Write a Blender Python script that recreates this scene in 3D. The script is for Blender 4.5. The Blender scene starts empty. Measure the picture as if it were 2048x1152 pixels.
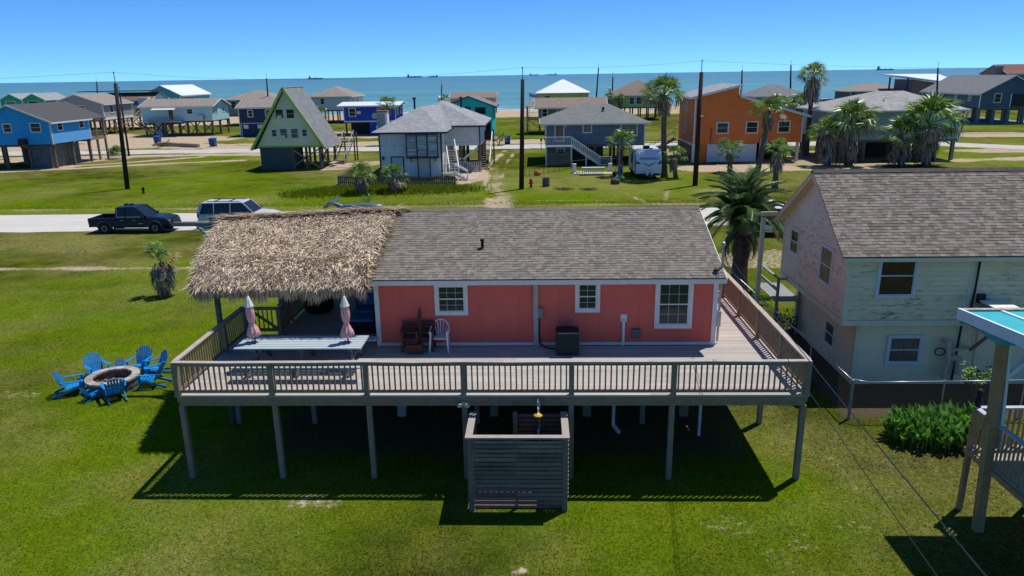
import bpy, math, random
import numpy as np
from mathutils import Vector, Matrix, Euler
random.seed(7)
rng = np.random.default_rng(7)
R_ = math.radians
scene = bpy.context.scene
C = scene.collection

# ------------------------------------------------------------------ camera
CAMH, FPX, PITCH, ROLL, YAW = 10.6, 1460.0, R_(16.27), R_(0.9), R_(2.0)
cy, sy = math.cos(YAW), math.sin(YAW)
fw = Vector((-sy*math.cos(PITCH), cy*math.cos(PITCH), -math.sin(PITCH)))
rt = Vector((cy, sy, 0)); up = rt.cross(fw)
rt2 = math.cos(ROLL)*rt - math.sin(ROLL)*up
up2 = math.cos(ROLL)*up + math.sin(ROLL)*rt
cam = bpy.data.cameras.new('camera'); co = bpy.data.objects.new('camera', cam); C.objects.link(co)
M3 = Matrix((rt2, up2, -fw)).transposed()
co.matrix_world = Matrix.Translation((0, 0, CAMH)) @ M3.to_4x4()
cam.sensor_width = 36; cam.lens = FPX/2048*36; cam.clip_start = 0.2; cam.clip_end = 90000
scene.camera = co

# ------------------------------------------------------------------ light
SUN = Vector((.32, .27, 1)).normalized()
world = bpy.data.worlds.new("World"); scene.world = world; world.use_nodes = True
wn = world.node_tree; wn.nodes.clear()
out = wn.nodes.new('ShaderNodeOutputWorld'); bg = wn.nodes.new('ShaderNodeBackground'); sk = wn.nodes.new('ShaderNodeTexSky')
sk.sky_type = 'NISHITA'; sk.sun_disc = False
sk.sun_elevation = math.asin(SUN.z); sk.sun_rotation = math.atan2(SUN.x, SUN.y)
sk.air_density = 0.3; sk.dust_density = 0.0; sk.ozone_density = 2.2; sk.altitude = 0
hs = wn.nodes.new('ShaderNodeHueSaturation'); hs.inputs['Saturation'].default_value = 1.04; hs.inputs['Hue'].default_value = 0.5
bg.inputs['Strength'].default_value = 0.145
ga = wn.nodes.new('ShaderNodeGamma'); ga.inputs['Gamma'].default_value = .75; sc_ = wn.nodes.new('ShaderNodeVectorMath'); sc_.operation = 'MULTIPLY'; sc_.inputs[1].default_value = tuple(1.46*q for q in (.44, .78, 1.14))
wn.links.new(sk.outputs[0], ga.inputs['Color']); wn.links.new(ga.outputs[0], sc_.inputs[0]); wn.links.new(sc_.outputs[0], hs.inputs['Color']); wn.links.new(hs.outputs[0], bg.inputs[0]); wn.links.new(bg.outputs[0], out.inputs[0])
sl = bpy.data.lights.new('sun', 'SUN'); so = bpy.data.objects.new('sun', sl); C.objects.link(so)
sl.energy = 3.95; sl.angle = R_(0.5); sl.color = (1.0, .95, .87)
so.rotation_euler = SUN.to_track_quat('Z', 'Y').to_euler()
vs = scene.view_settings; vs.view_transform = 'Standard'; vs.look = 'None'; vs.exposure = 0.27; vs.gamma = 1; vs.use_curve_mapping = False
scene.cycles.max_bounces = 6

# ------------------------------------------------------------------ materials
_m = {}
def mk(name, col, rough=.85, var=.18, scale=3., bump=0., bscale=30., spec=.3, metal=0., lines=None, island=0., objr=0., col2=None, stain=None, emis=None, trans=0., stretch=None):
    """col: base colour; col2: second colour mixed by noise; lines=(pitch,dark) grooves along z; island/objr: random lightness"""
    if name in _m: return _m[name]
    m = bpy.data.materials.new(name); m.use_nodes = True; nt = m.node_tree; N = nt.nodes; L = nt.links
    b = N['Principled BSDF']; b.inputs['Roughness'].default_value = rough; b.inputs['Metallic'].default_value = metal
    b.inputs['Specular IOR Level'].default_value = spec
    geo = N.new('ShaderNodeNewGeometry'); pos = geo.outputs['Position']
    src = pos
    if stretch:
        mp = N.new('ShaderNodeMapping'); mp.inputs['Scale'].default_value = stretch; L.new(pos, mp.inputs['Vector']); src = mp.outputs[0]
    nz = N.new('ShaderNodeTexNoise'); nz.inputs['Scale'].default_value = scale; nz.inputs['Detail'].default_value = 6; nz.inputs['Roughness'].default_value = .65
    L.new(src, nz.inputs['Vector'])
    c2 = col2 or tuple(min(1, c*(1+var)) for c in col); c1 = col if col2 else tuple(c*(1-var) for c in col)
    rp = N.new('ShaderNodeValToRGB'); rp.color_ramp.elements[0].position = .3; rp.color_ramp.elements[1].position = .7
    rp.color_ramp.elements[0].color = (*c1, 1); rp.color_ramp.elements[1].color = (*c2, 1)
    L.new(nz.outputs['Fac'], rp.inputs['Fac']); cur = rp.outputs['Color']
    def mul(cur, fac_out, lo, hi):
        mr = N.new('ShaderNodeMapRange'); mr.inputs['To Min'].default_value = lo; mr.inputs['To Max'].default_value = hi
        L.new(fac_out, mr.inputs['Value'])
        vm = N.new('ShaderNodeVectorMath'); vm.operation = 'SCALE'; L.new(cur, vm.inputs[0]); L.new(mr.outputs[0], vm.inputs['Scale'])
        return vm.outputs[0]
    if island: cur = mul(cur, geo.outputs['Random Per Island'], 1-island, 1+island)
    if objr:
        oi = N.new('ShaderNodeObjectInfo'); cur = mul(cur, oi.outputs['Random'], 1-objr, 1+objr)
    hgt = None
    if lines:
        sx = N.new('ShaderNodeSeparateXYZ'); L.new(pos, sx.inputs[0])
        axis = lines[2] if len(lines) > 2 else 'Z'
        d = N.new('ShaderNodeMath'); d.operation = 'DIVIDE'; d.inputs[1].default_value = lines[0]; 
        if axis == 'XY':
            ad = N.new('ShaderNodeMath'); ad.operation = 'ADD'; L.new(sx.outputs['X'], ad.inputs[0]); L.new(sx.outputs['Y'], ad.inputs[1]); L.new(ad.outputs[0], d.inputs[0])
        else: L.new(sx.outputs[axis], d.inputs[0])
        fr = N.new('ShaderNodeMath'); fr.operation = 'FRACT'; L.new(d.outputs[0], fr.inputs[0])
        lt = N.new('ShaderNodeMapRange'); lt.inputs['From Max'].default_value = .16; lt.inputs['To Min'].default_value = 1-lines[1]; lt.inputs['To Max'].default_value = 1
        L.new(fr.outputs[0], lt.inputs['Value'])
        vm = N.new('ShaderNodeVectorMath'); vm.operation = 'SCALE'; L.new(cur, vm.inputs[0]); L.new(lt.outputs[0], vm.inputs['Scale']); cur = vm.outputs[0]
        hgt = fr.outputs[0]
    if stain:   # (colour, threshold, scale, stretch, zlo, zhi) mildew
        sc_, th, ss, st, zl, zh = stain
        mp2 = N.new('ShaderNodeMapping'); mp2.inputs['Scale'].default_value = st; L.new(pos, mp2.inputs['Vector'])
        n2 = N.new('ShaderNodeTexNoise'); n2.inputs['Scale'].default_value = ss; n2.inputs['Detail'].default_value = 5; n2.inputs['Roughness'].default_value = .7; L.new(mp2.outputs[0], n2.inputs['Vector'])
        n3 = N.new('ShaderNodeTexNoise'); n3.inputs['Scale'].default_value = .55; n3.inputs['Detail'].default_value = 2; L.new(pos, n3.inputs['Vector'])
        a = N.new('ShaderNodeMapRange'); a.inputs['From Min'].default_value = th; a.inputs['From Max'].default_value = th+.14; L.new(n2.outputs['Fac'], a.inputs['Value'])
        bq = N.new('ShaderNodeMapRange'); bq.inputs['From Min'].default_value = .42; bq.inputs['From Max'].default_value = .6; L.new(n3.outputs['Fac'], bq.inputs['Value'])
        s2 = N.new('ShaderNodeSeparateXYZ'); L.new(pos, s2.inputs[0])
        cz = N.new('ShaderNodeMapRange'); cz.inputs['From Min'].default_value = zh; cz.inputs['From Max'].default_value = zl; cz.inputs['To Min'].default_value = .25; L.new(s2.outputs['Z'], cz.inputs['Value'])
        m1 = N.new('ShaderNodeMath'); m1.operation = 'MULTIPLY'; L.new(a.outputs[0], m1.inputs[0]); L.new(bq.outputs[0], m1.inputs[1])
        m2 = N.new('ShaderNodeMath'); m2.operation = 'MULTIPLY'; L.new(m1.outputs[0], m2.inputs[0]); L.new(cz.outputs[0], m2.inputs[1])
        mx = N.new('ShaderNodeMix'); mx.data_type = 'RGBA'; L.new(m2.outputs[0], mx.inputs[0]); L.new(cur, mx.inputs[6]); mx.inputs[7].default_value = (*sc_, 1); cur = mx.outputs[2]
    L.new(cur, b.inputs['Base Color'])
    if bump:
        n4 = N.new('ShaderNodeTexNoise'); n4.inputs['Scale'].default_value = bscale; n4.inputs['Detail'].default_value = 4; L.new(src, n4.inputs['Vector'])
        bp_ = N.new('ShaderNodeBump'); bp_.inputs['Strength'].default_value = bump; bp_.inputs['Distance'].default_value = .02
        L.new(n4.outputs['Fac'], bp_.inputs['Height']); L.new(bp_.outputs[0], b.inputs['Normal'])
    if trans:
        tr = N.new('ShaderNodeBsdfTranslucent'); L.new(cur, tr.inputs['Color'])
        ms = N.new('ShaderNodeMixShader'); ms.inputs[0].default_value = trans
        L.new(b.outputs[0], ms.inputs[1]); L.new(tr.outputs[0], ms.inputs[2]); L.new(ms.outputs[0], N['Material Output'].inputs[0])
    _m[name] = m; return m

white = mk('white_paint', (.70, .70, .67), .6, .08, 6)
trimgrey = mk('pale_trim', (.55, .56, .55), .6, .08, 6)
glass = mk('window_glass', (.012, .017, .018), .06, .3, 1.2, spec=.5)
glassb = mk('window_glass_curtained', (.10, .11, .105), .15, .5, 2.5, spec=.5, stretch=(3, 3, .5))
glassc = mk('window_glass_dim', (.03, .045, .055), .08, .4, 1.5, spec=.6)
glassg = mk('window_glass_blinds', (.016, .036, .030), .1, .25, 3, spec=.45, lines=(.05, .5))
dwood = mk('deck_rail_wood', (.27, .20, .13), .75, .18, 5, .15, 60)
capwood = mk('rail_cap_wood', (.38, .335, .30), .7, .15, 4, .1, 40)
boardm = mk('deck_board_wood', (.40, .365, .33), .75, .12, 3, .2, 60, objr=.13, stretch=(.6, 8, 8))
postm = mk('deck_post_wood', (.25, .20, .145), .8, .15, 4, .2, 40)
coral = mk('coral_paint', (.66, .135, .10), .75, .06, .8, .08, 14, lines=(1.22, .06, 'XY'))
shing = mk('grey_brown_shingle', (.185, .163, .140), .95, .1, 2.2, .3, 80, island=.26)
shingr = mk('brown_shingle', (.20, .17, .145), .95, .08, 2, .3, 80, island=.34)
shbase = mk('shingle_shadow_course', (.075, .062, .055), .95, .15, 8)
darkm = mk('dark_metal_and_shade', (.02, .02, .022), .5, .2, 8)  # near-black for metal parts; also paints the shade blocks under houses
blackm = mk('black_plastic', (.012, .012, .013), .6, .2, 8)
steel = mk('galvanised_steel', (.42, .43, .43), .4, .12, 10, metal=.6)
pile = mk('weathered_piling', (.15, .115, .085), .9, .3, 3)
tanw = mk('new_tan_lumber', (.42, .30, .18), .8, .15, 4)
greyw = mk('weathered_grey_board', (.20, .185, .17), .9, .25, 5, .2, 40, lines=(.16, .5, 'XY'))
rubber = mk('tyre_rubber', (.012, .012, .012), .8, .2, 10)
conc = mk('pale_concrete', (.42, .38, .34), .9, .12, 1.5, .1, 30)
bark = mk('palm_bark', (.14, .105, .08), .95, .35, 9, .6, 20, lines=(.11, .45))
leaf = mk('palm_leaf_green', (.14, .235, .045), .35, .3, 2, island=.45, objr=.3, spec=.5, trans=.35)
leafy = mk('palm_leaf_yellow', (.35, .27, .10), .7, .2, 2, island=.3, trans=.2)
dead = mk('dead_frond', (.27, .21, .16), .95, .25, 4, island=.5)
dateleaf = mk('date_palm_leaf', (.12, .205, .065), .35, .3, 2, island=.4, objr=.25, spec=.5, trans=.3)

# ------------------------------------------------------------------ helpers
W = {}
def worg(o): return W.get(o.name, Vector((0, 0, 0)))
def tag(o, label=None, cat=None, group=None, kind=None):
    if label: o['label'] = label
    if cat: o['category'] = cat
    if group: o['group'] = group
    if kind: o['kind'] = kind
    return o
def T(name, label, cat, loc, group=None):
    o = bpy.data.objects.new(name, None); C.objects.link(o); o.location = loc; o.empty_display_size = .3
    W[o.name] = Vector(loc); return tag(o, label, cat, group)
class B:
    def __init__(s): s.v = []; s.f = []
    def add(s, vs, fs):
        n = len(s.v); s.v += [tuple(v) for v in vs]; s.f += [tuple(i+n for i in f) for f in fs]; return s
    def box(s, x0, x1, y0, y1, z0, z1):
        if x0 > x1: x0, x1 = x1, x0
        if y0 > y1: y0, y1 = y1, y0
        if z0 > z1: z0, z1 = z1, z0
        return s.add([(x0,y0,z0),(x1,y0,z0),(x1,y1,z0),(x0,y1,z0),(x0,y0,z1),(x1,y0,z1),(x1,y1,z1),(x0,y1,z1)],
                     [(0,3,2,1),(4,5,6,7),(0,1,5,4),(1,2,6,5),(2,3,7,6),(3,0,4,7)])
    def beam(s, p, q, w, h, upv=(0,0,1)):
        p = Vector(p); q = Vector(q); d = (q-p).normalized(); u = Vector(upv)
        if abs(d.dot(u)) > .98: u = Vector((0,1,0))
        r = d.cross(u).normalized()*w/2; u = r.cross(d).normalized()*h/2
        return s.add([p-r-u, p+r-u, p+r+u, p-r+u, q-r-u, q+r-u, q+r+u, q-r+u],
                     [(3,2,1,0),(4,5,6,7),(0,1,5,4),(1,2,6,5),(2,3,7,6),(3,0,4,7)])
    def cyl(s, p, q, r0, r1=None, n=10, cap=True):
        r1 = r0 if r1 is None else r1
        p = Vector(p); q = Vector(q); d = (q-p).normalized(); u = Vector((0,0,1)) if abs(d.z) < .9 else Vector((1,0,0))
        a = d.cross(u).normalized(); b = d.cross(a)
        vs = []
        for c, r in ((p, r0), (q, r1)):
            for i in range(n):
                t = 2*math.pi*i/n; vs.append(c + a*(r*math.cos(t)) + b*(r*math.sin(t)))
        fs = [(i, (i+1) % n, n+(i+1) % n, n+i) for i in range(n)]
        if cap: fs += [tuple(range(n-1, -1, -1)), tuple(range(n, 2*n))]
        return s.add(vs, fs)
    def tube(s, pts, r, n=6):
        for a, b in zip(pts[:-1], pts[1:]): s.cyl(a, b, r, r, n)
        return s
    def lathe(s, c, prof, n=16, sx=1, sy=1):
        c = Vector(c); vs = []; m = len(prof)
        for r, z in prof:
            for i in range(n):
                t = 2*math.pi*i/n; vs.append(c+Vector((r*sx*math.cos(t), r*sy*math.sin(t), z)))
        fs = [(j*n+i, j*n+(i+1) % n, (j+1)*n+(i+1) % n, (j+1)*n+i) for j in range(m-1) for i in range(n)]
        fs += [tuple(range(n-1, -1, -1)), tuple(range((m-1)*n, m*n))]
        return s.add(vs, fs)
    def slab(s, poly, d):
        d = Vector(d); poly = [Vector(p) for p in poly]; n = len(poly)
        vs = poly + [p+d for p in poly]
        return s.add(vs, [tuple(range(n)), tuple(range(2*n-1, n-1, -1))] + [(i+n, (i+1) % n+n, (i+1) % n, i) for i in range(n)])
    def mesh(s, name, off=(0,0,0)):
        me = bpy.data.meshes.new(name); o = Vector(off)
        me.from_pydata([(v[0]-o.x, v[1]-o.y, v[2]-o.z) for v in s.v], [], s.f); me.update(); return me
    def obj(s, name, mat, parent=None, label=None, cat=None, group=None, kind=None, smooth=False, bevel=0):
        if parent is None:
            a = np.array(s.v); off = Vector(((a[:,0].min()+a[:,0].max())/2, (a[:,1].min()+a[:,1].max())/2, a[:,2].min()))
            if kind == 'structure': off = Vector((0,0,0))
        else: off = worg(parent)
        me = s.mesh(name, off); me.materials.append(mat)
        o = bpy.data.objects.new(name, me); C.objects.link(o)
        if parent is None: o.location = off
        else: o.parent = parent
        W[o.name] = off
        if smooth:
            for p in me.polygons: p.use_smooth = True
        if bevel:
            md = o.modifiers.new('bevel', 'BEVEL'); md.width = bevel; md.segments = 2; md.limit_method = 'ANGLE'
        return tag(o, label, cat, group, kind)
_ub = {}
def bp(name, parent, mat, x0, x1, y0, y1, z0, z1, rot=None):
    """box-shaped piece sharing one unit mesh per material"""
    k = mat.name
    if k not in _ub:
        me = B().box(-.5,.5,-.5,.5,-.5,.5).mesh('unit_block'); me.materials.append(mat); _ub[k] = me
    o = bpy.data.objects.new(name, _ub[k]); C.objects.link(o); o.parent = parent
    o.location = Vector(((x0+x1)/2, (y0+y1)/2, (z0+z1)/2)) - worg(parent); o.scale = (abs(x1-x0), abs(y1-y0), abs(z1-z0))
    if rot: o.rotation_euler = rot
    W[o.name] = worg(parent); return o
def inst(name, me, parent, loc, rot=(0,0,0), scale=1.):
    o = bpy.data.objects.new(name, me); C.objects.link(o); o.parent = parent
    o.location = Vector(loc) - (worg(parent) if parent else Vector((0,0,0))); o.rotation_euler = rot
    o.scale = (scale,)*3 if not hasattr(scale, '__len__') else scale
    return o
def copy_tree(o, parent=None):
    c = o.copy(); C.objects.link(c); c.parent = parent
    for ch in list(o.children): copy_tree(ch, c)
    return c

# ------------------------------------------------------------------ noise for ground masks
def vnoise(x, y, s, seed=0):
    x = np.asarray(x)/s+seed*17.3; y = np.asarray(y)/s+seed*9.1
    xi = np.floor(x).astype(np.int64); yi = np.floor(y).astype(np.int64); fx = x-xi; fy = y-yi
    fx = fx*fx*(3-2*fx); fy = fy*fy*(3-2*fy)
    def h(a, b):
        n = (a*374761393 + b*668265263 + seed*1442695) & 0xffffffff
        n = ((n ^ (n >> 13))*1274126177) & 0xffffffff
        return ((n ^ (n >> 16)) & 0xffff)/65535.
    return (h(xi,yi)*(1-fx)+h(xi+1,yi)*fx)*(1-fy)+(h(xi,yi+1)*(1-fx)+h(xi+1,yi+1)*fx)*fy
def fbm(x, y, s, seed=0, o=4):
    r = 0; a = 1; t = 0
    for i in range(o): r = r+a*vnoise(x, y, s/2**i, seed+i); t += a; a *= .55
    return r/t
def sm(a, b, x): t = np.clip((x-a)/(b-a), 0, 1); return t*t*(3-2*t)
def seg(x, y, pts):
    d = np.full(np.shape(x), 1e9)
    for (ax, ay), (bx, by) in zip(pts[:-1], pts[1:]):
        L2 = (bx-ax)**2+(by-ay)**2; t = np.clip(((x-ax)*(bx-ax)+(y-ay)*(by-ay))/L2, 0, 1)
        d = np.minimum(d, np.hypot(x-ax-t*(bx-ax), y-ay-t*(by-ay)))
    return d
def coast(x): return 243+.2*np.clip(x, -150, 400)
def masks(x, y):
    n1 = fbm(x, y, 3.2, 1); n2 = fbm(x, y, 9., 5); n3 = fbm(x, y, .9, 9); n4 = fbm(x, y, 26., 12)
    e = (n1-.5)*2.2+(n3-.5)*.9
    sand = np.zeros(np.shape(x))
    def strip(pts, w, soft=.5, k=1., lo=0.):
        nonlocal sand
        sand = np.maximum(sand, k*sm(w+soft, w-soft, seg(x, y, pts)+e*min(w, 1.6)*.9+lo))
    def blob(cx, cy_, rx, ry, k=1.):
        nonlocal sand
        d = np.hypot((x-cx)/rx, (y-cy_)/ry); sand = np.maximum(sand, k*sm(1.15, .8, d+e*.35))
    strip([(-95, 41.1), (-60, 41.0), (-12, 40.9)], .5, .6, .62)
    strip([(-95, 61.2), (60, 61.2)], .7, .9, .5)
    # two-rut drive between the houses
    strip([(-3.6, 61), (-4.6, 68), (-5.2, 76), (-5.6, 92), (-4.5, 108)], .55, .5, .8, .3)
    strip([(-2.2, 61), (-3.2, 68), (-3.8, 76), (-3.6, 92), (-2.9, 108)], .5, .5, .75, .35)
    strip([(-2.6, 58), (-3.0, 64), (-4.2, 74)], 1.2, 1.5, .6); strip([(-4.2, 74), (-4.7, 90)], .6, .9, .5); strip([(-90, 105.5), (-66, 106), (-40, 107.5)], 1.6, 1.2, .8); strip([(-30, 118.5), (30, 119.5)], 1.2, .9, .6)
    blob(-7.2, 83, 2.0, 8, .9)
    strip([(-83, 84), (-62, 90.5), (-52, 95), (-40, 99)], .9, .8, .95)
    strip([(-70, 88), (-58, 96), (-48, 104)], 1.1, .9, .8)
    blob(-68, 103, 10, 4.5, .85); blob(-52, 121, 14, 5, .95); blob(-70, 135, 14, 14, .95); blob(-78, 122, 18, 6, .9); blob(-38, 106.5, 14, 1.8, .6)
    blob(-88, 140, 14, 12, .8); blob(-45, 135, 9, 4, .5)
    blob(-27, 122, 7, 5, .75); blob(-8, 128, 4, 9, .8); blob(-2, 123, 5, 4, .8); blob(-12, 121, 6, 4, .9); blob(-36, 143, 12, 10, .85); blob(-22, 93, 2.5, 4, .6)
    blob(-24.5, 89.5, 2.3, 3.2, .7)
    blob(24, 84.5, 8.5, 3.6, 1.); blob(34, 84, 5, 2.3, .7); blob(31, 90, 8, 5, .55); blob(18, 100, 3, 8, .6)
    strip([(9.3, 62), (8.2, 67.5)], .4, .4, .6); strip([(11.2, 63), (12.4, 69)], .35, .4, .55); strip([(0, 63.6), (7, 63.4)], .3, .3, .5); blob(19, 68, 5, 2.5, .4)
    strip([(36, 85), (50, 89.5), (66, 91)], 1.5, 1.2, .75)
    blob(62, 100, 8, 3, .7); blob(76, 124, 12, 5, .85); blob(40, 96, 10, 6, .6); blob(52, 135, 10, 8, .5)
    blob(46, 150, 16, 26, .55)
    # yard bare spots
    for (cx, cy_, rx, ry, k) in ((-5.9, 16.5, 1.0, .45, .46), (-.4, 13.9, .3, .16, .8), (5.4, 14.2, .5, .6, .36), (4.6, 15.6, .9, .5, .36), (7.6, 15.6, .7, .45, .36), (6.2, 15.0, .5, .5, .36), (-18.5, 23.2, 1.3, .5, .4), (-10.4, 31.2, .4, .25, .6), (9.2, 16.9, .5, .3, .36), (3.9, 12.9, .9, .35, .35), (-9, 14, 2.5, .6, .3), (8.4, 18, .4, 1.2, .4), (9.9, 16.2, .5, .2, .36)):
        blob(cx, cy_, rx, ry, k)
    blob(15, 42, 6, 2.2, .5)
    sand = np.maximum(sand, sm(-52, -42, y-coast(x)+(n2-.5)*14))
    # bare earth below the house
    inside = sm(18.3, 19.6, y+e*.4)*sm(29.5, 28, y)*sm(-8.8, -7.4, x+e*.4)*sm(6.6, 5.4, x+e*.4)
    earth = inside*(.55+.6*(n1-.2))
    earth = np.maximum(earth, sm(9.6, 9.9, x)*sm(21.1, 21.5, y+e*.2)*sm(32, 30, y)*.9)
    lush = .44+(n4-.5)*2.0+(n2-.5)*1.9+(n1-.5)*.7+(n3-.5)*.35
    ca, sa_ = math.cos(.62), math.sin(.62); u_ = x*ca+y*sa_+1.6*vnoise(x, y, 12, 61); v_ = -x*sa_+y*ca+2.5*vnoise(x, y, 14, 62)
    stk = fbm(u_/7., v_, 1.1, 63, 3)-.5; lush = lush+stk*.8*sm(-6, -12, x)*sm(46, 40, y)+stk*.3
    stk2 = fbm(x/9., y+.02*x, 1.3, 66, 3)-.5; lush = lush+stk2*.7*sm(60, 64, y)
    lush = lush+.5*sm(15, 6, np.hypot(x-4, (y-77)*.8))+.55*sm(2.6, 1.2, seg(x, y, [(-24, 66.5), (-16, 70.5), (-6, 70)])+e*.6)+.25*sm(6, 2, seg(x, y, [(-12, 20), (-14, 28), (-30, 30)]))
    lush = lush+.25*sm(11, 8, np.abs(x))*sm(19, 17.4, y)*sm(14, 16.5, y) + .3*sm(9, 11, x)*sm(26, 22, y)-.35*sm(-10, -24, x)*sm(52, 40, y)-.25*sm(61, 50, y)*sm(42, 44, y)-.3*sm(-30, -45, x)*sm(60, 64, y)*sm(100, 90, y)
    dry = np.clip(.18+(fbm(x, y, 6., 21)-.45)*2.6+(n3-.5)*1.0, 0, 1)*np.where(y < 45, .8, 1.)
    dry = dry-stk*.6*sm(-6, -12, x)*sm(46, 40, y)
    dry = dry+.35*sm(44, 46, y)*sm(51, 50, y)*sm(.45, .6, n2)+.4*sm(62, 60.5, y)*sm(58.8, 59.2, y)+.3*sm(14, 20, x)*sm(62, 66, y)*sm(95, 80, y)
    return np.clip(sand, 0, 1), np.clip(dry, 0, 1), np.clip(lush, 0, 1), np.clip(earth, 0, 1)

GB = {}
def ground_material():
    m = bpy.data.materials.new('ground_cover'); m.use_nodes = True; nt = m.node_tree; N = nt.nodes; L = nt.links; b = N['Principled BSDF']
    b.inputs['Roughness'].default_value = 1; b.inputs['Specular IOR Level'].default_value = 0
    at = N.new('ShaderNodeAttribute'); at.attribute_name = 'cover'; se = N.new('ShaderNodeSeparateColor'); L.new(at.outputs['Color'], se.inputs[0])
    geo = N.new('ShaderNodeNewGeometry')
    def noise(s, d=5, r=.65):
        n = N.new('ShaderNodeTexNoise'); n.inputs['Scale'].default_value = s; n.inputs['Detail'].default_value = d; n.inputs['Roughness'].default_value = r; L.new(geo.outputs['Position'], n.inputs['Vector']); return n.outputs['Fac']
    def mix(f, a, c):
        x = N.new('ShaderNodeMix'); x.data_type = 'RGBA'
        if isinstance(f, float): x.inputs[0].default_value = f
        else: L.new(f, x.inputs[0])
        for i, q in ((6, a), (7, c)):
            if isinstance(q, tuple): x.inputs[i].default_value = (*q, 1)
            else: L.new(q, x.inputs[i])
        return x.outputs[2]
    def mr(v, a, c, lo=0, hi=1):
        r = N.new('ShaderNodeMapRange'); r.inputs['From Min'].default_value = a; r.inputs['From Max'].default_value = c; r.inputs['To Min'].default_value = lo; r.inputs['To Max'].default_value = hi; L.new(v, r.inputs['Value']); return r.outputs[0]
    def mth(op, a, c):
        x = N.new('ShaderNodeMath'); x.operation = op
        for i, q in enumerate((a, c)):
            if isinstance(q, (int, float)): x.inputs[i].default_value = q
            else: L.new(q, x.inputs[i])
        return x.outputs[0]
    fine = noise(9, 8, .75); mid = noise(1.6, 6, .7)
    g = mix(se.outputs[2], (.044, .054, .011), (.105, .172, .004))
    g = mix(mr(noise(.55, 5, .6), .4, .62), g, mix(.55, g, (.15, .165, .012)))
    g = mix(mr(mid, .35, .65), mix(.35, g, (.028, .055, .003)), g)
    dryf = mth('MULTIPLY', se.outputs[1], mr(noise(4, 7, .75), .35, .7))
    g = mix(dryf, g, (.26, .215, .095))
    fv = mr(fine, .3, .72, .45, 1.55)
    vm = N.new('ShaderNodeVectorMath'); vm.operation = 'SCALE'; L.new(g, vm.inputs[0]); L.new(fv, vm.inputs['Scale'])
    sandc = mix(mr(noise(2.5, 6), .35, .7), (.30, .225, .145), (.54, .44, .33))
    sf = mr(mth('ADD', se.outputs[0], mth('MULTIPLY', mth('SUBTRACT', noise(5, 7, .8), .5), 1.3)), .38, .62)
    sf = mth('MULTIPLY', sf, mr(se.outputs[0], .04, .2))
    c = mix(sf, vm.outputs[0], sandc)
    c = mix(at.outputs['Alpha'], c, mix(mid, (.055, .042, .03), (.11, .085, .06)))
    L.new(c, b.inputs['Base Color'])
    bm = N.new('ShaderNodeBump'); bm.inputs['Strength'].default_value = .8; bm.inputs['Distance'].default_value = .06; L.new(fine, bm.inputs['Height']); L.new(bm.outputs[0], b.inputs['Normal'])
    return m

def grid_axis(parts):
    a = []
    for lo, hi, st in parts: a += list(np.arange(lo, hi, st))
    a.append(parts[-1][1]); return np.array(a)
gx = grid_axis([(-6000, -400, 800), (-400, -130, 30), (-130, -60, 1.0), (-60, 60, .4), (60, 140, 1.), (140, 440, 30), (440, 6000, 800)])
gy = grid_axis([(-3000, -20, 500), (-20, 11, 4), (11, 46, .28), (46, 100, .45), (100, 160, .8), (160, 236, 3), (236, 340, 2)])
X, Y = np.meshgrid(gx, gy)
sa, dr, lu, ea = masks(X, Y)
bx_ = coast(X)
Z = -1.6*sm(-8, 6, Y-bx_) + .35*sm(-40, -20, Y-bx_)*sm(-4, -18, Y-bx_)
near_z = (vnoise(X, Y, 2.4, 31)-.5)*.03*sm(45, 60, Y)
Z = Z + near_z*(Y > 62)*.5
def grid_mesh(name, X, Y, Z, mat, cover=None, kind='structure'):
    ny, nx = X.shape; me = bpy.data.meshes.new(name)
    co_ = np.stack([X, Y, Z], -1).reshape(-1, 3).astype(np.float32)
    me.vertices.add(len(co_)); me.vertices.foreach_set('co', co_.ravel())
    i = np.arange(ny-1)[:, None]*nx+np.arange(nx-1)[None]
    q = np.stack([i, i+1, i+nx+1, i+nx], -1).reshape(-1, 4).astype(np.int32)
    me.loops.add(q.size); me.loops.foreach_set('vertex_index', q.ravel())
    me.polygons.add(len(q)); me.polygons.foreach_set('loop_start', np.arange(0, q.size, 4, dtype=np.int32)); me.polygons.foreach_set('loop_total', np.full(len(q), 4, np.int32))
    me.update(calc_edges=True)
    if cover is not None:
        at = me.color_attributes.new('cover', 'FLOAT_COLOR', 'POINT'); at.data.foreach_set('color', cover.astype(np.float32).ravel())
    me.materials.append(mat); o = bpy.data.objects.new(name, me); C.objects.link(o); o['kind'] = kind; return o
gmat = ground_material()
grid_mesh('ground', X, Y, Z, gmat, np.stack([sa, dr, lu, ea], -1))

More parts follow.
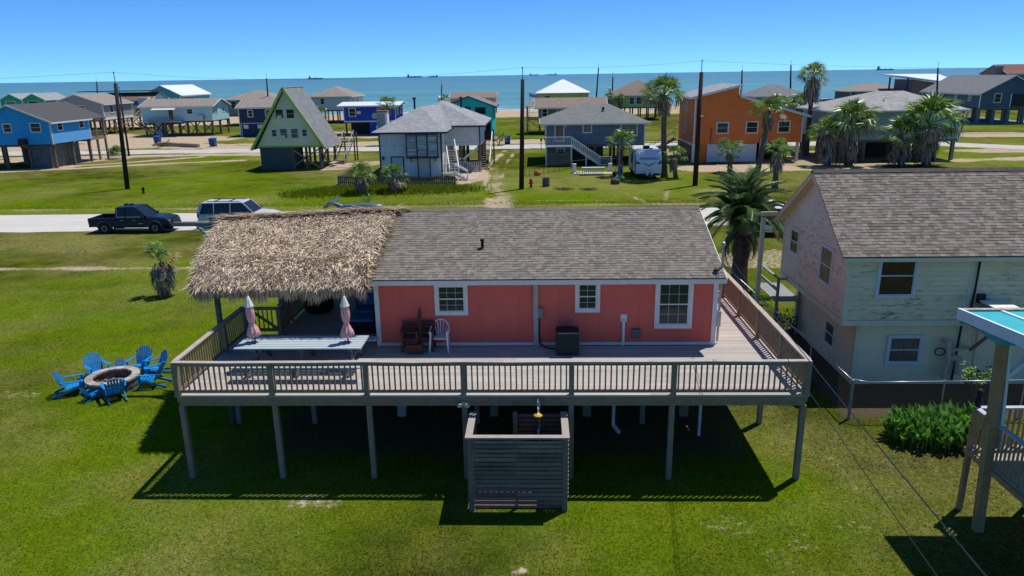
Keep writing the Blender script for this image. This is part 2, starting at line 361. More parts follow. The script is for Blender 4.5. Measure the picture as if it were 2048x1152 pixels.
# sea
def sea_material():
    m = bpy.data.materials.new('sea_water'); m.use_nodes = True; nt = m.node_tree; N = nt.nodes; L = nt.links; b = N['Principled BSDF']
    b.inputs['Roughness'].default_value = .32; b.inputs['Specular IOR Level'].default_value = .3
    geo = N.new('ShaderNodeNewGeometry')
    def noise(scale, st, d=4):
        mp = N.new('ShaderNodeMapping'); mp.inputs['Scale'].default_value = st; L.new(geo.outputs['Position'], mp.inputs[0])
        n = N.new('ShaderNodeTexNoise'); n.inputs['Scale'].default_value = scale; n.inputs['Detail'].default_value = d; L.new(mp.outputs[0], n.inputs['Vector']); return n.outputs['Fac']
    rp = N.new('ShaderNodeValToRGB'); e = rp.color_ramp.elements; e[0].position = .35; e[0].color = (.065, .20, .20, 1); e[1].position = .65; e[1].color = (.115, .28, .25, 1)
    L.new(noise(.012, (.25, 1, 1), 6), rp.inputs[0])
    # depth: paler green over shallows, bluer far out; haze is mixed into these colours
    sx = N.new('ShaderNodeSeparateXYZ'); L.new(geo.outputs['Position'], sx.inputs[0])
    mr = N.new('ShaderNodeMapRange'); mr.inputs['From Min'].default_value = 250; mr.inputs['From Max'].default_value = 1800; L.new(sx.outputs['Y'], mr.inputs['Value'])
    mx = N.new('ShaderNodeMix'); mx.data_type = 'RGBA'; L.new(mr.outputs[0], mx.inputs[0]); L.new(rp.outputs[0], mx.inputs[6]); mx.inputs[7].default_value = (.07, .19, .225, 1)
    # white caps and surf by position
    wv = noise(.35, (.12, 1, 1), 5)
    c1 = N.new('ShaderNodeMapRange'); c1.inputs['From Min'].default_value = .68; c1.inputs['From Max'].default_value = .74; c1.inputs['To Max'].default_value = .35; L.new(wv, c1.inputs['Value'])
    at = N.new('ShaderNodeAttribute'); at.attribute_name = 'foam'
    s2 = N.new('ShaderNodeMath'); s2.operation = 'MULTIPLY'; L.new(at.outputs['Fac'], s2.inputs[0])
    c2 = N.new('ShaderNodeMapRange'); c2.inputs['From Min'].default_value = .4; c2.inputs['From Max'].default_value = .55; L.new(noise(.25, (.2, 1, 1), 6), c2.inputs['Value']); L.new(c2.outputs[0], s2.inputs[1])
    mxx = N.new('ShaderNodeMath'); mxx.operation = 'MAXIMUM'; L.new(c1.outputs[0], mxx.inputs[0]); L.new(s2.outputs[0], mxx.inputs[1])
    m2 = N.new('ShaderNodeMix'); m2.data_type = 'RGBA'; L.new(mxx.outputs[0], m2.inputs[0]); L.new(mx.outputs[2], m2.inputs[6]); m2.inputs[7].default_value = (.7, .72, .72, 1)
    L.new(m2.outputs[2], b.inputs['Base Color'])
    bm = N.new('ShaderNodeBump'); bm.inputs['Strength'].default_value = .7; bm.inputs['Distance'].default_value = .5; L.new(noise(.5, (.35, 1, 1), 6), bm.inputs['Height']); L.new(bm.outputs[0], b.inputs['Normal'])
    return m
sx_ = grid_axis([(-60000, -600, 9900), (-600, 800, 8), (800, 60000, 9866)])
sy_ = grid_axis([(200, 420, 2), (420, 1200, 60), (1200, 60000, 4900)])
SX, SY = np.meshgrid(sx_, sy_)
d_ = SY-coast(SX)+(vnoise(SX, SY, 30, 3)-.5)*7
foam = np.clip(sm(-5, -2, d_)*sm(8, 4, d_)+1.*sm(5, 0, np.abs(d_-17))+.8*sm(4, 0, np.abs(d_-34)), 0, 1)
so_ = grid_mesh('sea', SX, SY, np.full(SX.shape, -.3), sea_material())
fa = so_.data.color_attributes.new('foam', 'FLOAT_COLOR', 'POINT'); fa.data.foreach_set('color', np.stack([foam]*4, -1).astype(np.float32).ravel())

# roads
roadm = mk('worn_concrete_road', (.50, .475, .44), .9, .09, .8, .1, 30, stretch=(.15, 1, 1))
streetm = mk('sandy_asphalt_street', (.45, .42, .385), .95, .14, .6)
def road(name, pts, w, mat, z=.012, jit=.15, st=1.2):
    P = [Vector((p[0], p[1], 0)) for p in pts]; b = B(); row = []
    for a, c in zip(P[:-1], P[1:]):
        n = max(1, int((c-a).length/st)); d = (c-a).normalized(); r = Vector((d.y, -d.x, 0))
        for i in range(n+(c is P[-1])):
            q = a+(c-a)*i/n; j1 = (vnoise(q.x, q.y, 2., 3)-.5)*2*jit; j2 = (vnoise(q.x, q.y, 2., 8)-.5)*2*jit
            row.append((q+r*(w/2+j1), q-r*(w/2+j2)))
    for (a, b1), (c, d1) in zip(row[:-1], row[1:]):
        b.add([(a.x,a.y,z),(c.x,c.y,z),(d1.x,d1.y,z),(b1.x,b1.y,z)], [(0,1,2,3)])
    return b.obj(name, mat, kind='structure')
road('road', [(-260, 55.4), (-45, 55.2), (-12, 55.5), (60, 55.6), (220, 55.6)], 7.2, roadm, .016)
road('beach_street', [(-220, 112), (-75, 112.5), (-40, 112.5), (0, 113.6), (48, 113), (56, 111), (63, 106.5), (72, 98), (90, 80), (130, 50)], 6.6, streetm, .03, .5)
road('side_street', [(60, 114), (72, 135), (95, 190)], 4.5, streetm, .022, .6)

# grass blades on the near lawn (nobody could count them)
def blades():
    n = 420000
    y = 11.5+(rng.random(n)**1.5)*34; half = 12.5+(y-11.5)*.8
    x = (rng.random(n)*2-1)*half
    s, d, l, e = masks(x, y)
    dens = fbm(x, y, .5, 44)
    keep = (s < .35+.3*rng.random(n)) & (e < .3) & (rng.random(n) < .35+.9*dens) & (rng.random(n) > sm(30, 45, y))
    keep &= ~((x > 10.9) & (y > 23.8))
    x = x[keep]; y = y[keep]; l = l[keep]; d = d[keep]; n = len(x)
    h = (.012+.028*rng.random(n)**2)*(.7+.9*fbm(x, y, 2.2, 51)); w = .007+.006*rng.random(n)+y*.0002
    a = rng.random(n)*math.tau; ln = (rng.random(n)-.5)*.10; ln2 = (rng.random(n)-.5)*.10
    v = np.empty((n, 3, 3), np.float32)
    v[:,0] = np.stack([x-np.cos(a)*w, y-np.sin(a)*w, np.zeros(n)+.002], -1); v[:,1] = np.stack([x+np.cos(a)*w, y+np.sin(a)*w, np.zeros(n)+.002], -1)
    v[:,2] = np.stack([x+ln, y+ln2, h], -1)
    return v, l, d
def tri_object(name, v, mat, cov=None):
    n = len(v); me = bpy.data.meshes.new(name); me.vertices.add(n*3); me.vertices.foreach_set('co', v.reshape(-1).astype(np.float32))
    me.loops.add(n*3); me.loops.foreach_set('vertex_index', np.arange(n*3, dtype=np.int32)); me.polygons.add(n)
    me.polygons.foreach_set('loop_start', np.arange(0, n*3, 3, dtype=np.int32)); me.polygons.foreach_set('loop_total', np.full(n, 3, np.int32)); me.update(calc_edges=True)
    if cov is not None:
        at = me.color_attributes.new('cover', 'FLOAT_COLOR', 'POINT'); at.data.foreach_set('color', np.repeat(cov, 3, 0).astype(np.float32).ravel())
    me.materials.append(mat); o = bpy.data.objects.new(name, me); C.objects.link(o); return o
def grass_material():
    m = bpy.data.materials.new('grass_blades'); m.use_nodes = True; nt = m.node_tree; N = nt.nodes; L = nt.links; b = N['Principled BSDF']; b.inputs['Roughness'].default_value = .8; b.inputs['Specular IOR Level'].default_value = .05
    at = N.new('ShaderNodeAttribute'); at.attribute_name = 'cover'; geo = N.new('ShaderNodeNewGeometry')
    se = N.new('ShaderNodeSeparateColor'); L.new(at.outputs['Color'], se.inputs[0])
    r = N.new('ShaderNodeValToRGB'); r.color_ramp.elements[0].color = (.066, .074, .016, 1); r.color_ramp.elements[1].color = (.155, .225, .007, 1); L.new(se.outputs[2], r.inputs[0])
    m1 = N.new('ShaderNodeMix'); m1.data_type = 'RGBA'; mm = N.new('ShaderNodeMath'); mm.operation = 'MULTIPLY'; L.new(se.outputs[1], mm.inputs[0]); L.new(geo.outputs['Random Per Island'], mm.inputs[1])
    L.new(mm.outputs[0], m1.inputs[0]); L.new(r.outputs[0], m1.inputs[6]); m1.inputs[7].default_value = (.32, .265, .10, 1)
    mr = N.new('ShaderNodeMapRange'); mr.inputs['To Min'].default_value = .55; mr.inputs['To Max'].default_value = 1.5; L.new(geo.outputs['Random Per Island'], mr.inputs['Value'])
    vm = N.new('ShaderNodeVectorMath'); vm.operation = 'SCALE'; L.new(m1.outputs[2], vm.inputs[0]); L.new(mr.outputs[0], vm.inputs['Scale']); L.new(vm.outputs[0], b.inputs['Base Color'])
    tr = N.new('ShaderNodeBsdfTranslucent'); L.new(vm.outputs[0], tr.inputs[0]); ms = N.new('ShaderNodeMixShader'); ms.inputs[0].default_value = .45
    L.new(b.outputs[0], ms.inputs[1]); L.new(tr.outputs[0], ms.inputs[2]); L.new(ms.outputs[0], N['Material Output'].inputs[0])
    return m
grassm = grass_material()
bv, bl, bd = blades()
tag(tri_object('lawn_grass', bv, grassm, np.stack([bl*0, bd, bl, bl*0+1], -1)), 'short patchy green lawn grass round the coral house', 'grass', kind='stuff')
def tall_grass(name, label, poly, w, n, hh):
    t = rng.random(n)*(len(poly)-1); i = t.astype(int); f = t-i; P = np.array(poly)
    x = P[i,0]*(1-f)+P[i+1,0]*f+rng.normal(0, w, n); y = P[i,1]*(1-f)+P[i+1,1]*f+rng.normal(0, w, n)
    h = hh*(.4+.8*rng.random(n)); a = rng.random(n)*math.tau; ww = .03+.03*rng.random(n)
    v = np.empty((n,3,3)); v[:,0] = np.stack([x-np.cos(a)*ww, y-np.sin(a)*ww, 0*x], -1); v[:,1] = np.stack([x+np.cos(a)*ww, y+np.sin(a)*ww, 0*x], -1)
    v[:,2] = np.stack([x+rng.normal(0, .15, n)*hh*2, y+rng.normal(0, .15, n)*hh*2, h], -1)
    cv = np.stack([0*x, .3*rng.random(n), .95+.05*rng.random(n), 0*x+1], -1)
    tag(tri_object(name, v, grassm, cv), label, 'grass', kind='stuff')
tall_grass('tall_grass', 'tall bright green grass growing in front of the picket fence', [(-22, 68), (-19, 70.5), (-14, 70), (-7, 70.5)], 1.2, 16000, .36)
tall_grass('verge_grass', 'rough grass along the far edge of the road', [(-60, 62.2), (-30, 62.4), (-12, 62.2), (10, 62.5), (30, 62.6)], .6, 4000, .08)

# ------------------------------------------------------------------ windows, walls and houses
def fbox(b, face, c, u0, u1, v0, v1, d0, d1):
    if face == 'S': b.box(u0, u1, c-d1, c-d0, v0, v1)
    elif face == 'N': b.box(u0, u1, c+d0, c+d1, v0, v1)
    elif face == 'E': b.box(c+d0, c+d1, u0, u1, v0, v1)
    else: b.box(c-d1, c-d0, u0, u1, v0, v1)
def window(parent, face, c, u, z0, z1, w, fm=None, tw=.1, nx=0, ny=0, gm=None, name='window', sash=True, d=.03):
    fm = fm or white; gm = gm or (glass, glassc, glassb)[int(abs(u*7.3+z0*3.1+c)) % 3]; b = B(); u0, u1 = u-w/2, u+w/2
    for a in ((u0-tw, u1+tw, z1, z1+tw), (u0-tw, u1+tw, z0-tw, z0), (u0-tw, u0, z0, z1), (u1, u1+tw, z0, z1)): fbox(b, face, c, *a, -.01, d+.02)
    zm = (z0+z1)/2
    if sash:
        s = min(.03, w*.05)
        for a in ((u0, u1, z1-s, z1), (u0, u1, z0, z0+s), (u0, u0+s, z0+s, z1-s), (u1-s, u1, z0+s, z1-s), (u0+s, u1-s, zm-s*.6, zm+s*.6)): fbox(b, face, c, *a, .0, d)
        if nx:
            for za, zb, e in ((z0+s, zm-s*.6, 0), (zm+s*.6, z1-s, 0)):
                for i in range(1, nx): xx = u0+(u1-u0)*i/nx; fbox(b, face, c, xx-.004, xx+.004, za, zb, 0, d*.4)
                for j in range(1, ny): zz = za+(zb-za)*j/ny; fbox(b, face, c, u0+s, u1-s, zz-.004, zz+.004, 0, d*.38)
    o = b.obj(name, fm, parent)
    p = B(); fbox(p, face, c, u0, u1, z0, z1, -.005, .008); p.obj('pane', gm, o)
    return o
def prism(b, prof, axis, a0, a1):
    """prof in (u,z) extruded along the axis"""
    n = len(prof)
    if axis == 'y': vs = [(u, a0, z) for u, z in prof]+[(u, a1, z) for u, z in prof]
    else: vs = [(a0, u, z) for u, z in prof]+[(a1, u, z) for u, z in prof]
    b.add(vs, [tuple(range(n)), tuple(range(2*n-1, n-1, -1))]+[(i, i+n, (i+1) % n+n, (i+1) % n) for i in range(n)])
def roof_planes(b, kind, x0, x1, y0, y1, ze, zr, o, og, rr=None, t=.12):
    if kind == 'gy':
        xr = rr if rr is not None else (x0+x1)/2
        for xa, s in ((x0, -1), (x1, 1)):
            sl = (zr-ze)/abs(xr-xa); xe = xa+s*o; z_ = ze-sl*o
            b.slab([(xr, y0-og, zr+t), (xe, y0-og, z_+t), (xe, y1+og, z_+t), (xr, y1+og, zr+t)] if s < 0 else [(xe, y0-og, z_+t), (xr, y0-og, zr+t), (xr, y1+og, zr+t), (xe, y1+og, z_+t)], (0, 0, -t))
    elif kind == 'gx':
        yr = rr if rr is not None else (y0+y1)/2
        for ya, s in ((y0, -1), (y1, 1)):
            sl = (zr-ze)/abs(yr-ya); ye = ya+s*o; z_ = ze-sl*o
            b.slab([(x0-og, yr, zr+t), (x0-og, ye, z_+t), (x1+og, ye, z_+t), (x1+og, yr, zr+t)], (0, 0, -t))
    elif kind == 'hip':
        X0, X1, Y0, Y1 = x0-o, x1+o, y0-o, y1+o
        if rr: (rx0, ry0), (rx1, ry1) = rr
        else:
            if X1-X0 >= Y1-Y0: h = (Y1-Y0)/2; (rx0, ry0), (rx1, ry1) = (X0+h, (Y0+Y1)/2), (X1-h, (Y0+Y1)/2)
            else: h = (X1-X0)/2; (rx0, ry0), (rx1, ry1) = ((X0+X1)/2, Y0+h), ((X0+X1)/2, Y1-h)
        ev = [(X0,Y0),(X1,Y0),(X1,Y1),(X0,Y1)]
        vs = [(*e, ze) for e in ev]+[(*e, ze-.1) for e in ev]+[(rx0, ry0, zr), (rx1, ry1, zr)]
        fs = [(4,7,6,5), (0,1,5,4)[::-1], (1,2,6,5)[::-1], (2,3,7,6)[::-1], (3,0,4,7)[::-1]]
        if abs(rx1-rx0) >= abs(ry1-ry0): fs += [(0,1,9,8), (1,2,9), (2,3,8,9), (3,0,8)]
        else: fs += [(0,1,8), (1,2,9,8), (2,3,9), (3,0,8,9)]
        b.add(vs, fs)
def house(label, x0, x1, y0, y1, zb, ze, kind, zr, wm, rm, tm=None, o=.5, og=.3, rr=None, wins=(), posts=None, group='beach houses', corners='SE', prof=None, pm=None, psize=.3, base0=0., fas=True, cm=None):
    tm = tm or white; cm = cm or tm
    h = T('beach_house', label, 'house', ((x0+x1)/2, (y0+y1)/2, 0), group)
    b = B()
    if prof: prism(b, prof, 'y', y0, y1)
    elif kind == 'gy': xr = rr if rr is not None else (x0+x1)/2; prism(b, [(x0, zb), (x1, zb), (x1, ze), (xr, zr), (x0, ze)], 'y', y0, y1)
    elif kind == 'gx': yr = rr if rr is not None else (y0+y1)/2; prism(b, [(y0, zb), (y1, zb), (y1, ze), (yr, zr), (y0, ze)], 'x', x0, x1)
    else: b.box(x0, x1, y0, y1, zb, ze)
    b.obj('wall', wm, h)
    if not prof:
        b = B(); roof_planes(b, kind, x0, x1, y0, y1, ze+.03, zr+.03, o, og, rr); b.obj('roof', rm, h)
        if fas:
            b = B(); t = .05
            if kind == 'hip':
                b.box(x0-o, x1+o, y0-o-t, y0-o, ze-.16, ze+.02); b.box(x1+o, x1+o+t, y0-o, y1+o, ze-.16, ze+.02); b.box(x0-o-t, x0-o, y0-o, y1+o, ze-.16, ze+.02)
            elif kind == 'gy':
                xr = rr if rr is not None else (x0+x1)/2
                for xa, s in ((x0, -1), (x1, 1)):
                    sl = (zr-ze)/abs(xr-xa); z_ = ze-sl*o
                    b.beam((xr, y0-og-t/2, zr+.06), (xa+s*o, y0-og-t/2, z_+.06), t, .2, (0, 1, 0) if False else (0, 0, 1))
                    b.box(xa+s*o, xa+s*(o+t), y0-og, y1+og, z_-.1, z_+.1)
            else:
                yr = rr if rr is not None else (y0+y1)/2; sl = (zr-ze)/abs(yr-y0); z_ = ze-sl*o
                b.box(x0-og, x1+og, y0-o-t, y0-o, z_-.1, z_+.1)
                for xx in (x0-og-t/2, x1+og+t/2):
                    b.beam((xx, yr, zr+.06), (xx, y0-o, z_+.06), t, .2); b.beam((xx, yr, zr+.06), (xx, y1+o, z_+.06), t, .2)
            b.obj('fascia', tm, h)
    for w in wins:
        f = w[0]; c = {'S': y0, 'E': x1, 'W': x0, 'N': y1}[f]
        window(h, f, c, w[1], w[2], w[3], w[4], tm, tw=.1, nx=(w[5] if len(w) > 5 else 0), ny=(w[6] if len(w) > 6 else 0), d=.04)
    if corners:
        for cx, cy_ in {'S': [(x0, y0), (x1, y0)], 'E': [(x1, y1)], 'SE': [(x0, y0), (x1, y0), (x1, y1)], 'SW': [(x0, y0), (x1, y0), (x0, y1)]}[corners]:
            sx1 = -1 if cx == x0 else 1; sy1 = -1 if cy_ == y0 else 1
            bp('corner_board', h, cm, cx-sx1*.12, cx+sx1*.03, cy_-sy1*.12, cy_+sy1*.03, zb-.03, ze-.02)
    if posts:
        nx, ny = posts; pm = pm or pile
        for i in range(nx):
            for j in range(ny):
                px = x0+.3+(x1-x0-.6)*i/max(1, nx-1); py = y0+.3+(y1-y0-.6)*j/max(1, ny-1)
                bp('piling', h, pm, px-psize/2, px+psize/2, py-psize/2, py+psize/2, base0, zb-.01)
        for j in range(ny):
            py = y0+.3+(y1-y0-.6)*j/max(1, ny-1); bp('floor_beam', h, pm, x0-.03, x1+.03, py-.1, py+.1, zb-.3, zb-.012)
    return h
def roofmat(name, c, v=.2): return mk(name, c, .95, v, 1.6, .3, 20, lines=(.075, .25), stretch=(1, 1, 3))
def sid(name, c, pitch=.2, dark=.35, **k):
    c = tuple(min(.78, q*1.35) for q in c); return mk(name, c, .8, .07, 1.2, lines=(pitch, dark), **k)
def xbrace(h, pts, mat=None, w=.12):
    for p, q in pts:
        B().beam(p, q, w, w).obj('brace', mat or pile, h)
def stairs(parent, p0, p1, width, axis, mat, rail=True, nst=None, railm=None, rh=.95, bal=0):
    """p0 foot, p1 head; axis = horizontal direction of the flight"""
    p0 = Vector(p0); p1 = Vector(p1); dz = p1.z-p0.z; n = nst or max(3, int(dz/.2)); w = Vector((width/2, 0, 0)) if axis == 'y' else Vector((0, width/2, 0)); railm = railm or mat
    for s in (-1, 1):
        B().beam(p0+s*w, p1+s*w, .05, .25).obj('stringer', mat, parent)
        if rail:
            B().beam(p0+s*w+Vector((0,0,rh)), p1+s*w+Vector((0,0,rh)), .1, .07).obj('handrail', railm, parent)
            b = B()
            for t in ((0, 1) if not bal else np.linspace(0, 1, bal)): q = p0.lerp(p1, t)+s*w; b.box(q.x-.03, q.x+.03, q.y-.03, q.y+.03, q.z, q.z+rh)
            b.obj('baluster', railm, parent, kind='stuff' if bal else None)
    b = B()
    for i in range(1, n):
        q = p0.lerp(p1, i/n); a, c = q-w, q+w
        if axis == 'y': b.box(a.x, c.x, q.y-.13, q.y+.13, q.z-.02, q.z+.02)
        else: b.box(q.x-.13, q.x+.13, a.y, c.y, q.z-.02, q.z+.02)
    b.obj('tread', mat, parent, kind='stuff')
def railing(parent, p, q, mat, h=1., gap=.14, z=None, capm=None, cw=.14):
    """straight railing: posts ends handled by the caller; balusters as joined part"""
    p = Vector(p); q = Vector(q); n = max(2, int((q-p).length/gap)); b = B()
    for i in range(1, n): r = p.lerp(q, i/n); b.box(r.x-.02, r.x+.02, r.y-.02, r.y+.02, r.z+.08, r.z+h-.05)
    b.obj('baluster', mat, parent, kind='stuff')
    B().beam(p+Vector((0,0,h)), q+Vector((0,0,h)), cw, .04).obj('rail_cap', capm or mat, parent)
    B().beam(p+Vector((0,0,.08)), q+Vector((0,0,.08)), .05, .09).obj('bottom_rail', mat, parent)
def ac_unit(parent_or_none, x, y, z, s, label, mat):
    h = T('air_conditioner', label, 'air conditioner', (x, y, z))
    b = B(); b.box(x-s/2, x+s/2, y-s/2, y+s/2, z+.04, z+s*1.05); b.obj('cabinet', mat, h, bevel=.03)
    b = B(); b.lathe((x, y, z+s*1.05), [(s*.42, -.03), (s*.44, .012), (s*.40, .014), (s*.36, -.01)], 20); b.obj('fan_grille', blackm, h)
    b = B()
    for i in range(5):
        xx = x-s/2+s*(i+.5)/5; b.box(xx-.018, xx+.018, y-s/2-.014, y-s/2, z+.08, z+s*.98)
    b.obj('louvre', mat, h)
    return h

# ------------------------------------------------------------------ the coral house
HX0, HX1, HY0, HY1, DZ = -4.95, 5.45, 21.3, 28.9, 2.52
ch = T('coral_house', 'coral red single-storey house with white trim standing on the raised deck', 'house', (.25, 25, 0), 'beach houses')
yr, zr_ = 25.05, 6.13
b = B(); prism(b, [(HY0, DZ), (HY1, DZ), (HY1, 4.62), (yr, 6.0), (HY0, 4.62)], 'x', HX0, HX1); b.obj('wall', coral, ch)
# roof deck and shingles
SL = (zr_-4.76)/(yr-20.9); RX0, RX1 = -5.05, 5.6
b = B()
b.slab([(RX0, yr, zr_), (RX0, 20.9, 4.76), (RX1, 20.9, 4.76), (RX1, yr, zr_)], (0, 0, -.1))
b.slab([(RX1, yr, zr_), (RX1, 29.2, 4.76), (RX0, 29.2, 4.76), (RX0, yr, zr_)], (0, 0, -.1))
rf = b.obj('roof', shbase, ch)
def shingles(name, mat, parent, x0, x1, ye, ze, yr, zr, expo, wl, wh, seed, lift=.006, t=.011):
    r = random.Random(seed); b = B(); L_ = math.hypot(yr-ye, zr-ze); dy, dz = (yr-ye)/L_, (zr-ze)/L_; n = int(L_/expo)+1
    ny, nz = -dz, dy
    for k in range(n):
        s0 = k*expo; s1 = min(L_, s0+expo+.01); x = x0-r.random()*.2
        while x < x1:
            w = r.uniform(wl, wh); a = max(x, x0); c = min(x+w, x1); x += w+.003
            if c-a < .02: continue
            up_ = t*(1 if r.random() < .55 else .35)
            o0 = lift+up_; o1 = lift*.6
            def P(xx, s, o): return (xx, ye+dy*s+ny*o, ze+dz*s+nz*o)
            b.add([P(a, s0, o0), P(c, s0, o0), P(c, s1, o1), P(a, s1, o1), P(a, s0, 0), P(c, s0, 0)], [(0,1,2,3), (4,5,1,0)])
    return b.obj(name, mat, parent, kind='stuff')
shingles('shingle', shing, ch, RX0, RX1, 20.88, 4.765, yr, zr_, .14, .08, .19, 3)
shingles('shingle', shing, ch, RX0, RX1, 29.22, 4.765, yr, zr_, .28, .4, .8, 4)
b = B(); b.slab([(RX0, yr-.13, zr_-.02), (RX1, yr-.13, zr_-.02), (RX1, yr, zr_+.045), (RX0, yr, zr_+.045)], (0, 0, -.03)); b.slab([(RX0, yr, zr_+.045), (RX1, yr, zr_+.045), (RX1, yr+.13, zr_-.02), (RX0, yr+.13, zr_-.02)], (0, 0, -.03)); b.obj('ridge_cap', mk('ridge_cap_shingle', (.16, .14, .125), .95, .25, 9), ch)
B().box(RX0, RX1, 20.862, 20.898, 4.60, 4.745).obj('fascia', white, ch)
B().box(RX0, RX1, 20.85, 20.9, 4.747, 4.762).obj('drip_edge', darkm, ch)
B().box(RX0+.02, RX1-.02, 20.9, 21.298, 4.60, 4.615).obj('soffit', white, ch)
for xx in (RX1+.012, RX0-.012):
    for yy in (20.88, 29.2): B().beam((xx, yy, 4.68), (xx, yr, zr_-.08), .022, .15).obj('rake_board', white, ch)
for (a, c, d, e, z0, z1) in ((HX0-.03, HX0+.11, HY0-.03, HY0+.1, DZ, 4.6), (HX1-.11, HX1+.03, HY0-.03, HY0+.1, DZ, 4.6), (HX1-.1, HX1+.03, HY1-.1, HY1+.03, DZ, 4.6)):
    bp('corner_board', ch, white, a, c, d, e, z0, z1)
B().box(HX0+.11, HX1-.11, HY0-.022, HY0-.001, DZ+.005, DZ+.1).obj('skirt_board', white, ch)
window(ch, 'S', HY0, -2.61, 3.64, 4.45, .80, white, .11, 3, 2, glassg)
window(ch, 'S', HY0, 1.55, 3.71, 4.49, .54, white, .11, 2, 2, glassg)
window(ch, 'S', HY0, 4.165, 3.19, 4.49, .90, white, .12, 3, 2, glassg)
B().box(-.1, .05, HY0-.1, HY0, DZ, 4.6).obj('duct', mk('pale_duct_metal', (.36, .37, .34), .6, .15, 6), ch)
B().box(.05, .19, HY0-.09, HY0, 3.46, 3.74).obj('electric_box', mk('grey_box_paint', (.2, .22, .23), .6, .1, 6), ch)
B().tube([(.08, HY0-.05, 3.46), (.07, HY0-.06, 2.9), (.1, HY0-.1, 2.62), (.25, HY0-.3, 2.57), (.6, HY0-.5, 2.58)], .022).obj('cable', blackm, ch)
b = B(); b.box(2.57, 2.76, HY0-.03, HY0, 3.28, 3.52); b.cyl((2.66, HY0-.06, DZ+.01), (2.66, HY0-.06, 3.36), .045, n=12); b.obj('white_vent_pipe', white, ch)
B().box(2.92, 3.17, HY0-.12, HY0, 2.78, 3.06).obj('disconnect_box', mk('slate_box_paint', (.10, .12, .13), .6, .1, 6), ch)
b = B(); b.cyl((-1.71, 22.6, 5.3), (-1.71, 22.6, 5.58), .05); b.cyl((-1.71, 22.6, 5.56), (-1.71, 22.6, 5.62), .075); b.cyl((-1.71, 22.6, 5.27), (-1.71, 22.6, 5.31), .13); b.obj('roof_vent', blackm, ch)
b = B(); b.cyl((5.58, 21.42, 2.6), (5.58, 21.42, 5.62), .035); b.lathe((5.58, 21.42, 5.6), [(.05, 0), (.07, .05), (.05, .12), (.01, .15)], 10); b.obj('service_mast', steel, ch)
b = B(); b.cyl((5.55, 21.32, 4.8), (5.38, 21.2, 4.95), .02); b.lathe((5.34, 21.15, 4.9), [(.02, 0), (.08, .05), (.09, .07)], 10); b.obj('antenna', darkm, ch)
b = B(); b.box(5.5, 5.62, 21.3, 21.45, 3.1, 3.6); b.obj('meter_box', steel, ch)
for x in (-4.4, -1.4, 1.6, 4.7):
    for y in (21.6, 24.2, 26.6, 28.6): bp('piling', ch, conc if x < -4 else postm, x-.13, x+.13, y-.13, y+.13, 0, 2.12)
b = B()
for y in (21.6, 24.2, 26.6, 28.6): b.box(HX0, HX1, y-.1, y+.1, 2.12, 2.34)
b.obj('floor_beam', postm, ch)
b = B(); b.box(HX0, HX1, HY0+.3, HY1, 2.34, 2.5); b.obj('floor', postm, ch)

# ------------------------------------------------------------------ deck
dk = T('raised_deck', 'grey brown raised timber deck with slatted railing around the coral house', 'deck', (-1.3, 19, 0))
DX0, DX1, DY0 = -9.62, 7.02, 17.62
bw, gap_ = .139, .007
rd = random.Random(5)
def deck_row(y, xs):
    for a, c in xs: bp('deck_board', dk, boardm, a+.002, c-.002, y, y+bw, DZ-.035+rd.uniform(-.001, .0025), DZ+rd.uniform(-.001, .0025))
y = DY0-.03; k = 0
while y < 29:
    if y+bw < 21.27:
        cuts = sorted([DX0-.04, DX1+.04]+[DX0+3.6+(k % 3)*.6, DX0+8.4+((k*2) % 3)*.6, DX0+12.6+(k % 2)*.6]); 
        deck_row(y, list(zip(cuts[:-1], cuts[1:])))
    else:
        lx = DX0-.04 if y < 22.4 else -8.48
        if y < 28: deck_row(y, [(lx, HX0-.04)])
        deck_row(y, [(HX1+.04, DX1+.04)])
    y += bw+gap_; k += 1
b = B(); b.box(DX0, DX1, DY0, DY0+.04, 2.33, DZ-.037); b.box(DX1-.04, DX1, DY0+.04, 29, 2.33, DZ-.037); b.box(DX0, DX0+.04, DY0+.04, 22.4, 2.33, DZ-.037); b.box(-8.46, -8.42, 22.4, 28, 2.33, DZ-.037); b.obj('rim_joist', dwood, dk)
b = B(); b.box(DX0+.02, DX1-.02, DY0+.043, DY0+.13, 2.2, 2.45); b.box(DX0+.02, DX1-.02, 21.0, 21.1, 2.2, 2.45); b.obj('carrier_beam', dwood, dk)
b = B()
x = DX0+.4
while x < DX1-.1: b.box(x-.02, x+.02, DY0+.14, 20.98, 2.3, DZ-.037); x += .41
for yy in np.arange(21.4, 28.8, .5): b.box(5.5, 6.95, yy, yy+.04, 2.3, DZ-.037); b.box(-8.4, -5., yy, yy+.04, 2.3, DZ-.037)
b.obj('joist', dwood, dk, kind='stuff')
PXS = [-9.57, -7.03, -4.49, -1.93, .9, 3.55, 6.97]
for x in PXS: bp('post', dk, postm, x-.065, x+.065, DY0-.055, DY0+.075, DZ, 3.44); bp('post', dk, postm, x-.07, x+.07, DY0+.05, DY0+.19, 0, 2.19)
for x in (-9.55, -7.1, -1.9, 3.3, 6.95): bp('post', dk, postm, x-.07, x+.07, 20.95, 21.09, 0, 2.19)
for y in (24.2, 27.2):
    for x in (6.95, -8.38): bp('post', dk, postm, x-.07, x+.07, y-.07, y+.07, 0, 2.3)
balm = B().box(-.019, .019, -.019, .019, -.405, .405).mesh('baluster_stick'); balm.materials.append(dwood)
capj = random.Random(2)
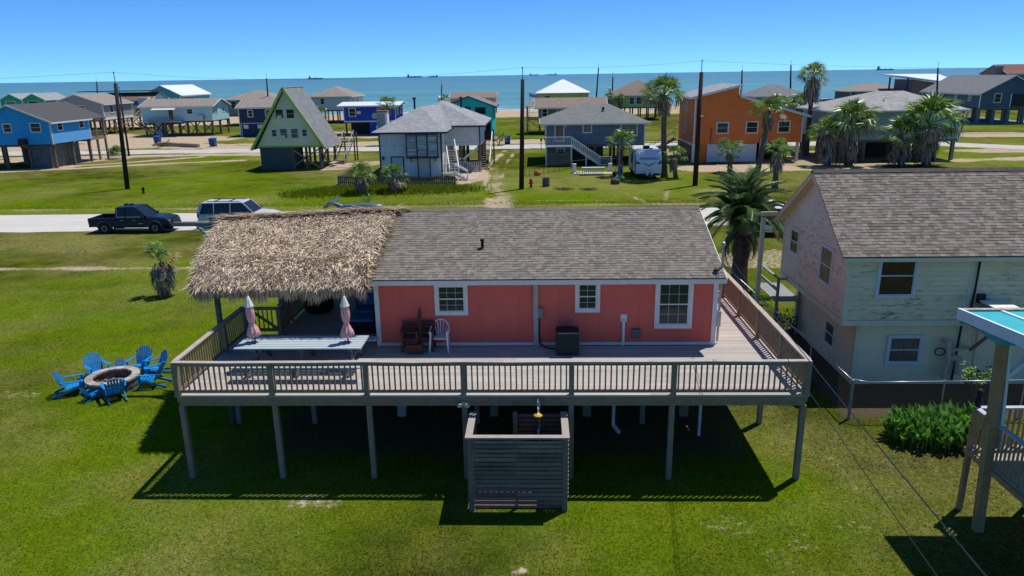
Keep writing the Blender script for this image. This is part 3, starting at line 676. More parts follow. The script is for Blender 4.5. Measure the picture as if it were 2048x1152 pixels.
def deck_rail(p, q, posts, wavy=.02, end0=True):
    p = Vector((*p, DZ)); q = Vector((*q, DZ)); L_ = (q-p).length; d = (q-p)/L_; rz = math.atan2(d.y, d.x)
    n = int(L_/.145)
    for i in range(n):
        r = p+d*(.09+i*.145)
        if any(abs((r-p).length-t) < .085 for t in posts): continue
        inst('baluster', balm, dk, r+Vector((0, 0, .09+.41+.01)), (capj.uniform(-.008, .008), capj.uniform(-.008, .008), rz))
    # cap in gently wavy lengths
    m = max(2, int(L_/1.25)); zz = [0]+[capj.uniform(-wavy, wavy*.6) for _ in range(m-1)]+[0]
    b = B(); b2 = B()
    for i in range(m):
        a = p+d*(L_*i/m); c = p+d*(L_*(i+1)/m)
        za, zc = .95+zz[i], .95+zz[i+1]
        b.beam(a+Vector((0,0,za)), c+Vector((0,0,zc)), .15, .036); b2.beam(a+Vector((0,0,za-.065)), c+Vector((0,0,zc-.065)), .04, .085)
    b.obj('rail_cap', capwood, dk); b2.obj('top_rail', dwood, dk)
    B().beam(p+Vector((0,0,.12)), q+Vector((0,0,.12)), .04, .085).obj('bottom_rail', dwood, dk)
deck_rail((DX0, DY0), (DX1, DY0), [x-DX0 for x in PXS], .018)
ys = [2.0, 4.2, 6.4, 8.6, 10.8]
deck_rail((DX1-.05, DY0+.08), (DX1-.05, 28.95), ys, .01)
for t in ys: bp('post', dk, postm, DX1-.115, DX1+.015, DY0+.08+t-.065, DY0+.08+t+.065, DZ, 3.42)
deck_rail((DX0+.05, DY0+.08), (DX0+.05, 22.42), [3.0, 4.78], .01)
for yy in (20.75, 22.42): bp('post', dk, postm, DX0-.01, DX0+.12, yy-.065, yy+.065, DZ, 3.42)
deck_rail((-8.43, 22.5), (-8.43, 28), [0, 2.8], .01)
for yy in (22.44, 25.3, 28): bp('post', dk, postm, -8.5, -8.37, yy-.065, yy+.065, DZ, 3.42)
# gate at the head of the stair
b = B(); b.beam((-9.5, 22.45, 3.4), (-8.52, 22.45, 3.4), .06, .1); b.beam((-9.5, 22.45, 2.66), (-8.52, 22.45, 2.66), .06, .1)
for x in np.arange(-9.4, -8.55, .145): b.box(x-.017, x+.017, 22.43, 22.47, 2.7, 3.36)
b.obj('gate', dwood, dk)
for s in (-9.5, -8.5):
    B().beam((s, 22.5, 2.45), (s, 26.3, .05), .05, .25).obj('stair_stringer', dwood, dk)
    B().beam((s, 22.5, 3.4), (s, 26.3, 1.0), .09, .06).obj('stair_handrail', dwood, dk)
    bp('post', dk, postm, s-.05, s+.05, 26.25, 26.35, 0, 1.0)
b = B()
for i in range(1, 13): t = i/13; b.box(-9.5, -8.5, 22.5+3.8*t-.13, 22.5+3.8*t+.13, 2.42-2.4*t, 2.46-2.4*t)
b.obj('stair_tread', dwood, dk, kind='stuff')
# pipes and a slatted screen in the shade below
b = B(); b.cyl((2.35, 20.6, .15), (2.35, 20.6, 2.2), .05); b.cyl((2.35, 20.6, .15), (2.5, 20.3, .05), .06); b.obj('drain_pipe', white, dk)
b = B(); b.cyl((4.9, 20.2, 0), (4.9, 20.2, 2.3), .045); b.obj('drain_pipe', white, dk)
for i in range(6): bp('slat', dk, greyw, 2.9, 4.7, 21.9, 21.93, .3+i*.28, .5+i*.28)

# ------------------------------------------------------------------ palm thatched canopy
thcol = mk('thatch_frond', (.70, .585, .45), .9, .28, 1.6, island=.72, trans=.15)
thdark = mk('thatch_underlay', (.14, .10, .07), 1, .3, 6)
tp = T('palm_thatch_canopy', 'sandy brown palm thatch canopy roof on log posts over the left deck', 'canopy', (-7.5, 23, 0))
def TS(u, v):   # eave v=0, ridge v=1
    e0, e1 = Vector((-10.2, 20.45, 4.93)), Vector((-5.05, 20.5, 4.97)); r0, r1 = Vector((-10.95, 24.9, 5.86)), Vector((-4.85, 25.0, 6.1))
    p = e0.lerp(e1, u).lerp(r0.lerp(r1, u), v); p.z += .05*math.sin(u*7+1)*math.sin(v*3.1)+.07*math.sin(v*math.pi)-.30*max(0, 1-max(v, 0)/.2)**2; return p
def TN(u, v):
    e0, e1 = Vector((-10.9, 29.4, 4.9)), Vector((-4.8, 29.4, 4.95)); r0, r1 = Vector((-10.95, 24.9, 5.86)), Vector((-4.85, 25.0, 6.1))
    p = e0.lerp(e1, u).lerp(r0.lerp(r1, u), v); return p
b = B()
for S in (TS, TN):
    g = [[S(i/10, j/6)-Vector((0, 0, .05)) for i in range(11)] for j in range(7)]
    vs = [p for r in g for p in r]+[p-Vector((0,0,.22)) for r in g for p in r]; fs = []
    for j in range(6):
        for i in range(10): a = j*11+i; fs += [(a, a+1, a+12, a+11), (a+77+11, a+77+12, a+77+1, a+77)]
    for i in range(10): fs += [(i, i+77, i+78, i+1), (66+i, 67+i, 67+i+77, 66+i+77)]
    for j in range(6): fs += [(j*11, j*11+11, j*11+88, j*11+77), (j*11+10, j*11+87, j*11+98, j*11+21)]
    b.add(vs, fs)
b.obj('thatch_underlay', thdark, tp)
def strip(b, p, d, nrm, L_, w, curl):
    d = d.normalized(); s = d.cross(nrm).normalized()*w/2; p1 = p+d*L_*.55+nrm*curl; p2 = p+d*L_+nrm*curl*.3
    n = len(b.v); b.v += [tuple(p-s*.7), tuple(p+s*.7), tuple(p1+s), tuple(p1-s), tuple(p2+s*.15), tuple(p2-s*.15)]
    b.f += [(n, n+1, n+2, n+3), (n+3, n+2, n+4, n+5)]
tr_ = random.Random(11)
b = B()
for S, cnt in ((TS, 30000), (TN, 3000)):
    for i in range(cnt):
        u, v = tr_.random(), tr_.random()**.92; p = S(u, v); q = S(u, v-.05); dn = (q-p).normalized(); al = (S(min(u+.02, 1.02), v)-p).normalized()
        nr = al.cross(-dn).normalized(); nr = nr if nr.z > 0 else -nr
        a = tr_.gauss(0, .6); d = dn*math.cos(a)+al*math.sin(a)+nr*tr_.uniform(-.02, .32)
        strip(b, p+nr*tr_.uniform(-.04, .07), d, nr, tr_.uniform(.12, .42), tr_.uniform(.008, .024), tr_.uniform(0, .06))
b.obj('thatch_fronds', thcol, tp, kind='stuff')
b = B()
for i in range(9000):
    u, v = tr_.random(), tr_.random(); v = v if tr_.random() < .6 else v*.3
    if vnoise(u*6.5, v*4.6, .35, 71) < .5 and tr_.random() < .75: continue
    p = TS(u, v); q = TS(u, v-.05); dn = (q-p).normalized(); al = (TS(min(u+.02, 1.02), v)-p).normalized(); nr = al.cross(-dn).normalized(); nr = nr if nr.z > 0 else -nr
    a = tr_.gauss(0, .6); strip(b, p+nr*tr_.uniform(.03, .09), dn*math.cos(a)+al*math.sin(a)+nr*tr_.uniform(0, .3), nr, tr_.uniform(.12, .34), tr_.uniform(.01, .03), tr_.uniform(0, .06))
b.obj('dark_fronds', mk('thatch_dark_frond', (.25, .165, .095), .95, .3, 3, island=.6, trans=.1), tp, kind='stuff')
b = B()
for i in range(8500):   # drooping eave fringe in two tiers
    u = tr_.random(); tier = tr_.random(); p = TS(u, tr_.uniform(0, .17)*(1-tier*.8))+Vector((0, -.02, .03-tier*.08)); L_ = tr_.uniform(.12, .44)*(1+.35*math.sin(u*29)*math.sin(u*11))
    strip(b, p, Vector((tr_.gauss(0, .16), tr_.uniform(-.75, -.02)*(1-tier*.6), -1)), Vector((0, -1, .2)).normalized(), L_, tr_.uniform(.008, .022), tr_.uniform(-.01, .05))
b.obj('eave_fringe', mk('thatch_fringe', (.60, .45, .28), .95, .25, 3, island=.6, trans=.15), tp, kind='stuff')
b = B()
for k_, (u0, sx1) in enumerate(((0, -1), (1, 1))):
    for i in range(1300):
        v = tr_.random(); p = TS(u0, v)+Vector((0, 0, tr_.uniform(-.15, .05))); strip(b, p-Vector((sx1*.1, 0, 0)), Vector((sx1*tr_.uniform(.2, 1), tr_.uniform(-.9, .2), tr_.uniform(-.5, .05))), Vector((0, 0, 1)), tr_.uniform(.15, .4), tr_.uniform(.015, .04), .02)
for i in range(2300):
    u = tr_.random(); p = TS(u, 1)+Vector((0, tr_.uniform(-.25, .2), tr_.uniform(0, .13))); a = tr_.gauss(0, .5)+(math.pi if tr_.random() < .5 else 0)
    strip(b, p, Vector((math.cos(a), math.sin(a)*.6, tr_.uniform(-.15, .15))), Vector((0, 0, 1)), tr_.uniform(.3, .75), tr_.uniform(.02, .05), tr_.uniform(0, .06))
b.obj('edge_fronds', mk('thatch_edge', (.34, .25, .16), .95, .25, 3, island=.6), tp, kind='stuff')
logm = mk('green_grey_log', (.115, .125, .095), .85, .25, 6)
for (x, y, zt) in ((-9.72, 20.95, 5.0), (-9.7, 23.2, 5.6), (-9.75, 26.8, 5.4), (-8.62, 23.3, 5.6), (-5.2, 28.0, 5.0)):
    B().cyl((x, y, 0), (x, y, zt), .1, .085, 10).obj('log_post', logm, tp, smooth=True)
B().cyl((-8.95, 24.4, 2.3), (-8.62, 23.4, 4.9), .06).obj('log_brace', logm, tp, smooth=True)
B().cyl((-10.3, 20.9, 4.72), (-4.9, 20.9, 4.76), .09, n=8).obj('eave_log', logm, tp)
lm2 = mk('weathered_green_log', (.17, .22, .17), .85, .2, 6)
B().cyl((-12.55, 24.6, 5.80), (-10.4, 24.6, 5.82), .085, .09, 12).obj('ridge_log', lm2, tp, smooth=True)
B().cyl((-11.75, 24.6, 5.75), (-10.9, 24.1, 5.15), .07, .07, 10).obj('ridge_brace', lm2, tp, smooth=True)
# blue fish figure on the ridge
fm_ = mk('blue_grey_fibreglass', (.055, .12, .20), .4, .25, 6, spec=.5)
fg = T('fish_figure', 'blue grey figure with a raised tail lying on the thatch ridge', 'figure', (-6.1, 25.8, 5.9))
b = B(); b.lathe((0, 0, 0), [(.02, -.95), (.09, -.8), (.13, -.5), (.145, 0), (.14, .4), (.10, .62), (.03, .7)], 14)
bb = B(); bb.add([(-6.15+z, 25.8+y_, 6.12+x_) for x_, y_, z in b.v], b.f); bb.obj('body', fm_, fg, smooth=True)
b = B(); b.cyl((-6.95, 25.8, 6.12), (-7.25, 25.8, 6.27), .1, .06, 8); b.slab([(-7.2, 25.7, 6.27), (-7.35, 25.5, 6.33), (-7.6, 25.62, 6.12), (-7.5, 25.85, 6.1), (-7.25, 25.95, 6.28)], (0, .02, .05)); b.slab([(-7.2, 25.85, 6.27), (-7.1, 26.1, 6.36), (-7.4, 26.15, 6.3), (-7.5, 25.95, 6.2)], (0, .02, .05)); b.obj('tail', fm_, fg)

# ------------------------------------------------------------------ outdoor shower
shm = mk('shower_slat_wood', (.17, .15, .125), .8, .2, 3, .15, 40, objr=.22)
shp = mk('shower_post_wood', (.17, .15, .115), .8, .2, 4)
ss = T('outdoor_shower', 'grey slatted outdoor shower enclosure standing under the front edge of the deck', 'shower', (-.5, 16.8, 0))
sx0, sx1_, sy0, sy1 = -1.72, .73, 16.15, 17.55
for x in (sx0+.05, sx1_-.05):
    for y in (sy0+.05, sy1-.05): bp('post', ss, shp, x-.065, x+.065, y-.065, y+.065, 0, 2.04)
bp('post', ss, shp, -.56, -.5, sy0+.07, sy0+.13, .1, 2.03); bp('post', ss, shp, -.64, -.52, sy1-.1, sy1-.02, .1, 2.1)
rs = random.Random(4)
def bowed(name, p, q, h, bow, th=.024, tilt=.026, mat=shm):
    """thin slat from p to q whose lower edge bows by bow in the middle"""
    p = Vector(p); q = Vector(q); d = (q-p).normalized(); n = Vector((d.y, -d.x, 0)); b = B(); m = 6; vs = []
    for i in range(m+1):
        t = i/m; c = p.lerp(q, t); k_ = bow*4*t*(1-t)
        vs += [c, c+n*th, c+n*(tilt+th)+Vector((0,0,h-k_)), c+n*tilt+Vector((0,0,h-k_))]
    fs = []
    for i in range(m):
        a = i*4; c = a+4; fs += [(a, a+1, c+1, c), (a+1, a+2, c+2, c+1), (a+2, a+3, c+3, c+2), (a+3, a, c, c+3)]
    fs += [(3,2,1,0), (m*4, m*4+1, m*4+2, m*4+3)]
    b.add(vs, fs); b.obj(name, mat, ss)
for i in range(15):
    z = .2+i*.121
    for a, c in ((sx0+.12, -.535), (-.525, sx1_-.12)):
        bow = rs.choice([0, 0, .004, .012, .02, .024]) if i > 7 else rs.choice([0, 0, .0, .006, .01])
        bowed('slat', (a, sy0+.0, z), (c, sy0+.0, z), .113, bow*.9)
    bowed('slat', (sx0, sy1-.12, z), (sx0, sy0+.12, z), .124, rs.choice([0, .01])); bowed('slat', (sx1_, sy0+.12, z), (sx1_, sy1-.12, z), .124, rs.choice([0, .01]))
brn = mk('reddish_slat_wood', (.16, .10, .075), .8, .2, 3, objr=.15)
for i in range(14): z = .25+i*.13; bp('inner_slat', ss, brn, -.5, sx1_-.1, sy1-.07, sy1-.045, z, z+.1, (R_(14), 0, 0))
capl = mk('shower_cap_wood', (.34, .29, .255), .7, .15, 5)
b = B(); b.box(sx0-.06, sx1_+.06, sy0-.06, sy0+.1, 2.045, 2.085); b.box(sx0-.06, sx0+.12, sy0+.103, sy1, 2.045, 2.085); b.box(sx1_-.12, sx1_+.06, sy0+.103, sy1, 2.045, 2.085); b.obj('top_cap', capl, ss)
B().box(sx0+.1, sx1_-.1, sy0+.1, sy1, .02, .1).obj('shower_floor', mk('reddish_floor_board', (.20, .11, .085), .85, .2, 5), ss)
hd = T('rain_shower', 'yellow round shower head on a white arm above the outdoor shower', 'shower head', (.02, 17.5, 2.1))
b = B(); b.cyl((.02, 17.57, 2.42), (.02, 17.63, 2.42), .1, n=16); b.obj('wall_flange', mk('dull_brass', (.20, .19, .09), .5, .2, 6), hd)
B().tube([(.02, 17.57, 2.42), (.02, 17.35, 2.40), (.02, 17.2, 2.32), (.02, 17.18, 2.22)], .014, 8).obj('arm', white, hd)
b = B(); b.lathe((.02, 17.18, 2.13), [(.105, 0), (.12, .015), (.11, .04), (.05, .07), (.02, .1)], 18); b.obj('rose', mk('yellow_brass', (.75, .42, .06), .35, .1, 6), hd, smooth=True)
B().tube([(.06, 17.5, 2.38), (.06, 17.47, 1.2), (.04, 17.4, .6)], .012, 6).obj('hose', white, hd)
cd = T('shower_caddy', 'small dark caddy with bottles hanging under the shower head', 'caddy', (.0, 17.36, 1.3))
b = B(); b.box(-.14, .12, 17.3, 17.42, 1.38, 1.42); b.box(-.14, -.12, 17.3, 17.42, 1.42, 1.6); b.box(.1, .12, 17.3, 17.42, 1.42, 1.6); b.box(-.12, .1, 17.3, 17.31, 1.5, 1.53); b.obj('rack', darkm, cd)
b = B(); b.cyl((.03, 17.36, 1.42), (.03, 17.36, 1.66), .035); b.obj('bottle', mk('pale_plastic', (.35, .42, .5), .4, .1, 6), cd)
b = B(); b.cyl((-.07, 17.36, 1.42), (-.07, 17.36, 1.52), .03); b.obj('bottle', blackm, cd)
fl = T('floodlight', 'small grey twin floodlight fixed to the deck beam beside the shower', 'light', (-1.93, 17.5, 2.3))
b = B(); b.box(-2.0, -1.86, 17.5, 17.56, 2.24, 2.36); b.obj('mount', steel, fl)
lm_ = mk('pale_green_lens', (.45, .55, .5), .3, .1, 6)
for s in (-1, 1): B().lathe((-1.93+s*.1, 17.42, 2.26), [(.03, 0), (.065, .03), (.065, .07), (.03, .1)], 10).obj('lamp', lm_, fl)

# ------------------------------------------------------------------ things on the deck
tw_ = mk('pale_grey_blue_plank', (.36, .43, .46), .7, .08, 4, .1, 40, objr=.06)
tf = mk('dark_grey_table_frame', (.10, .12, .14), .7, .15, 5)
pt = T('picnic_table', 'long pale grey plank picnic table with two closed parasols through it', 'table', (-6.78, 19.66, DZ))
for i in range(6):
    y0_ = 19.13+i*.181; bp('plank', pt, tw_, -8.6, -4.96, y0_, y0_+.155, 3.23, 3.27)
for y0_ in (18.45, 18.62, 20.62, 20.79): bp('bench_plank', pt, tw_, -8.45, -4.85, y0_, y0_+.16, 2.93, 2.965)
for x in (-8.1, -6.75, -5.3):
    for s in (-1, 1): B().beam((x, 19.66+s*.85, DZ+.02), (x, 19.66+s*.25, 3.22), .09, .09).obj('leg', tf, pt)
    B().box(x-.04, x+.04, 18.45, 20.95, 2.86, 2.93).obj('crossbar', tf, pt)
    B().box(x-.04, x+.04, 19.15, 20.17, 3.16, 3.23).obj('top_bearer', tf, pt)
pk = mk('pink_patterned_cloth', (.66, .16, .17), .85, .2, 22, col2=(.80, .60, .56), bump=.2)
def parasol(x, y, tilt, label):
    u_ = T('closed_parasol', label, 'parasol', (x, y, 2.6), 'closed pink parasols')
    B().cyl((x, y, 2.6), (x+tilt, y, 4.42), .022, n=8).obj('pole', blackm, u_)
    rr_ = random.Random(int(abs(x)*100)); n = 28
    prof = [(.155, 3.46), (.20, 3.5), (.17, 3.62), (.12, 3.74), (.075, 3.84), (.115, 3.95), (.135, 4.1), (.12, 4.3), (.09, 4.42)]
    b = B(); vs = []
    for r, z in prof:
        for i in range(n):
            a = math.tau*i/n; k_ = 1+.22*math.cos(a*8+z*1.5)*(1 if z < 3.8 else .45); t = (z-2.6)/1.82
            vs.append((x+tilt*t+r*.9*k_*math.cos(a), y+r*.9*k_*math.sin(a), z+(.03*math.cos(a*8) if z < 3.52 else 0)))
    m = len(prof); b.add(vs, [(j*n+i, j*n+(i+1) % n, (j+1)*n+(i+1) % n, (j+1)*n+i) for j in range(m-1) for i in range(n)]); b.obj('canopy', pk, u_, smooth=True)
    b = B(); vs = []
    for r, z in ((.128, 4.36), (.09, 4.48), (.05, 4.6), (.02, 4.68)):
        for i in range(n): a = math.tau*i/n; k_ = 1+.12*math.cos(a*8); vs.append((x+tilt+r*k_*math.cos(a), y+r*k_*math.sin(a), z))
    b.add(vs, [(j*n+i, j*n+(i+1) % n, (j+1)*n+(i+1) % n, (j+1)*n+i) for j in range(3) for i in range(n)]+[tuple(range(3*n, 4*n))]); b.obj('top_cap', mk('cream_cloth', (.80, .76, .66), .8, .12, 8), u_, smooth=True)
    b = B(); b.lathe((x+tilt, y, 4.66), [(.022, 0), (.03, .02), (.01, .06)], 8); b.obj('finial', steel, u_)
parasol(-8.13, 19.66, -.10, 'closed pink patterned parasol with cream top at the railing end of the table')
parasol(-5.43, 19.64, -.03, 'closed pink patterned parasol with cream top at the house end of the table')
# white plastic chair
wp = mk('white_plastic', (.66, .65, .66), .4, .04, 5)
def plastic_chair(x, y, rz):
    u_ = T('plastic_chair', 'white plastic armchair with fan slatted back against the coral wall', 'chair', (x, y, DZ))
    def L(px, py, pz): c, s = math.cos(rz), math.sin(rz); return (x+px*c-py*s, y+px*s+py*c, DZ+pz)
    b = B(); b.slab([L(-.23, -.2, .42), L(.23, -.2, .42), L(.21, .22, .38), L(-.21, .22, .38)], (0, 0, -.03)); b.obj('seat', wp, u_)
    for sx2 in (-1, 1):
        for (a, c) in (((sx2*.24, -.22, .62), (sx2*.29, -.28, 0)), ((sx2*.22, .2, .4), (sx2*.26, .3, 0))): B().beam(L(*a), L(*c), .045, .045).obj('leg', wp, u_)
        b = B(); b.beam(L(sx2*.26, -.26, .64), L(sx2*.27, .2, .68), .06, .03); b.beam(L(sx2*.27, -.24, .64), L(sx2*.24, -.2, .42), .05, .03); b.obj('armrest', wp, u_)
    b = B(); pts = []
    for i in range(13): a = math.pi*i/12; pts.append(L(.27*math.cos(a), .24+.07*math.sin(a), .58+.3*math.sin(a)))
    for p, q in zip(pts[:-1], pts[1:]): b.beam(p, q, .04, .04)
    for i in range(1, 6): t = (i-3)/2.; b.beam(L(t*.10, .22, .38), L(t*.20, .30, .86-abs(t)*.09), .03, .012)
    b.beam(pts[0], L(.22, .22, .38), .04, .04); b.beam(pts[-1], L(-.22, .22, .38), .04, .04); b.obj('backrest', wp, u_)
plastic_chair(-2.97, 20.98, 0)
dwm = mk('dark_red_brown_wood', (.085, .035, .03), .7, .3, 6)
def bar_chair(x, y, label):
    u_ = T('wooden_chair', label, 'chair', (x, y, DZ), 'dark wooden slat chairs by the wall')
    b = B()
    for i in range(4): b.box(x-.22, x+.22, y-.25+i*.12, y-.15+i*.12, DZ+.42, DZ+.445)
    b.obj('seat', dwm, u_)
    for sx2 in (-1, 1):
        bp('leg', u_, dwm, x+sx2*.23-.03, x+sx2*.23+.03, y-.25, y-.19, DZ, DZ+.66); bp('leg', u_, dwm, x+sx2*.23-.03, x+sx2*.23+.03, y+.18, y+.24, DZ, DZ+.86)
        B().box(x+sx2*.23-.045, x+sx2*.23+.045, y-.27, y+.2, DZ+.665, DZ+.69).obj('armrest', dwm, u_)
    for z in (.5, .63, .76): bp('back_slat', u_, dwm, x-.2, x+.2, y+.19, y+.215, DZ+z, DZ+z+.09)
    B().box(x-.2, x+.2, y-.24, y-.2, DZ+.15, DZ+.19).obj('stretcher', dwm, u_)
bar_chair(-3.87, 20.95, 'dark red brown wooden slat chair nearest the left corner of the coral wall')
bar_chair(-3.40, 21.0, 'dark red brown wooden slat chair between its twin and the white plastic chair')
b = B(); b.slab([(-3.66, 20.78, DZ), (-3.56, 20.78, DZ), (-3.5, 21.0, 3.72), (-3.56, 21.0, 3.9), (-3.63, 21.0, 3.68)], (0, .035, 0)); b.obj('leaning_board', dwm, None, 'narrow dark pointed board leaning on the wall between the wooden chairs', 'board')
b = B(); b.box(-3.95, -3.45, 20.55, 20.7, DZ, DZ+.3); b.obj('low_crate', dwm, None, 'low dark wooden box in front of the wooden slat chairs', 'box')
acm = mk('dark_teal_cabinet', (.010, .026, .032), .6, .12, 6, spec=.15)
ac_unit(None, .92, 20.72, DZ, .68, 'dark blue grey air conditioner standing on the deck by the coral wall', acm)
# dark drum and wicker sofa below the thatch
b = B(); b.lathe((-7.85, 24.9, DZ), [(.40, 0), (.52, .1), (.55, .9), (.5, 1.05), (.46, 1.06)], 24); b.obj('drum_planter', blackm, None, 'tall round black tub on the deck under the thatch', 'tub', smooth=True)
sf_ = T('wicker_lounge', 'black wicker lounge seat with a bright blue cushion under the thatch', 'sofa', (-5.7, 23.2, DZ))
b = B(); b.box(-6.3, -5.1, 22.4, 24.3, DZ+.02, DZ+.35); b.box(-5.3, -5.1, 22.4, 24.3, DZ+.352, DZ+.8); b.box(-6.3, -5.302, 24.1, 24.3, DZ+.352, DZ+.75); b.obj('frame', blackm, sf_)
bcm = mk('blue_cushion', (.03, .22, .45), .8, .08, 6)
b = B(); b.box(-6.2, -5.35, 23.3, 24.05, DZ+.36, DZ+.5); b.obj('seat_cushion', bcm, sf_, bevel=.04)
b = B(); b.box(-6.2, -5.35, 22.5, 23.25, DZ+.36, DZ+.46); b.obj('seat_cushion', bcm, sf_, bevel=.04)
b = B(); b.slab([(-6.2, 23.85, DZ+.55), (-5.35, 23.85, DZ+.55), (-5.35, 24.2, DZ+.95), (-6.2, 24.2, DZ+.95)], (0, .12, 0)); b.obj('back_cushion', bcm, sf_)

# ------------------------------------------------------------------ fire pit and blue chairs
px_, py_ = -15.25, 23.85
fp = T('fire_pit', 'round stone fire pit with ash inside ringed by blue chairs', 'fire pit', (px_, py_, 0))
stm = mk('grey_stone_block', (.33, .30, .265), .95, .25, 7, .4, 30, objr=.25)
stb = mk('dark_sooty_stone', (.13, .125, .12), .95, .25, 7, .4, 30, objr=.2)
def wedge(r0, r1, a0, a1, z0, z1):
    b = B(); vs = []
    for z in (z0, z1):
        for r, a in ((r0, a0), (r1, a0), (r1, a1), (r0, a1)): vs.append((r*math.cos(a), r*math.sin(a), z))
    b.add(vs, [(3,2,1,0), (4,5,6,7), (0,1,5,4), (1,2,6,5), (2,3,7,6), (3,0,4,7)]); return b
nS = 18
w1 = wedge(.68, .86, -math.pi/nS*.96, math.pi/nS*.96, 0, .12).mesh('pit_stone'); w1.materials.append(stb)
w2 = wedge(.64, .90, -math.pi/nS*.97, math.pi/nS*.97, 0, .075).mesh('cap_stone'); w2.materials.append(stm)
for k_ in range(3):
    for i in range(nS):
        a = math.tau*(i+.5*(k_ % 2))/nS; inst('wall_stone', w1, fp, (px_, py_, k_*.124), (0, 0, a), (tr_.uniform(.985, 1.015), 1, 1))
for i in range(nS): inst('cap_stone', w2, fp, (px_, py_, .374+tr_.uniform(0, .01)), (0, 0, math.tau*i/nS), 1)
B().lathe((px_, py_, .0), [(.67, 0), (.66, .1), (.45, .14), (.1, .16)], 20).obj('ash_bed', mk('orange_ash', (.30, .17, .09), 1, .35, 5, .4, 30), fp)
for i in range(14):
    a = tr_.uniform(1.9, 4.0); r = tr_.uniform(.2, .56); s = tr_.uniform(.05, .11)
    b = B(); b.lathe((px_+r*math.cos(a), py_+r*math.sin(a), .1), [(s*.6, 0), (s, s*.5), (s*.8, s*1.1), (s*.2, s*1.4)], 6); b.obj('burnt_rock', stb, fp)
bl_ = mk('blue_plastic', (.004, .20, .50), .45, .1, 5, objr=.12, spec=.4)
def adirondack(loc, face, s, label):
    """seat faces local +y"""
    x, y = loc; u_ = T('adirondack_chair', label, 'chair', (x, y, 0), 'blue chairs round the fire pit'); u_.rotation_euler = (0, 0, 0)
    c, si = math.cos(face-math.pi/2), math.sin(face-math.pi/2)
    def L(px, py, pz): px *= s; py *= s; return (x+px*c-py*si, y+px*si+py*c, pz*s)
    def bm_(b, p, q, w, h, upv=(0,0,1)): b.beam(L(*p), L(*q), w*s, h*s, upv)
    fwd = (-si, c, .45)
    for i in range(5):
        b = B(); yy = .34-i*.115; zz = .38-i*.028; bm_(b, (-.28, yy, zz), (.28, yy, zz), .10, .022, (0, 0, 1)); b.obj('seat_slat', bl_, u_)
    nb = 7
    for i in range(nb):
        t = (i-(nb-1)/2)/((nb-1)/2); top = .62*(1-.22*t*t); b = B()
        bm_(b, (t*.24, -.16, .27), (t*.31, -.16-top*.52, .27+top*1.12), .072, .02, fwd); b.obj('back_slat', bl_, u_)
    b = B(); bm_(b, (-.29, -.31, .5), (.29, -.31, .5), .03, .06); b.obj('back_rail', bl_, u_)
    for sx2 in (-1, 1):
        b = B(); b.slab([L(sx2*.29, .42, .575), L(sx2*.42, .42, .575), L(sx2*.41, .0, .575), L(sx2*.36, -.38, .575), L(sx2*.30, -.38, .575)] if sx2 > 0 else [L(sx2*.42, .42, .575), L(sx2*.29, .42, .575), L(sx2*.30, -.38, .575), L(sx2*.36, -.38, .575), L(sx2*.41, .0, .575)], (0, 0, -.022*s)); b.obj('armrest', bl_, u_)
        b = B(); bm_(b, (sx2*.32, .36, 0), (sx2*.32, .36, .555), .03, .1, fwd); b.obj('leg', bl_, u_)
        b = B(); bm_(b, (sx2*.29, .40, .34), (sx2*.29, -.62, .03), .03, .09); b.obj('leg', bl_, u_)
chairs = [(203, 1.33, 0.93, 'bright blue adirondack chair on the left side of the fire pit'),
 (142, 1.37, 0.93, 'blue adirondack chair behind the pit on its left, back toward the open lawn'),
 (110, 1.24, 0.55, 'small child sized blue chair behind the fire pit between two full sized chairs'),
 (80, 1.45, 0.93, 'blue adirondack chair directly behind the fire pit'),
 (46, 1.48, 0.93, 'blue adirondack chair far right of the pit with arms toward the viewer'),
 (6, 1.37, 0.93, 'dark shaded blue adirondack chair nearest the deck, turned to the pit'),
 (302, 1.14, 0.93, 'blue adirondack chair in front of the pit seen from behind'),
 (258, 1.07, 0.53, 'small child sized blue chair in front of the pit, back to the viewer')]
for deg, r, s, lb in chairs:
    a = R_(deg); adirondack((px_+r*math.cos(a), py_+r*math.sin(a)), a+math.pi+R_(tr_.uniform(-8, 8)), s, lb)

# ------------------------------------------------------------------ pale weathered house on the right
mil = ((.11, .115, .075), .50, 3.2, (.8, .8, 3.5), 2.4, 5.2)
cream = mk('pale_weathered_siding', (.78, .71, .46), .8, .05, 1.5, stain=mil, objr=.03)
creaml = mk('pale_cream_wall', (.80, .74, .50), .85, .06, 1.5, .05, 20)
creamp = mk('cream_siding_coral_bounce', (.78, .66, .49), .8, .05, 1.5, stain=((.16, .125, .09), .52, 4.5, (.7, .7, 2.2), 2.4, 7.5), objr=.03)  # same cream paint with coral bounce light mixed in; stain is mildew
creamlp = mk('cream_wall_coral_bounce', (.76, .64, .44), .85, .06, 1.5)  # cream wall, pink bounce light put into the colour
rh = T('weathered_house', 'pale cream two-storey house with mildew stained siding and brown shingle roof', 'house', (15, 27, 0), 'beach houses')
ux0, ux1, uy0, uy1 = 10.35, 22., 23.72, 30.1; ry_, rz_ = 26.75, 7.12; ez = 4.98
b = B(); prism(b, [(uy0, 2.45), (uy1, 2.45), (uy1, ez), (ry_, rz_-.12), (uy0, ez)], 'x', ux0, ux1); b.obj('upper_wall', creamlp, rh)
B().box(11.0, ux1, 24.02, 30.0, 0, 2.44).obj('lower_wall', creaml, rh)
B().box(10.97, 10.995, 24.1, 29.9, .03, 2.4).obj('bounce_tint_panel', creamlp, rh)  # thin sheet carrying the painted bounce tint on the lower side
pit = .167
i = 0; z = 2.5
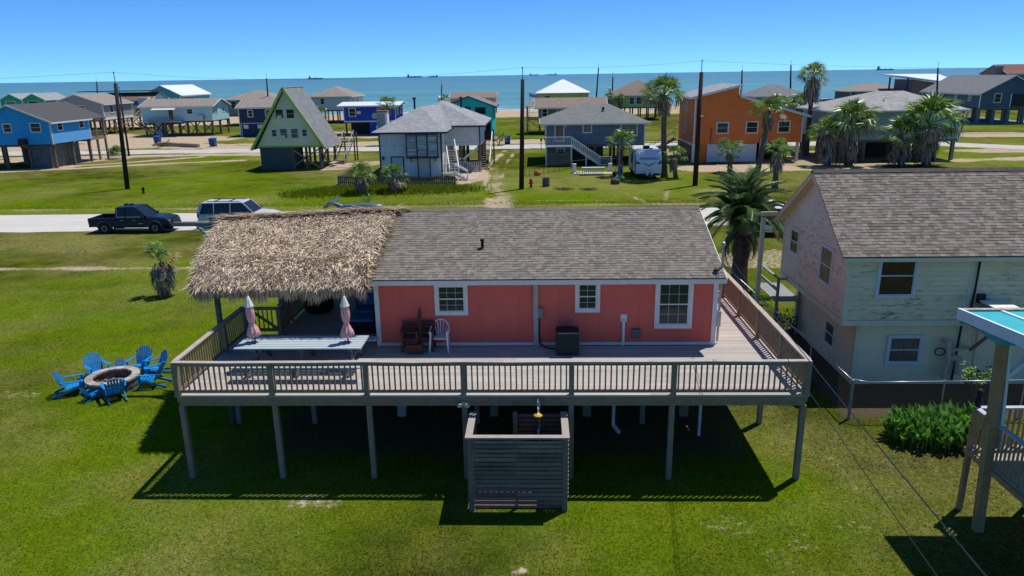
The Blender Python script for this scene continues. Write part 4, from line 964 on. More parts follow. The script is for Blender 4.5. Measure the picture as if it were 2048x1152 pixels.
while z < 7.0:
    if z < 4.85:
        bp('siding_plank', rh, cream, ux0+.1, 14.3, uy0-.03, uy0-.008, z, z+pit-.008, (R_(-3.5), 0, 0))
        bp('siding_plank', rh, cream, 14.46, ux1, uy0-.03, uy0-.008, z, z+pit-.008, (R_(-3.5), 0, 0))
    zz = z+pit*.5
    ya = uy0+.08 if zz < ez else uy0+(zz-ez)/(rz_-ez)*(ry_-uy0)+.05; yb = uy1-.08 if zz < ez else uy1-(zz-ez)/(rz_-ez)*(uy1-ry_)-.05
    if yb-ya > .3: bp('siding_plank', rh, creamp, ux0-.03, ux0-.008, ya, yb, z, z+pit-.008, (0, R_(3.5), 0))
    z += pit
trm = mk('cream_green_trim', (.68, .68, .50), .75, .08, 3)
for a in ((ux0-.06, ux0+.09, uy0-.06, uy0+.05, 2.44, ez-.05), (14.3, 14.46, uy0-.05, uy0, 2.44, ez-.05), (ux0-.055, ux0+.06, uy1-.1, uy1+.04, 2.44, ez-.1)): bp('corner_board', rh, trm, *a)
bp('band_board', rh, trm, ux0-.05, ux1, uy0-.055, uy0+.01, 2.28, 2.47); bp('band_board', rh, trm, ux0-.055, ux0+.01, uy0+.02, uy1, 2.28, 2.47)
bp('corner_board', rh, trm, 10.96, 11.12, 23.98, 24.01, 0, 2.27)
bp('panel_batten', rh, creamlp, 10.955, 10.975, 27.9, 27.96, 0, 2.27)
ov = .33; sl_ = (rz_-ez)/(ry_-uy0); ye_ = uy0-ov; ze_ = ez-ov*sl_; yn_ = uy1+ov; zn_ = ze_
gx0 = ux0-.38
b = B(); b.slab([(gx0, ry_, rz_), (gx0, ye_, ze_), (ux1, ye_, ze_), (ux1, ry_, rz_)], (0, 0, -.1)); b.slab([(ux1, ry_, rz_), (ux1, yn_, zn_), (gx0, yn_, zn_), (gx0, ry_, rz_)], (0, 0, -.1)); b.obj('roof', shbase, rh)
shingles('shingle', shingr, rh, gx0, 19.5, ye_-.02, ze_, ry_, rz_, .135, .10, .24, 9, t=.013)
b = B(); b.slab([(gx0-.01, ry_-.15, rz_-.06), (ux1, ry_-.15, rz_-.06), (ux1, ry_, rz_+.05), (gx0-.01, ry_, rz_+.05)], (0, 0, -.03)); b.slab([(gx0-.01, ry_, rz_+.05), (ux1, ry_, rz_+.05), (ux1, ry_+.15, rz_-.06), (gx0-.01, ry_+.15, rz_-.06)], (0, 0, -.03)); b.obj('ridge_cap', mk('dark_ridge_shingle', (.085, .075, .065), .95, .3, 5), rh)
tanf = mk('tan_fascia', (.72, .56, .38), .75, .08, 4)
for q_ in ((ye_, ze_), (yn_, zn_)): B().beam((gx0+.02, q_[0], q_[1]-.12), (gx0+.02, ry_, rz_-.12), .04, .16).obj('rake_board', tanf, rh)
B().box(gx0+.04, ux1, ye_-.02, ye_+.02, ze_-.17, ze_-.04).obj('fascia', trm, rh)
b = B(); b.slab([(gx0+.04, ye_+.02, ze_-.125), (ux0-.03, ye_+.02, ze_-.125), (ux0-.03, ry_, rz_-.125), (gx0+.04, ry_, rz_-.125)], (0, 0, -.02)); b.slab([(gx0+.04, ry_, rz_-.125), (ux0-.03, ry_, rz_-.125), (ux0-.03, yn_, zn_-.125), (gx0+.04, yn_, zn_-.125)], (0, 0, -.02)); b.slab([(ux0, ye_+.02, ze_-.13), (ux1, ye_+.02, ze_-.13), (ux1, uy0-.03, ez-.13), (ux0, uy0-.03, ez-.13)], (0, 0, -.02)); b.obj('soffit', tanf, rh)
curt = mk('brown_curtain_glass', (.045, .028, .018), .1, .6, 9, spec=.4, stretch=(6, 6, .6))
wtr = mk('pale_blue_white_trim', (.62, .68, .70), .6, .05, 4)
window(rh, 'S', uy0-.03, 11.93, 3.36, 4.70, 1.12, wtr, .1, gm=curt)
window(rh, 'S', 24.0, 12.67, .84, 1.74, 1.02, wtr, .1)
window(rh, 'W', ux0-.03, 28.8, 3.6, 4.5, .85, white, .07); window(rh, 'W', ux0-.03, 25.5, 3.3, 4.55, 1.0, white, .07)
window(rh, 'W', 10.97, 26.1, .7, 1.55, .8, white, .08)
B().tube([(14.5, 23.6, 4.85), (14.48, 23.58, 3.6), (14.44, 23.62, 2.45), (14.42, 23.9, 2.2), (14.42, 23.95, .1)], .035).obj('cable', blackm, rh)
B().box(14.62, 14.86, 23.55, 23.68, 3.1, 3.4).obj('electric_box', darkm, rh)
B().cyl((13.75, 22.7, 2.95), (14.2, 23.68, 3.35), .03).obj('awning_rod', white, rh)
vpm = mk('cream_vent_pipe', (.50, .48, .38), .6, .08, 5)
b = B(); b.tube([(13.98, 23.95, 1.62), (13.98, 23.75, 1.72), (13.98, 23.72, 1.5), (14.05, 23.7, .95), (14.0, 23.8, .35)], .09, 10); b.tube([(14.1, 23.75, 1.35), (14.55, 23.75, 1.42), (14.8, 23.9, 1.42)], .05, 8); b.tube([(14.15, 23.8, 1.05), (14.4, 23.7, 1.1), (14.45, 23.75, .5)], .1, 10); b.obj('vent_pipe', vpm, rh)
b = B()
for i in range(16):
    a, c = math.tau*i/16, math.tau*(i+1)/16; b.cyl((13.72+.17*math.cos(a), 23.7, 1.33+.13*math.sin(a)), (13.72+.17*math.cos(c), 23.7, 1.33+.13*math.sin(c)), .022, n=5)
b.obj('hose_coil', blackm, rh)
for z in (.5,): B().tube([(15.0, 23.9, .1), (15.0, 23.9, 2.3)], .03).obj('conduit', vpm, rh)
# rear porch on the street side with posts
b = B(); b.slab([(9.3, 30.1, 5.02), (10.3, 30.1, 5.02), (10.3, 30.75, 4.86), (9.3, 30.75, 4.86)], (0, 0, -.10)); b.obj('porch_roof', mk('pale_porch_roof', (.5, .5, .47), .8, .1, 3), rh)
B().box(9.28, ux0-.4, 30.02, 30.09, 4.86, 5.03).obj('porch_fascia', tanf, rh)
for (x, y) in ((9.5, 30.4),): bp('porch_post', rh, trm, x-.08, x+.08, y-.08, y+.08, 0, 4.72 if y < 31 else 3.65)
gpm = mk('grey_porch_board', (.26, .27, .26), .85, .15, 4)
for i in range(18): bp('porch_board', rh, gpm, 9.85, 10.95, 29.2+i*.15, 29.34+i*.15, 1.42, 1.46)
for (x, y) in ((9.95, 29.2), (9.95, 31.7), (10.85, 29.2)): bp('porch_railing_post', rh, gpm, x-.05, x+.05, y-.05, y+.05, 0, 2.4)
B().beam((9.95, 29.2, 2.4), (9.95, 31.7, 2.4), .12, .05).obj('porch_handrail', gpm, rh); B().beam((9.95, 29.2, 1.9), (9.95, 31.7, 1.9), .06, .12).obj('porch_handrail', gpm, rh); B().beam((9.95, 29.2, 2.4), (10.85, 29.2, 2.4), .12, .05).obj('porch_handrail', gpm, rh)
ac2 = mk('pale_top_ac_cabinet', (.16, .19, .24), .5, .1, 6)
a2 = ac_unit(None, 15.0, 23.05, 2.46, .72, 'blue grey air conditioner on a ledge by the weathered cream wall', ac2)
B().box(14.6, 15.4, 22.65, 23.45, 3.20, 3.235).obj('top_rim', white, a2)
b = B(); b.box(14.4, 16, 22.6, 23.66, 2.36, 2.455); b.beam((14.7, 22.7, 2.36), (14.7, 23.66, 1.4), .08, .08); b.beam((15.6, 22.7, 2.36), (15.6, 23.66, 1.4), .08, .08); b.obj('ledge', greyw, rh)

# chain-link fence
cf = T('chain_link_fence', 'grey chain link fence turning the corner around the weathered house', 'fence', (9.8, 23, 0))
fpts = [(9.2, 45), (9.55, 30), (9.8, 23.2), (9.83, 21.45), (10.25, 21.2), (12.6, 21.25), (15.1, 21.35), (17.6, 21.45), (20, 21.55)]
b = B(); b.tube([(x, y, 1.3) for x, y in fpts], .024, 7); b.obj('top_rail', steel, cf, smooth=True)
for (x, y) in ((9.83, 21.3), (9.7, 24.5), (9.6, 27.6), (9.5, 31), (9.4, 35), (9.3, 40), (12.6, 21.25), (15.1, 21.35), (17.6, 21.45)):
    r = .045 if y == 21.3 else .025; B().cyl((x, y, 0), (x, y, 1.34), r, n=10).obj('fence_post', mk('green_grey_post', (.20, .25, .22), .6, .15, 5) if y == 21.3 else steel, cf)
b = B(); dd = .13
for (p, q) in zip(fpts[:-1], fpts[1:]):
    p3 = Vector((*p, 0)); q3 = Vector((*q, 0)); L_ = (q3-p3).length; d = (q3-p3)/L_; st = dd if p[1] < 30 else dd*2
    t = -1.26
    while t < L_:
        for s in (1, -1):
            a0, a1 = t, t+1.26; z0, z1 = (.03, 1.29) if s > 0 else (1.29, .03)
            if a0 < 0: z0 += (z1-z0)*(-a0)/(a1-a0); a0 = 0
            if a1 > L_: z1 -= (z1-z0)*(a1-L_)/(a1-a0); a1 = L_
            if a1-a0 > .03: b.cyl(p3+d*a0+Vector((0,0,z0)), p3+d*a1+Vector((0,0,z1)), .0019 if p[1] < 30 else .003, n=3, cap=False)
        t += st
b.obj('wire_mesh', mk('dull_wire', (.17, .14, .10), .8, .2, 8), cf, kind='stuff')
f2 = T('chain_link_fence', 'low grey chain link fence run seen behind the date palm', 'fence', (15, 44.6, 0))
B().tube([(9.3, 44.8, 1.1), (22, 44.4, 1.1)], .025).obj('top_rail', mk('rusty_rail', (.25, .16, .11), .8, .2, 6), f2)
for x in (9.4, 12.5, 15.6, 18.7): B().cyl((x, 44.8-.03*(x-9.3), 0), (x, 44.8-.03*(x-9.3), 1.13), .03).obj('fence_post', steel, f2)

# broad leafed plants along the fence
lp = mk('broad_leaf_green', (.10, .26, .03), .35, .3, 3, island=.62, spec=.5, trans=.4)
def leafy_bed(name, label, cat, cx, cy_, rx, ry, n, h, L0, seed, mat):
    r = random.Random(seed); b = B()
    for i in range(n):
        a = r.random()*math.tau; q = math.sqrt(r.random()); x = cx+rx*q*math.cos(a); y = cy_+ry*q*math.sin(a)
        hh = h*(.25+.8*r.random())*(1-.35*q*q); az = r.random()*math.tau; til = r.uniform(.05, .65); L_ = L0*r.uniform(.6, 1.3); w = L_*.24
        p = Vector((x, y, hh*.55)); d = Vector((math.cos(az)*math.sin(til), math.sin(az)*math.sin(til), math.cos(til))); s = d.cross(Vector((0, 0, 1))).normalized()*w/2
        m = p+d*L_*.5; e = p+d*L_*.95+Vector((math.cos(az), math.sin(az), -.6))*L_*.12; k_ = len(b.v)
        b.v += [tuple(p), tuple(m+s+Vector((0,0,.015))), tuple(m), tuple(m-s+Vector((0,0,.015))), tuple(e)]; b.f += [(k_, k_+1, k_+2), (k_, k_+2, k_+3), (k_+1, k_+4, k_+2), (k_+2, k_+4, k_+3)]
        if r.random() < .3: b.cyl((x, y, 0), p, .012, n=3, cap=False)
    return b.obj(name, mat, None, label, cat, kind='stuff')
leafy_bed('leafy_plants', 'dense bed of broad leafed green plants in front of the chain link fence', 'plants', 11.75, 19.95, 1.35, .85, 1150, 1.0, .46, 3, lp)
leafy_bed('leafy_plants', 'dense bed of broad leafed green plants in front of the chain link fence', 'plants', 12.9, 20.35, 1.0, .6, 420, .95, .46, 5, lp)
sbm = mk('yellow_green_leaf', (.16, .26, .03), .5, .3, 3, island=.4, trans=.3)
sb = T('shrub', 'small yellow green leafy shrub behind the fence by the vent pipes', 'shrub', (14.1, 22.1, 0))
b = B(); r = random.Random(8)
for i in range(420):
    a = r.random()*math.tau; e = r.uniform(-.3, 1); q = r.uniform(.4, 1); p = Vector((14.15+.62*q*math.cos(a), 22.05+.35*q*math.sin(a), 1.0+.75*q*e*.8)); L_ = r.uniform(.07, .13); az = r.random()*math.tau; d = Vector((math.cos(az), math.sin(az), r.uniform(-.3, .6))).normalized(); s = d.cross(Vector((0, 0, 1))).normalized()*L_*.35
    b.add([p-s*.2, p+d*L_*.5+s, p+d*L_, p+d*L_*.5-s], [(0, 1, 2, 3)])
b.obj('foliage', sbm, sb, kind='stuff')
b = B()
for i in range(7): a = r.random()*math.tau; b.cyl((14.15, 22.05, 0), (14.15+.4*math.cos(a), 22.05+.25*math.sin(a), 1.3), .015, .008, 5)
b.obj('stem', bark, sb)

# ------------------------------------------------------------------ deck and turquoise roof at the right edge
rdw = mk('brown_treated_lumber', (.36, .23, .11), .8, .2, 4, .15, 30)
d2 = T('side_deck', 'brown timber deck with railing at the right edge below the turquoise roof', 'deck', (12.5, 15.5, 0))
dirv = Vector((10.45, 13.2, 0))-Vector((10.55, 16.35, 0))
z2, rz2 = 1.75, 2.76
B().box(10.45, 16, 12.2, 16.42, z2-.2, z2-.06).obj('rim_joist', rdw, d2)
bm2 = mk('grey_deck_board', (.36, .31, .27), .8, .15, 3, .15, 40, objr=.12)  # grey floor boards, greyer than the brown lumber
for i in range(29): bp('deck_board', d2, bm2, 10.5, 16, 12.25+i*.144, 12.25+i*.144+.137, z2-.055, z2-.02)
capb = mk('pale_blue_rail_cap', (.42, .46, .50), .7, .12, 5)
for (x, y, s, z) in ((10.55, 16.35, .055, rz2), (12.2, 16.38, .055, rz2), (10.52, 13.0, .055, rz2), (14.5, 16.38, .055, rz2)): bp('post', d2, rdw, x-s, x+s, y-s, y+s, 0, z-.02)
def rail2(p, q):
    p = Vector((*p, z2)); q = Vector((*q, z2)); L_ = (q-p).length; d = (q-p)/L_
    for i in range(1, int(L_/.135)): r = p+d*(i*.135); bp('baluster', d2, rdw, r.x-.018, r.x+.018, r.y-.018, r.y+.018, z2-.15, rz2-.06)
    B().beam(p+Vector((0,0,rz2-z2)), q+Vector((0,0,rz2-z2)), .13, .04).obj('rail_cap', capb, d2)
    B().beam(p+Vector((0,0,-.1)), q+Vector((0,0,-.1)), .04, .14).obj('bottom_rail', rdw, d2)
rail2((10.55, 16.35), (16, 16.42)); rail2((10.55, 16.28), (10.5, 12.3))
b = B(); b.lathe((10.6, 16.4, rz2+.02), [(.06, 0), (.09, .1), (.08, .2), (.05, .26), (.07, .32), (.07, .4), (.03, .45)], 12); b.obj('owl_figure', blackm, None, 'black bird shaped figure perched on the corner of the side deck railing', 'figure', smooth=True)
ar = T('turquoise_roof', 'turquoise roof with white battens on a tall brown post at the right edge', 'roof', (12, 15, 0))
turq = mk('turquoise_paint', (.03, .38, .44), .6, .12, 2)
aw = mk('pale_blue_white_board', (.66, .72, .76), .6, .08, 4)
tz = 5.15
b = B(); b.slab([(9.86, 16.5, tz), (9.98, 12.6, tz+.25), (17, 12.6, tz+.25), (17, 16.5, tz)], (0, 0, -.1)); b.obj('panel', turq, ar)
def arb(p, q, w, h, m=aw, n='batten'): B().beam(p, q, w, h).obj(n, m, ar)
arb((9.85, 16.53, tz-.06), (9.97, 12.6, tz+.2), .06, .26, aw, 'rim_board'); arb((9.92, 16.5, tz+.015), (10.04, 12.6, tz+.265), .12, .03)
for x in (10.8, 11.9, 13.0): arb((x, 16.45, tz+.018), (x+.12, 12.6, tz+.268), .08, .03)
rust = mk('rusty_white_flashing', (.5, .46, .40), .6, .2, 8, col2=(.28, .18, .12))
arb((9.84, 16.53, tz+.03), (17, 16.53, tz+.03), .12, .04, rust, 'flashing'); arb((9.9, 16.48, tz-.2), (17, 16.48, tz-.2), .04, .2, turq, 'rim_board')
for p in (((10.47, 15.42, 0), (10.30, 15.5, 5.1)),):
    b = B(); b.beam(*p, .19, .19, (0, 1, 0)); b.obj('post', rdw, ar)
    b = B(); b.beam((10.585, 15.42, 2.2), (10.42, 15.5, 5.05), .06, .17, (0, 1, 0)); b.obj('post_trim', aw, ar)
arb((10.35, 15.5, 4.7), (10.05, 16.3, 5.0), .12, .14, turq, 'bracket'); arb((10.45, 15.45, 3.9), (11.6, 15.6, 4.95), .1, .1, aw, 'brace')
b = B(); b.box(10.2, 10.5, 15.3, 15.7, 4.75, 5.05); b.obj('bracket_block', turq, ar)

# ------------------------------------------------------------------ palms
def frond_fan():
    b = B(); b.beam((0, 0, 0), (.56, 0, .03), .026, .016); c = Vector((.56, 0, .03)); n = 14
    for i in range(n):
        t = (i-(n-1)/2)/((n-1)/2); a = t*1.5; L_ = .56*(1-.32*t*t); d = Vector((math.cos(a), math.sin(a), 0)); s = Vector((-math.sin(a), math.cos(a), 0))
        w = .034; lift = .05*(1 if i % 2 else -1)*.4; m = c+d*L_*.62+Vector((0, 0, .05-abs(t)*.08+lift*.5)); e = c+d*L_+Vector((0, 0, -.16-.1*abs(t)+.09*math.sin(i*2.3)))
        b.add([c, m+s*w, m-s*w, e], [(0, 2, 1)[::-1], (1, 2, 3)[::-1]])
    return b
def mesh_of(b, nm, mat): me = b.mesh(nm); me.materials.append(mat); return me
FF = mesh_of(frond_fan(), 'fan_leaf', leaf); FD = mesh_of(frond_fan(), 'dead_fan_leaf', dead); FY = mesh_of(frond_fan(), 'yellow_fan_leaf', leafy)
def skirt(par, x, y, ztop, zbot, r, n, seed, mat=dead):
    rr = random.Random(seed); b = B()
    for i in range(n):
        a = rr.random()*math.tau; t = rr.random(); z0 = ztop-(ztop-zbot)*t*.7; q = .55+.6*math.sin(min(1, .25+t)*math.pi*.8)
        L_ = (ztop-zbot)*rr.uniform(.25, .5); p = Vector((x+r*.5*math.cos(a), y+r*.5*math.sin(a), z0)); e = Vector((x+r*q*rr.uniform(.7, 1.1)*math.cos(a+.15), y+r*q*rr.uniform(.7, 1.1)*math.sin(a+.15), max(zbot-.1, z0-L_)))
        d = (e-p).normalized(); s = d.cross(Vector((math.cos(a), math.sin(a), 0))).normalized()*r*rr.uniform(.03, .12); m = p.lerp(e, .5)+Vector((math.cos(a), math.sin(a), 0))*r*.15
        b.add([p-s*.4, p+s*.4, m+s, m-s, e+s*.3, e-s*.3], [(0, 1, 2, 3), (3, 2, 4, 5)])
    return b.obj('dead_frond_skirt', mat, par, kind='stuff')
def fan_palm(base, top, R, label, n=26, rt_=.16, skl=.9, skr=.5, seed=0, ragged=0., group='fan palms between the houses', emin=-.35, up_=1.5):
    x, y = base; X_, Y_, Z_ = top; p = T('fan_palm', label, 'palm tree', (x, y, 0), group); rr = random.Random(seed+5)
    m = 8; pts = [Vector((x, y, 0)).lerp(Vector((X_, Y_, Z_)), (i/m)) + Vector(((X_-x)*.12*math.sin(i/m*math.pi), 0, 0)) for i in range(m+1)]
    b = B()
    for i in range(m): b.cyl(pts[i], pts[i+1], rt_*(1.25-.35*i/m) if i else rt_*1.5, rt_*(1.25-.35*(i+1)/m), 10, cap=False)
    b.obj('trunk', bark, p, smooth=True)
    top = Vector((X_, Y_, Z_))
    n = int(n*.8)
    for i in range(n):
        u = i/(n-1); el = up_-u*(up_-emin)+rr.uniform(-.15, .15); az = i*2.399+rr.uniform(-.3, .3); sc = R*rr.uniform(.8, 1.2)*(1 if el < 1 else .85)
        me = FF if (el > -.2 or rr.random() > .5) else (FY if rr.random() < .3 else FD)
        inst('frond', me, p, top+Vector((0, 0, .05*R)), (rr.uniform(-.6, .6), -el, az), (sc, sc*(1-ragged*rr.random()), sc))
    if skl: 
        skirt(p, X_, Y_, Z_+.05, Z_-skl, skr, int(170+60*skr), seed)
    return p
ELC = random.Random(3)
palms = [
 ((13.5, 77.4), (13.15, 77.4, 8.15), 2.3, 'tallest fan palm, standing just right of the white camper trailer', 34, .27, 1.9, .75),
 ((9.04, 79), (9.1, 79, 3.3), 1.6, 'short fan palm left of the white camper trailer', 26, .24, .6, .4),
 ((14.6, 76.8), (14.3, 76.8, 2.2), 1.25, 'stubby fan palm behind the tall one right of the camper trailer', 20, .2, 1.6, .45),
 ((21.2, 80.8), (21.1, 80.8, 2.1), 1.65, 'short round fan palm in front of the garage door of the orange house', 26, .24, .9, .5),
 ((22.84, 76.7), (23.6, 76.7, 6.6), 1.75, 'leaning fan palm in front of the orange house wall', 28, .24, 1.9, .55),
 ((22.4, 69.1), (22.4, 69.1, 3.4), 1.35, 'fan palm with grey beehive skirt above a bare trunk near the road', 22, .22, 2.0, .62),
 ((34.8, 96.2), (34.8, 96.2, 9.7), 2.0, 'very tall fan palm right of the orange house against the sea', 28, .26, 3.2, 1.0),
 ((37, 103.7), (36.1, 103.7, 6.0), 1.9, 'fan palm half hidden behind the right end of the orange house', 24, .26, 1.8, .6),
 ((33.5, 85.6), (33.2, 85.6, 3.5), 2.1, 'leftmost big low fan palm in front of the pale hip roofed house', 26, .3, 3.2, 1.15),
 ((35.8, 85.4), (35.5, 85.4, 4.5), 3.1, 'wide crowned low fan palm second from the left before the pale hip roofed house', 36, .35, 4.2, 1.25),
 ((41.5, 84.8), (41.0, 84.8, 3.2), 2.5, 'low fan palm third in the row before the pale hip roofed house', 28, .3, 3.0, 1.25),
 ((44.2, 84.6), (43.8, 84.6, 4.5), 3.4, 'widest low fan palm at the right end of the row before the hip roofed house', 38, .35, 4.2, 1.35),
 ((-16.7, 68.3), (-16.45, 68.3, 1.6), 1.5, 'short shaggy fan palm at the left end of the picket fence', 26, .2, 1.5, .62),
 ((-13.7, 69.0), (-13.5, 69.0, 1.3), 1.5, 'short shaggy fan palm in front of the grey and white house', 26, .2, 1.2, .6),
 ((-23.9, 119.4), (-23.7, 119.4, 6.2), 1.7, 'fan palm in front of the cobalt blue house beside the white chimney', 24, .25, 1.6, .6),
 ((-36.5, 126), (-36.3, 126, 4.6), 1.5, 'drooping grey fan palm just right of the green A-frame roof', 14, .3, 3.4, .9),
 ((-20.4, 167), (-20.4, 167, 5.6), 1.3, 'small far fan palm left of the turquoise gabled house', 20, .22, 1.4, .5),
 ((17.2, 176), (17.2, 174, 5.2), 1.5, 'far fan palm beside the lime green house', 20, .22, 1.6, .7),
 ((19.6, 176), (19.6, 174, 5.0), 1.3, 'far fan palm next to the far green house with brown roof', 20, .22, 1.6, .6),
 ((34.2, 108), (34.2, 108, 5.5), 2.0, 'fan palm just behind the right slope of the orange roof', 24, .24, 1.6, .6),
]
for i, (bs, tp_, R, lb, n, rt_, skl, skr) in enumerate(palms): fan_palm(bs, tp_, R, lb, n, rt_, skl, skr, i)
# battered palm in the left lawn
pp = fan_palm((-19.0, 35.2), (-18.95, 35.2, 1.75), .75, 'battered shaggy palm with a yellow frond alone in the left lawn', 9, .16, 1.6, .55, 33, .4, None, .5, 1.5)
for (el, az, s, me) in ((1.0, 2.9, 1.0, FF), (.7, 2.6, .95, FF), (1.2, 2.3, .9, FF), (.45, .25, .8, FY), (.3, .1, .75, FY), (-.6, .3, .8, FD), (-.9, 2.9, .8, FD), (-1.0, 5, .9, FD)):
    inst('frond', me, pp, (-18.95, 35.2, 1.78), (.3, -el, az), s*1.25)
# low bushy palm by the left pole
p = T('palm_shrub', 'low dark green palm shrub beside the left utility poles', 'shrub', (-59.4, 103.4, 0)); rr = random.Random(2)
for i in range(24): inst('frond', FF, p, (-59.4, 103.4, .35), (rr.uniform(-.3, .3), -rr.uniform(.1, 1.4), rr.random()*6.28), rr.uniform(1.3, 1.7))
# date palm
def date_frond():
    b = B(); m = 15; pts = []
    for i in range(m+1): t = i/m; pts.append(Vector((t*.93, 0, .22*math.sin(t*1.9)-.34*t**3.)))
    for a, c in zip(pts[:-1], pts[1:]): b.beam(a, c, .016, .012)
    for i in range(1, m*3+1):
        t = i/(m*3); k_ = min(m-1, int(t*m)); p = pts[k_].lerp(pts[k_+1], t*m-k_); d = (pts[k_+1]-pts[k_]).normalized(); L_ = .21*math.sin(min(1, t*1.25+.12)*math.pi*.72+.25)+.03
        for s in (-1, 1):
            o = Vector((.55, s*.8, .12)).normalized(); e = p+o*L_+Vector((0, 0, -.035)); w = d*.011; b.add([p-w, p+w, p+o*L_*.5+w*1.2+Vector((0,0,.01)), e], [(0, 1, 2), (0, 2, 3)] if s > 0 else [(2, 1, 0), (3, 2, 0)])
    return b
DF = mesh_of(date_frond(), 'date_leaf', dateleaf); DD = mesh_of(date_frond(), 'dead_date_leaf', mk('brown_date_frond', (.16, .12, .08), .9, .25, 4, island=.4))
dp = T('date_palm', 'thick trunked date palm with long feathery fronds between the two near houses', 'palm tree', (10.15, 35.6, 0))
b = B(); b.lathe((10.15, 35.6, 0), [(.5, 0), (.42, .5), (.37, 1.6), (.4, 2.6), (.5, 3.2), (.42, 3.7), (.15, 4.0)], 14); b.obj('trunk', bark, dp, smooth=True)
rr = random.Random(6)
for i in range(64):
    u = i/63; el = 1.45-u*1.95+rr.uniform(-.1, .1); az = i*2.399+rr.uniform(-.2, .2); inst('frond', DF if el > -.38 or rr.random() < .4 else DD, dp, (10.15, 35.6, 3.75), (rr.uniform(-.4, .4), -el, az), rr.uniform(2.2, 2.75))
for i in range(10): inst('frond', DD, dp, (10.15, 35.6, 3.3), (rr.uniform(-.4, .4), rr.uniform(.75, 1.15), rr.random()*6.28), rr.uniform(1.7, 2.2))

# ------------------------------------------------------------------ houses beyond the road
rg = roofmat('dark_grey_roof', (.075, .075, .08)); rlg = roofmat('pale_grey_roof', (.27, .28, .29), .28); rmg = roofmat('mid_grey_roof', (.17, .175, .18)); rgr = roofmat('green_grey_roof', (.165, .175, .165)); rbr = roofmat('brown_roof', (.22, .17, .14)); rtan = roofmat('tan_grey_roof', (.25, .22, .19))
rwh = mk('white_metal_roof', (.66, .70, .74), .45, .05, 2, spec=.5); rred = roofmat('red_brown_roof', (.20, .10, .075))
# sky blue house on the left
blu = sid('sky_blue_siding', (.02, .26, .52), .25, .2); h = house('sky blue stilt house with dark grey gable roof and white trim at the left edge', -71, -61, 92, 100.3, 3.05, 5.8, 'gy', 7.84, blu, rg, white, .35, .3, None,
  [('S', -66.55, 4.62, 5.6, .95), ('S', -62.9, 4.62, 5.65, 1.25), ('E', 93.9, 4.7, 5.65, 1.0), ('E', 98.5, 4.7, 5.65, 1.0)], (4, 3))
b = B(); b.slab([(-66, 100.6, 7.87+.12), (-60.65, 100.6, 5.75), (-60.65, 103.9, 5.75), (-66, 103.9, 7.99)], (0, 0, -.12)); b.obj('porch_roof', rg, h)
for i in range(7): bp('siding_panel', h, mk('pale_blue_panel', (.14, .42, .80), .6, .06, 2), -60.99, -60.94, 92.15, 100.2, 3.1+i*.175, 3.1+i*.175+.165)
gray_pl = mk('grey_fence_plank', (.17, .155, .145), .9, .25, 2, .2, 20, objr=.2)
B().box(-70.8, -61, 100.3, 103.9, 2.85, 3.03).obj('porch_floor', postm, h)
for (x, y) in ((-61.2, 101.9), (-61.1, 103.7)): bp('porch_post', h, postm, x-.12, x+.12, y-.12, y+.12, 0, 5.6)
railing(h, (-61.1, 100.4, 3.03), (-61.1, 103.8, 3.03), postm, 1.0)
b = B(); b.box(-64.5, -62, 92.3, 97, 0, 2.7); b.obj('storage_shed', mk('green_grey_shed', (.085, .12, .125), .9, .25, 1.5, lines=(.3, .3, 'XY')), h)
b = B(); b.slab([(-64.8, 91.9, 2.75), (-61.6, 91.9, 2.75), (-61.6, 97, 2.98), (-64.8, 97, 2.98)], (0, 0, -.05)); b.obj('shed_roof', mk('rusty_sheet', (.30, .20, .17), .8, .3, 2), h)
for i in range(22): bp('fence_plank', h, gray_pl, -62.02, -61.95, 92.35+i*.29, 92.35+i*.29+.27, 0, 2.85+tr_.uniform(-.04, .04))
b = B(); b.box(-65.1, -64.2, 91.3, 91.9, 3.1, 3.8); b.obj('wall_air_conditioner', darkm, h); xbrace(h, [((-65, 91.95, 2.4), (-65, 91.4, 3.05)), ((-64.3, 91.95, 2.4), (-64.3, 91.4, 3.05))])
# A-frame
afm = sid('mint_siding', (.58, .56, .36), .18, .3, stain=((.08, .09, .06), .54, 2.5, (.8, .8, 3), 2.9, 4.5)); lime = mk('lime_trim', (.42, .60, .12), .7, .08, 4); afr = mk('aframe_roof_shingle', (.20, .205, .21), .95, .25, 1.2, .3, 12, lines=(.12, .3))
h = T('a_frame_house', 'steep green A-frame house on posts with a grey shingle roof', 'house', (-29.6, 91, 0), 'beach houses')
b = B(); prism(b, [(-33.4, 2.75), (-25.7, 2.75), (-29.55, 9.25)], 'y', 88, 95); b.obj('gable_wall', afm, h)
b = B(); b.slab([(-29.55, 87.5, 9.62), (-34.05, 87.5, 2.45), (-34.05, 95.3, 2.45), (-29.55, 95.3, 9.62)], (.12, 0, -.05)); b.slab([(-29.55, 87.5, 9.62), (-29.55, 95.3, 9.62), (-25.0, 95.3, 2.45), (-25.0, 87.5, 2.45)], (-.12, 0, -.05)); b.obj('roof', afr, h)
b = B(); b.beam((-29.55, 87.46, 9.5), (-34.0, 87.46, 2.42), .06, .28); b.beam((-29.55, 87.46, 9.5), (-25.05, 87.46, 2.42), .06, .28); b.obj('rake_board', lime, h)
B().box(-33.4, -25.7, 87.93, 87.99, 2.68, 2.86).obj('sill_board', lime, h)
for (x, z0, z1, w) in ((-30.35, 6.05, 7.1, .95), (-29.05, 6.05, 7.1, .95), (-31.2, 3.95, 4.75, .55), (-30.05, 3.75, 4.85, .85), (-28.75, 3.75, 4.85, .85), (-27.55, 3.95, 4.75, .55)): window(h, 'S', 88, x, z0, z1, w, white, .07, d=.04)
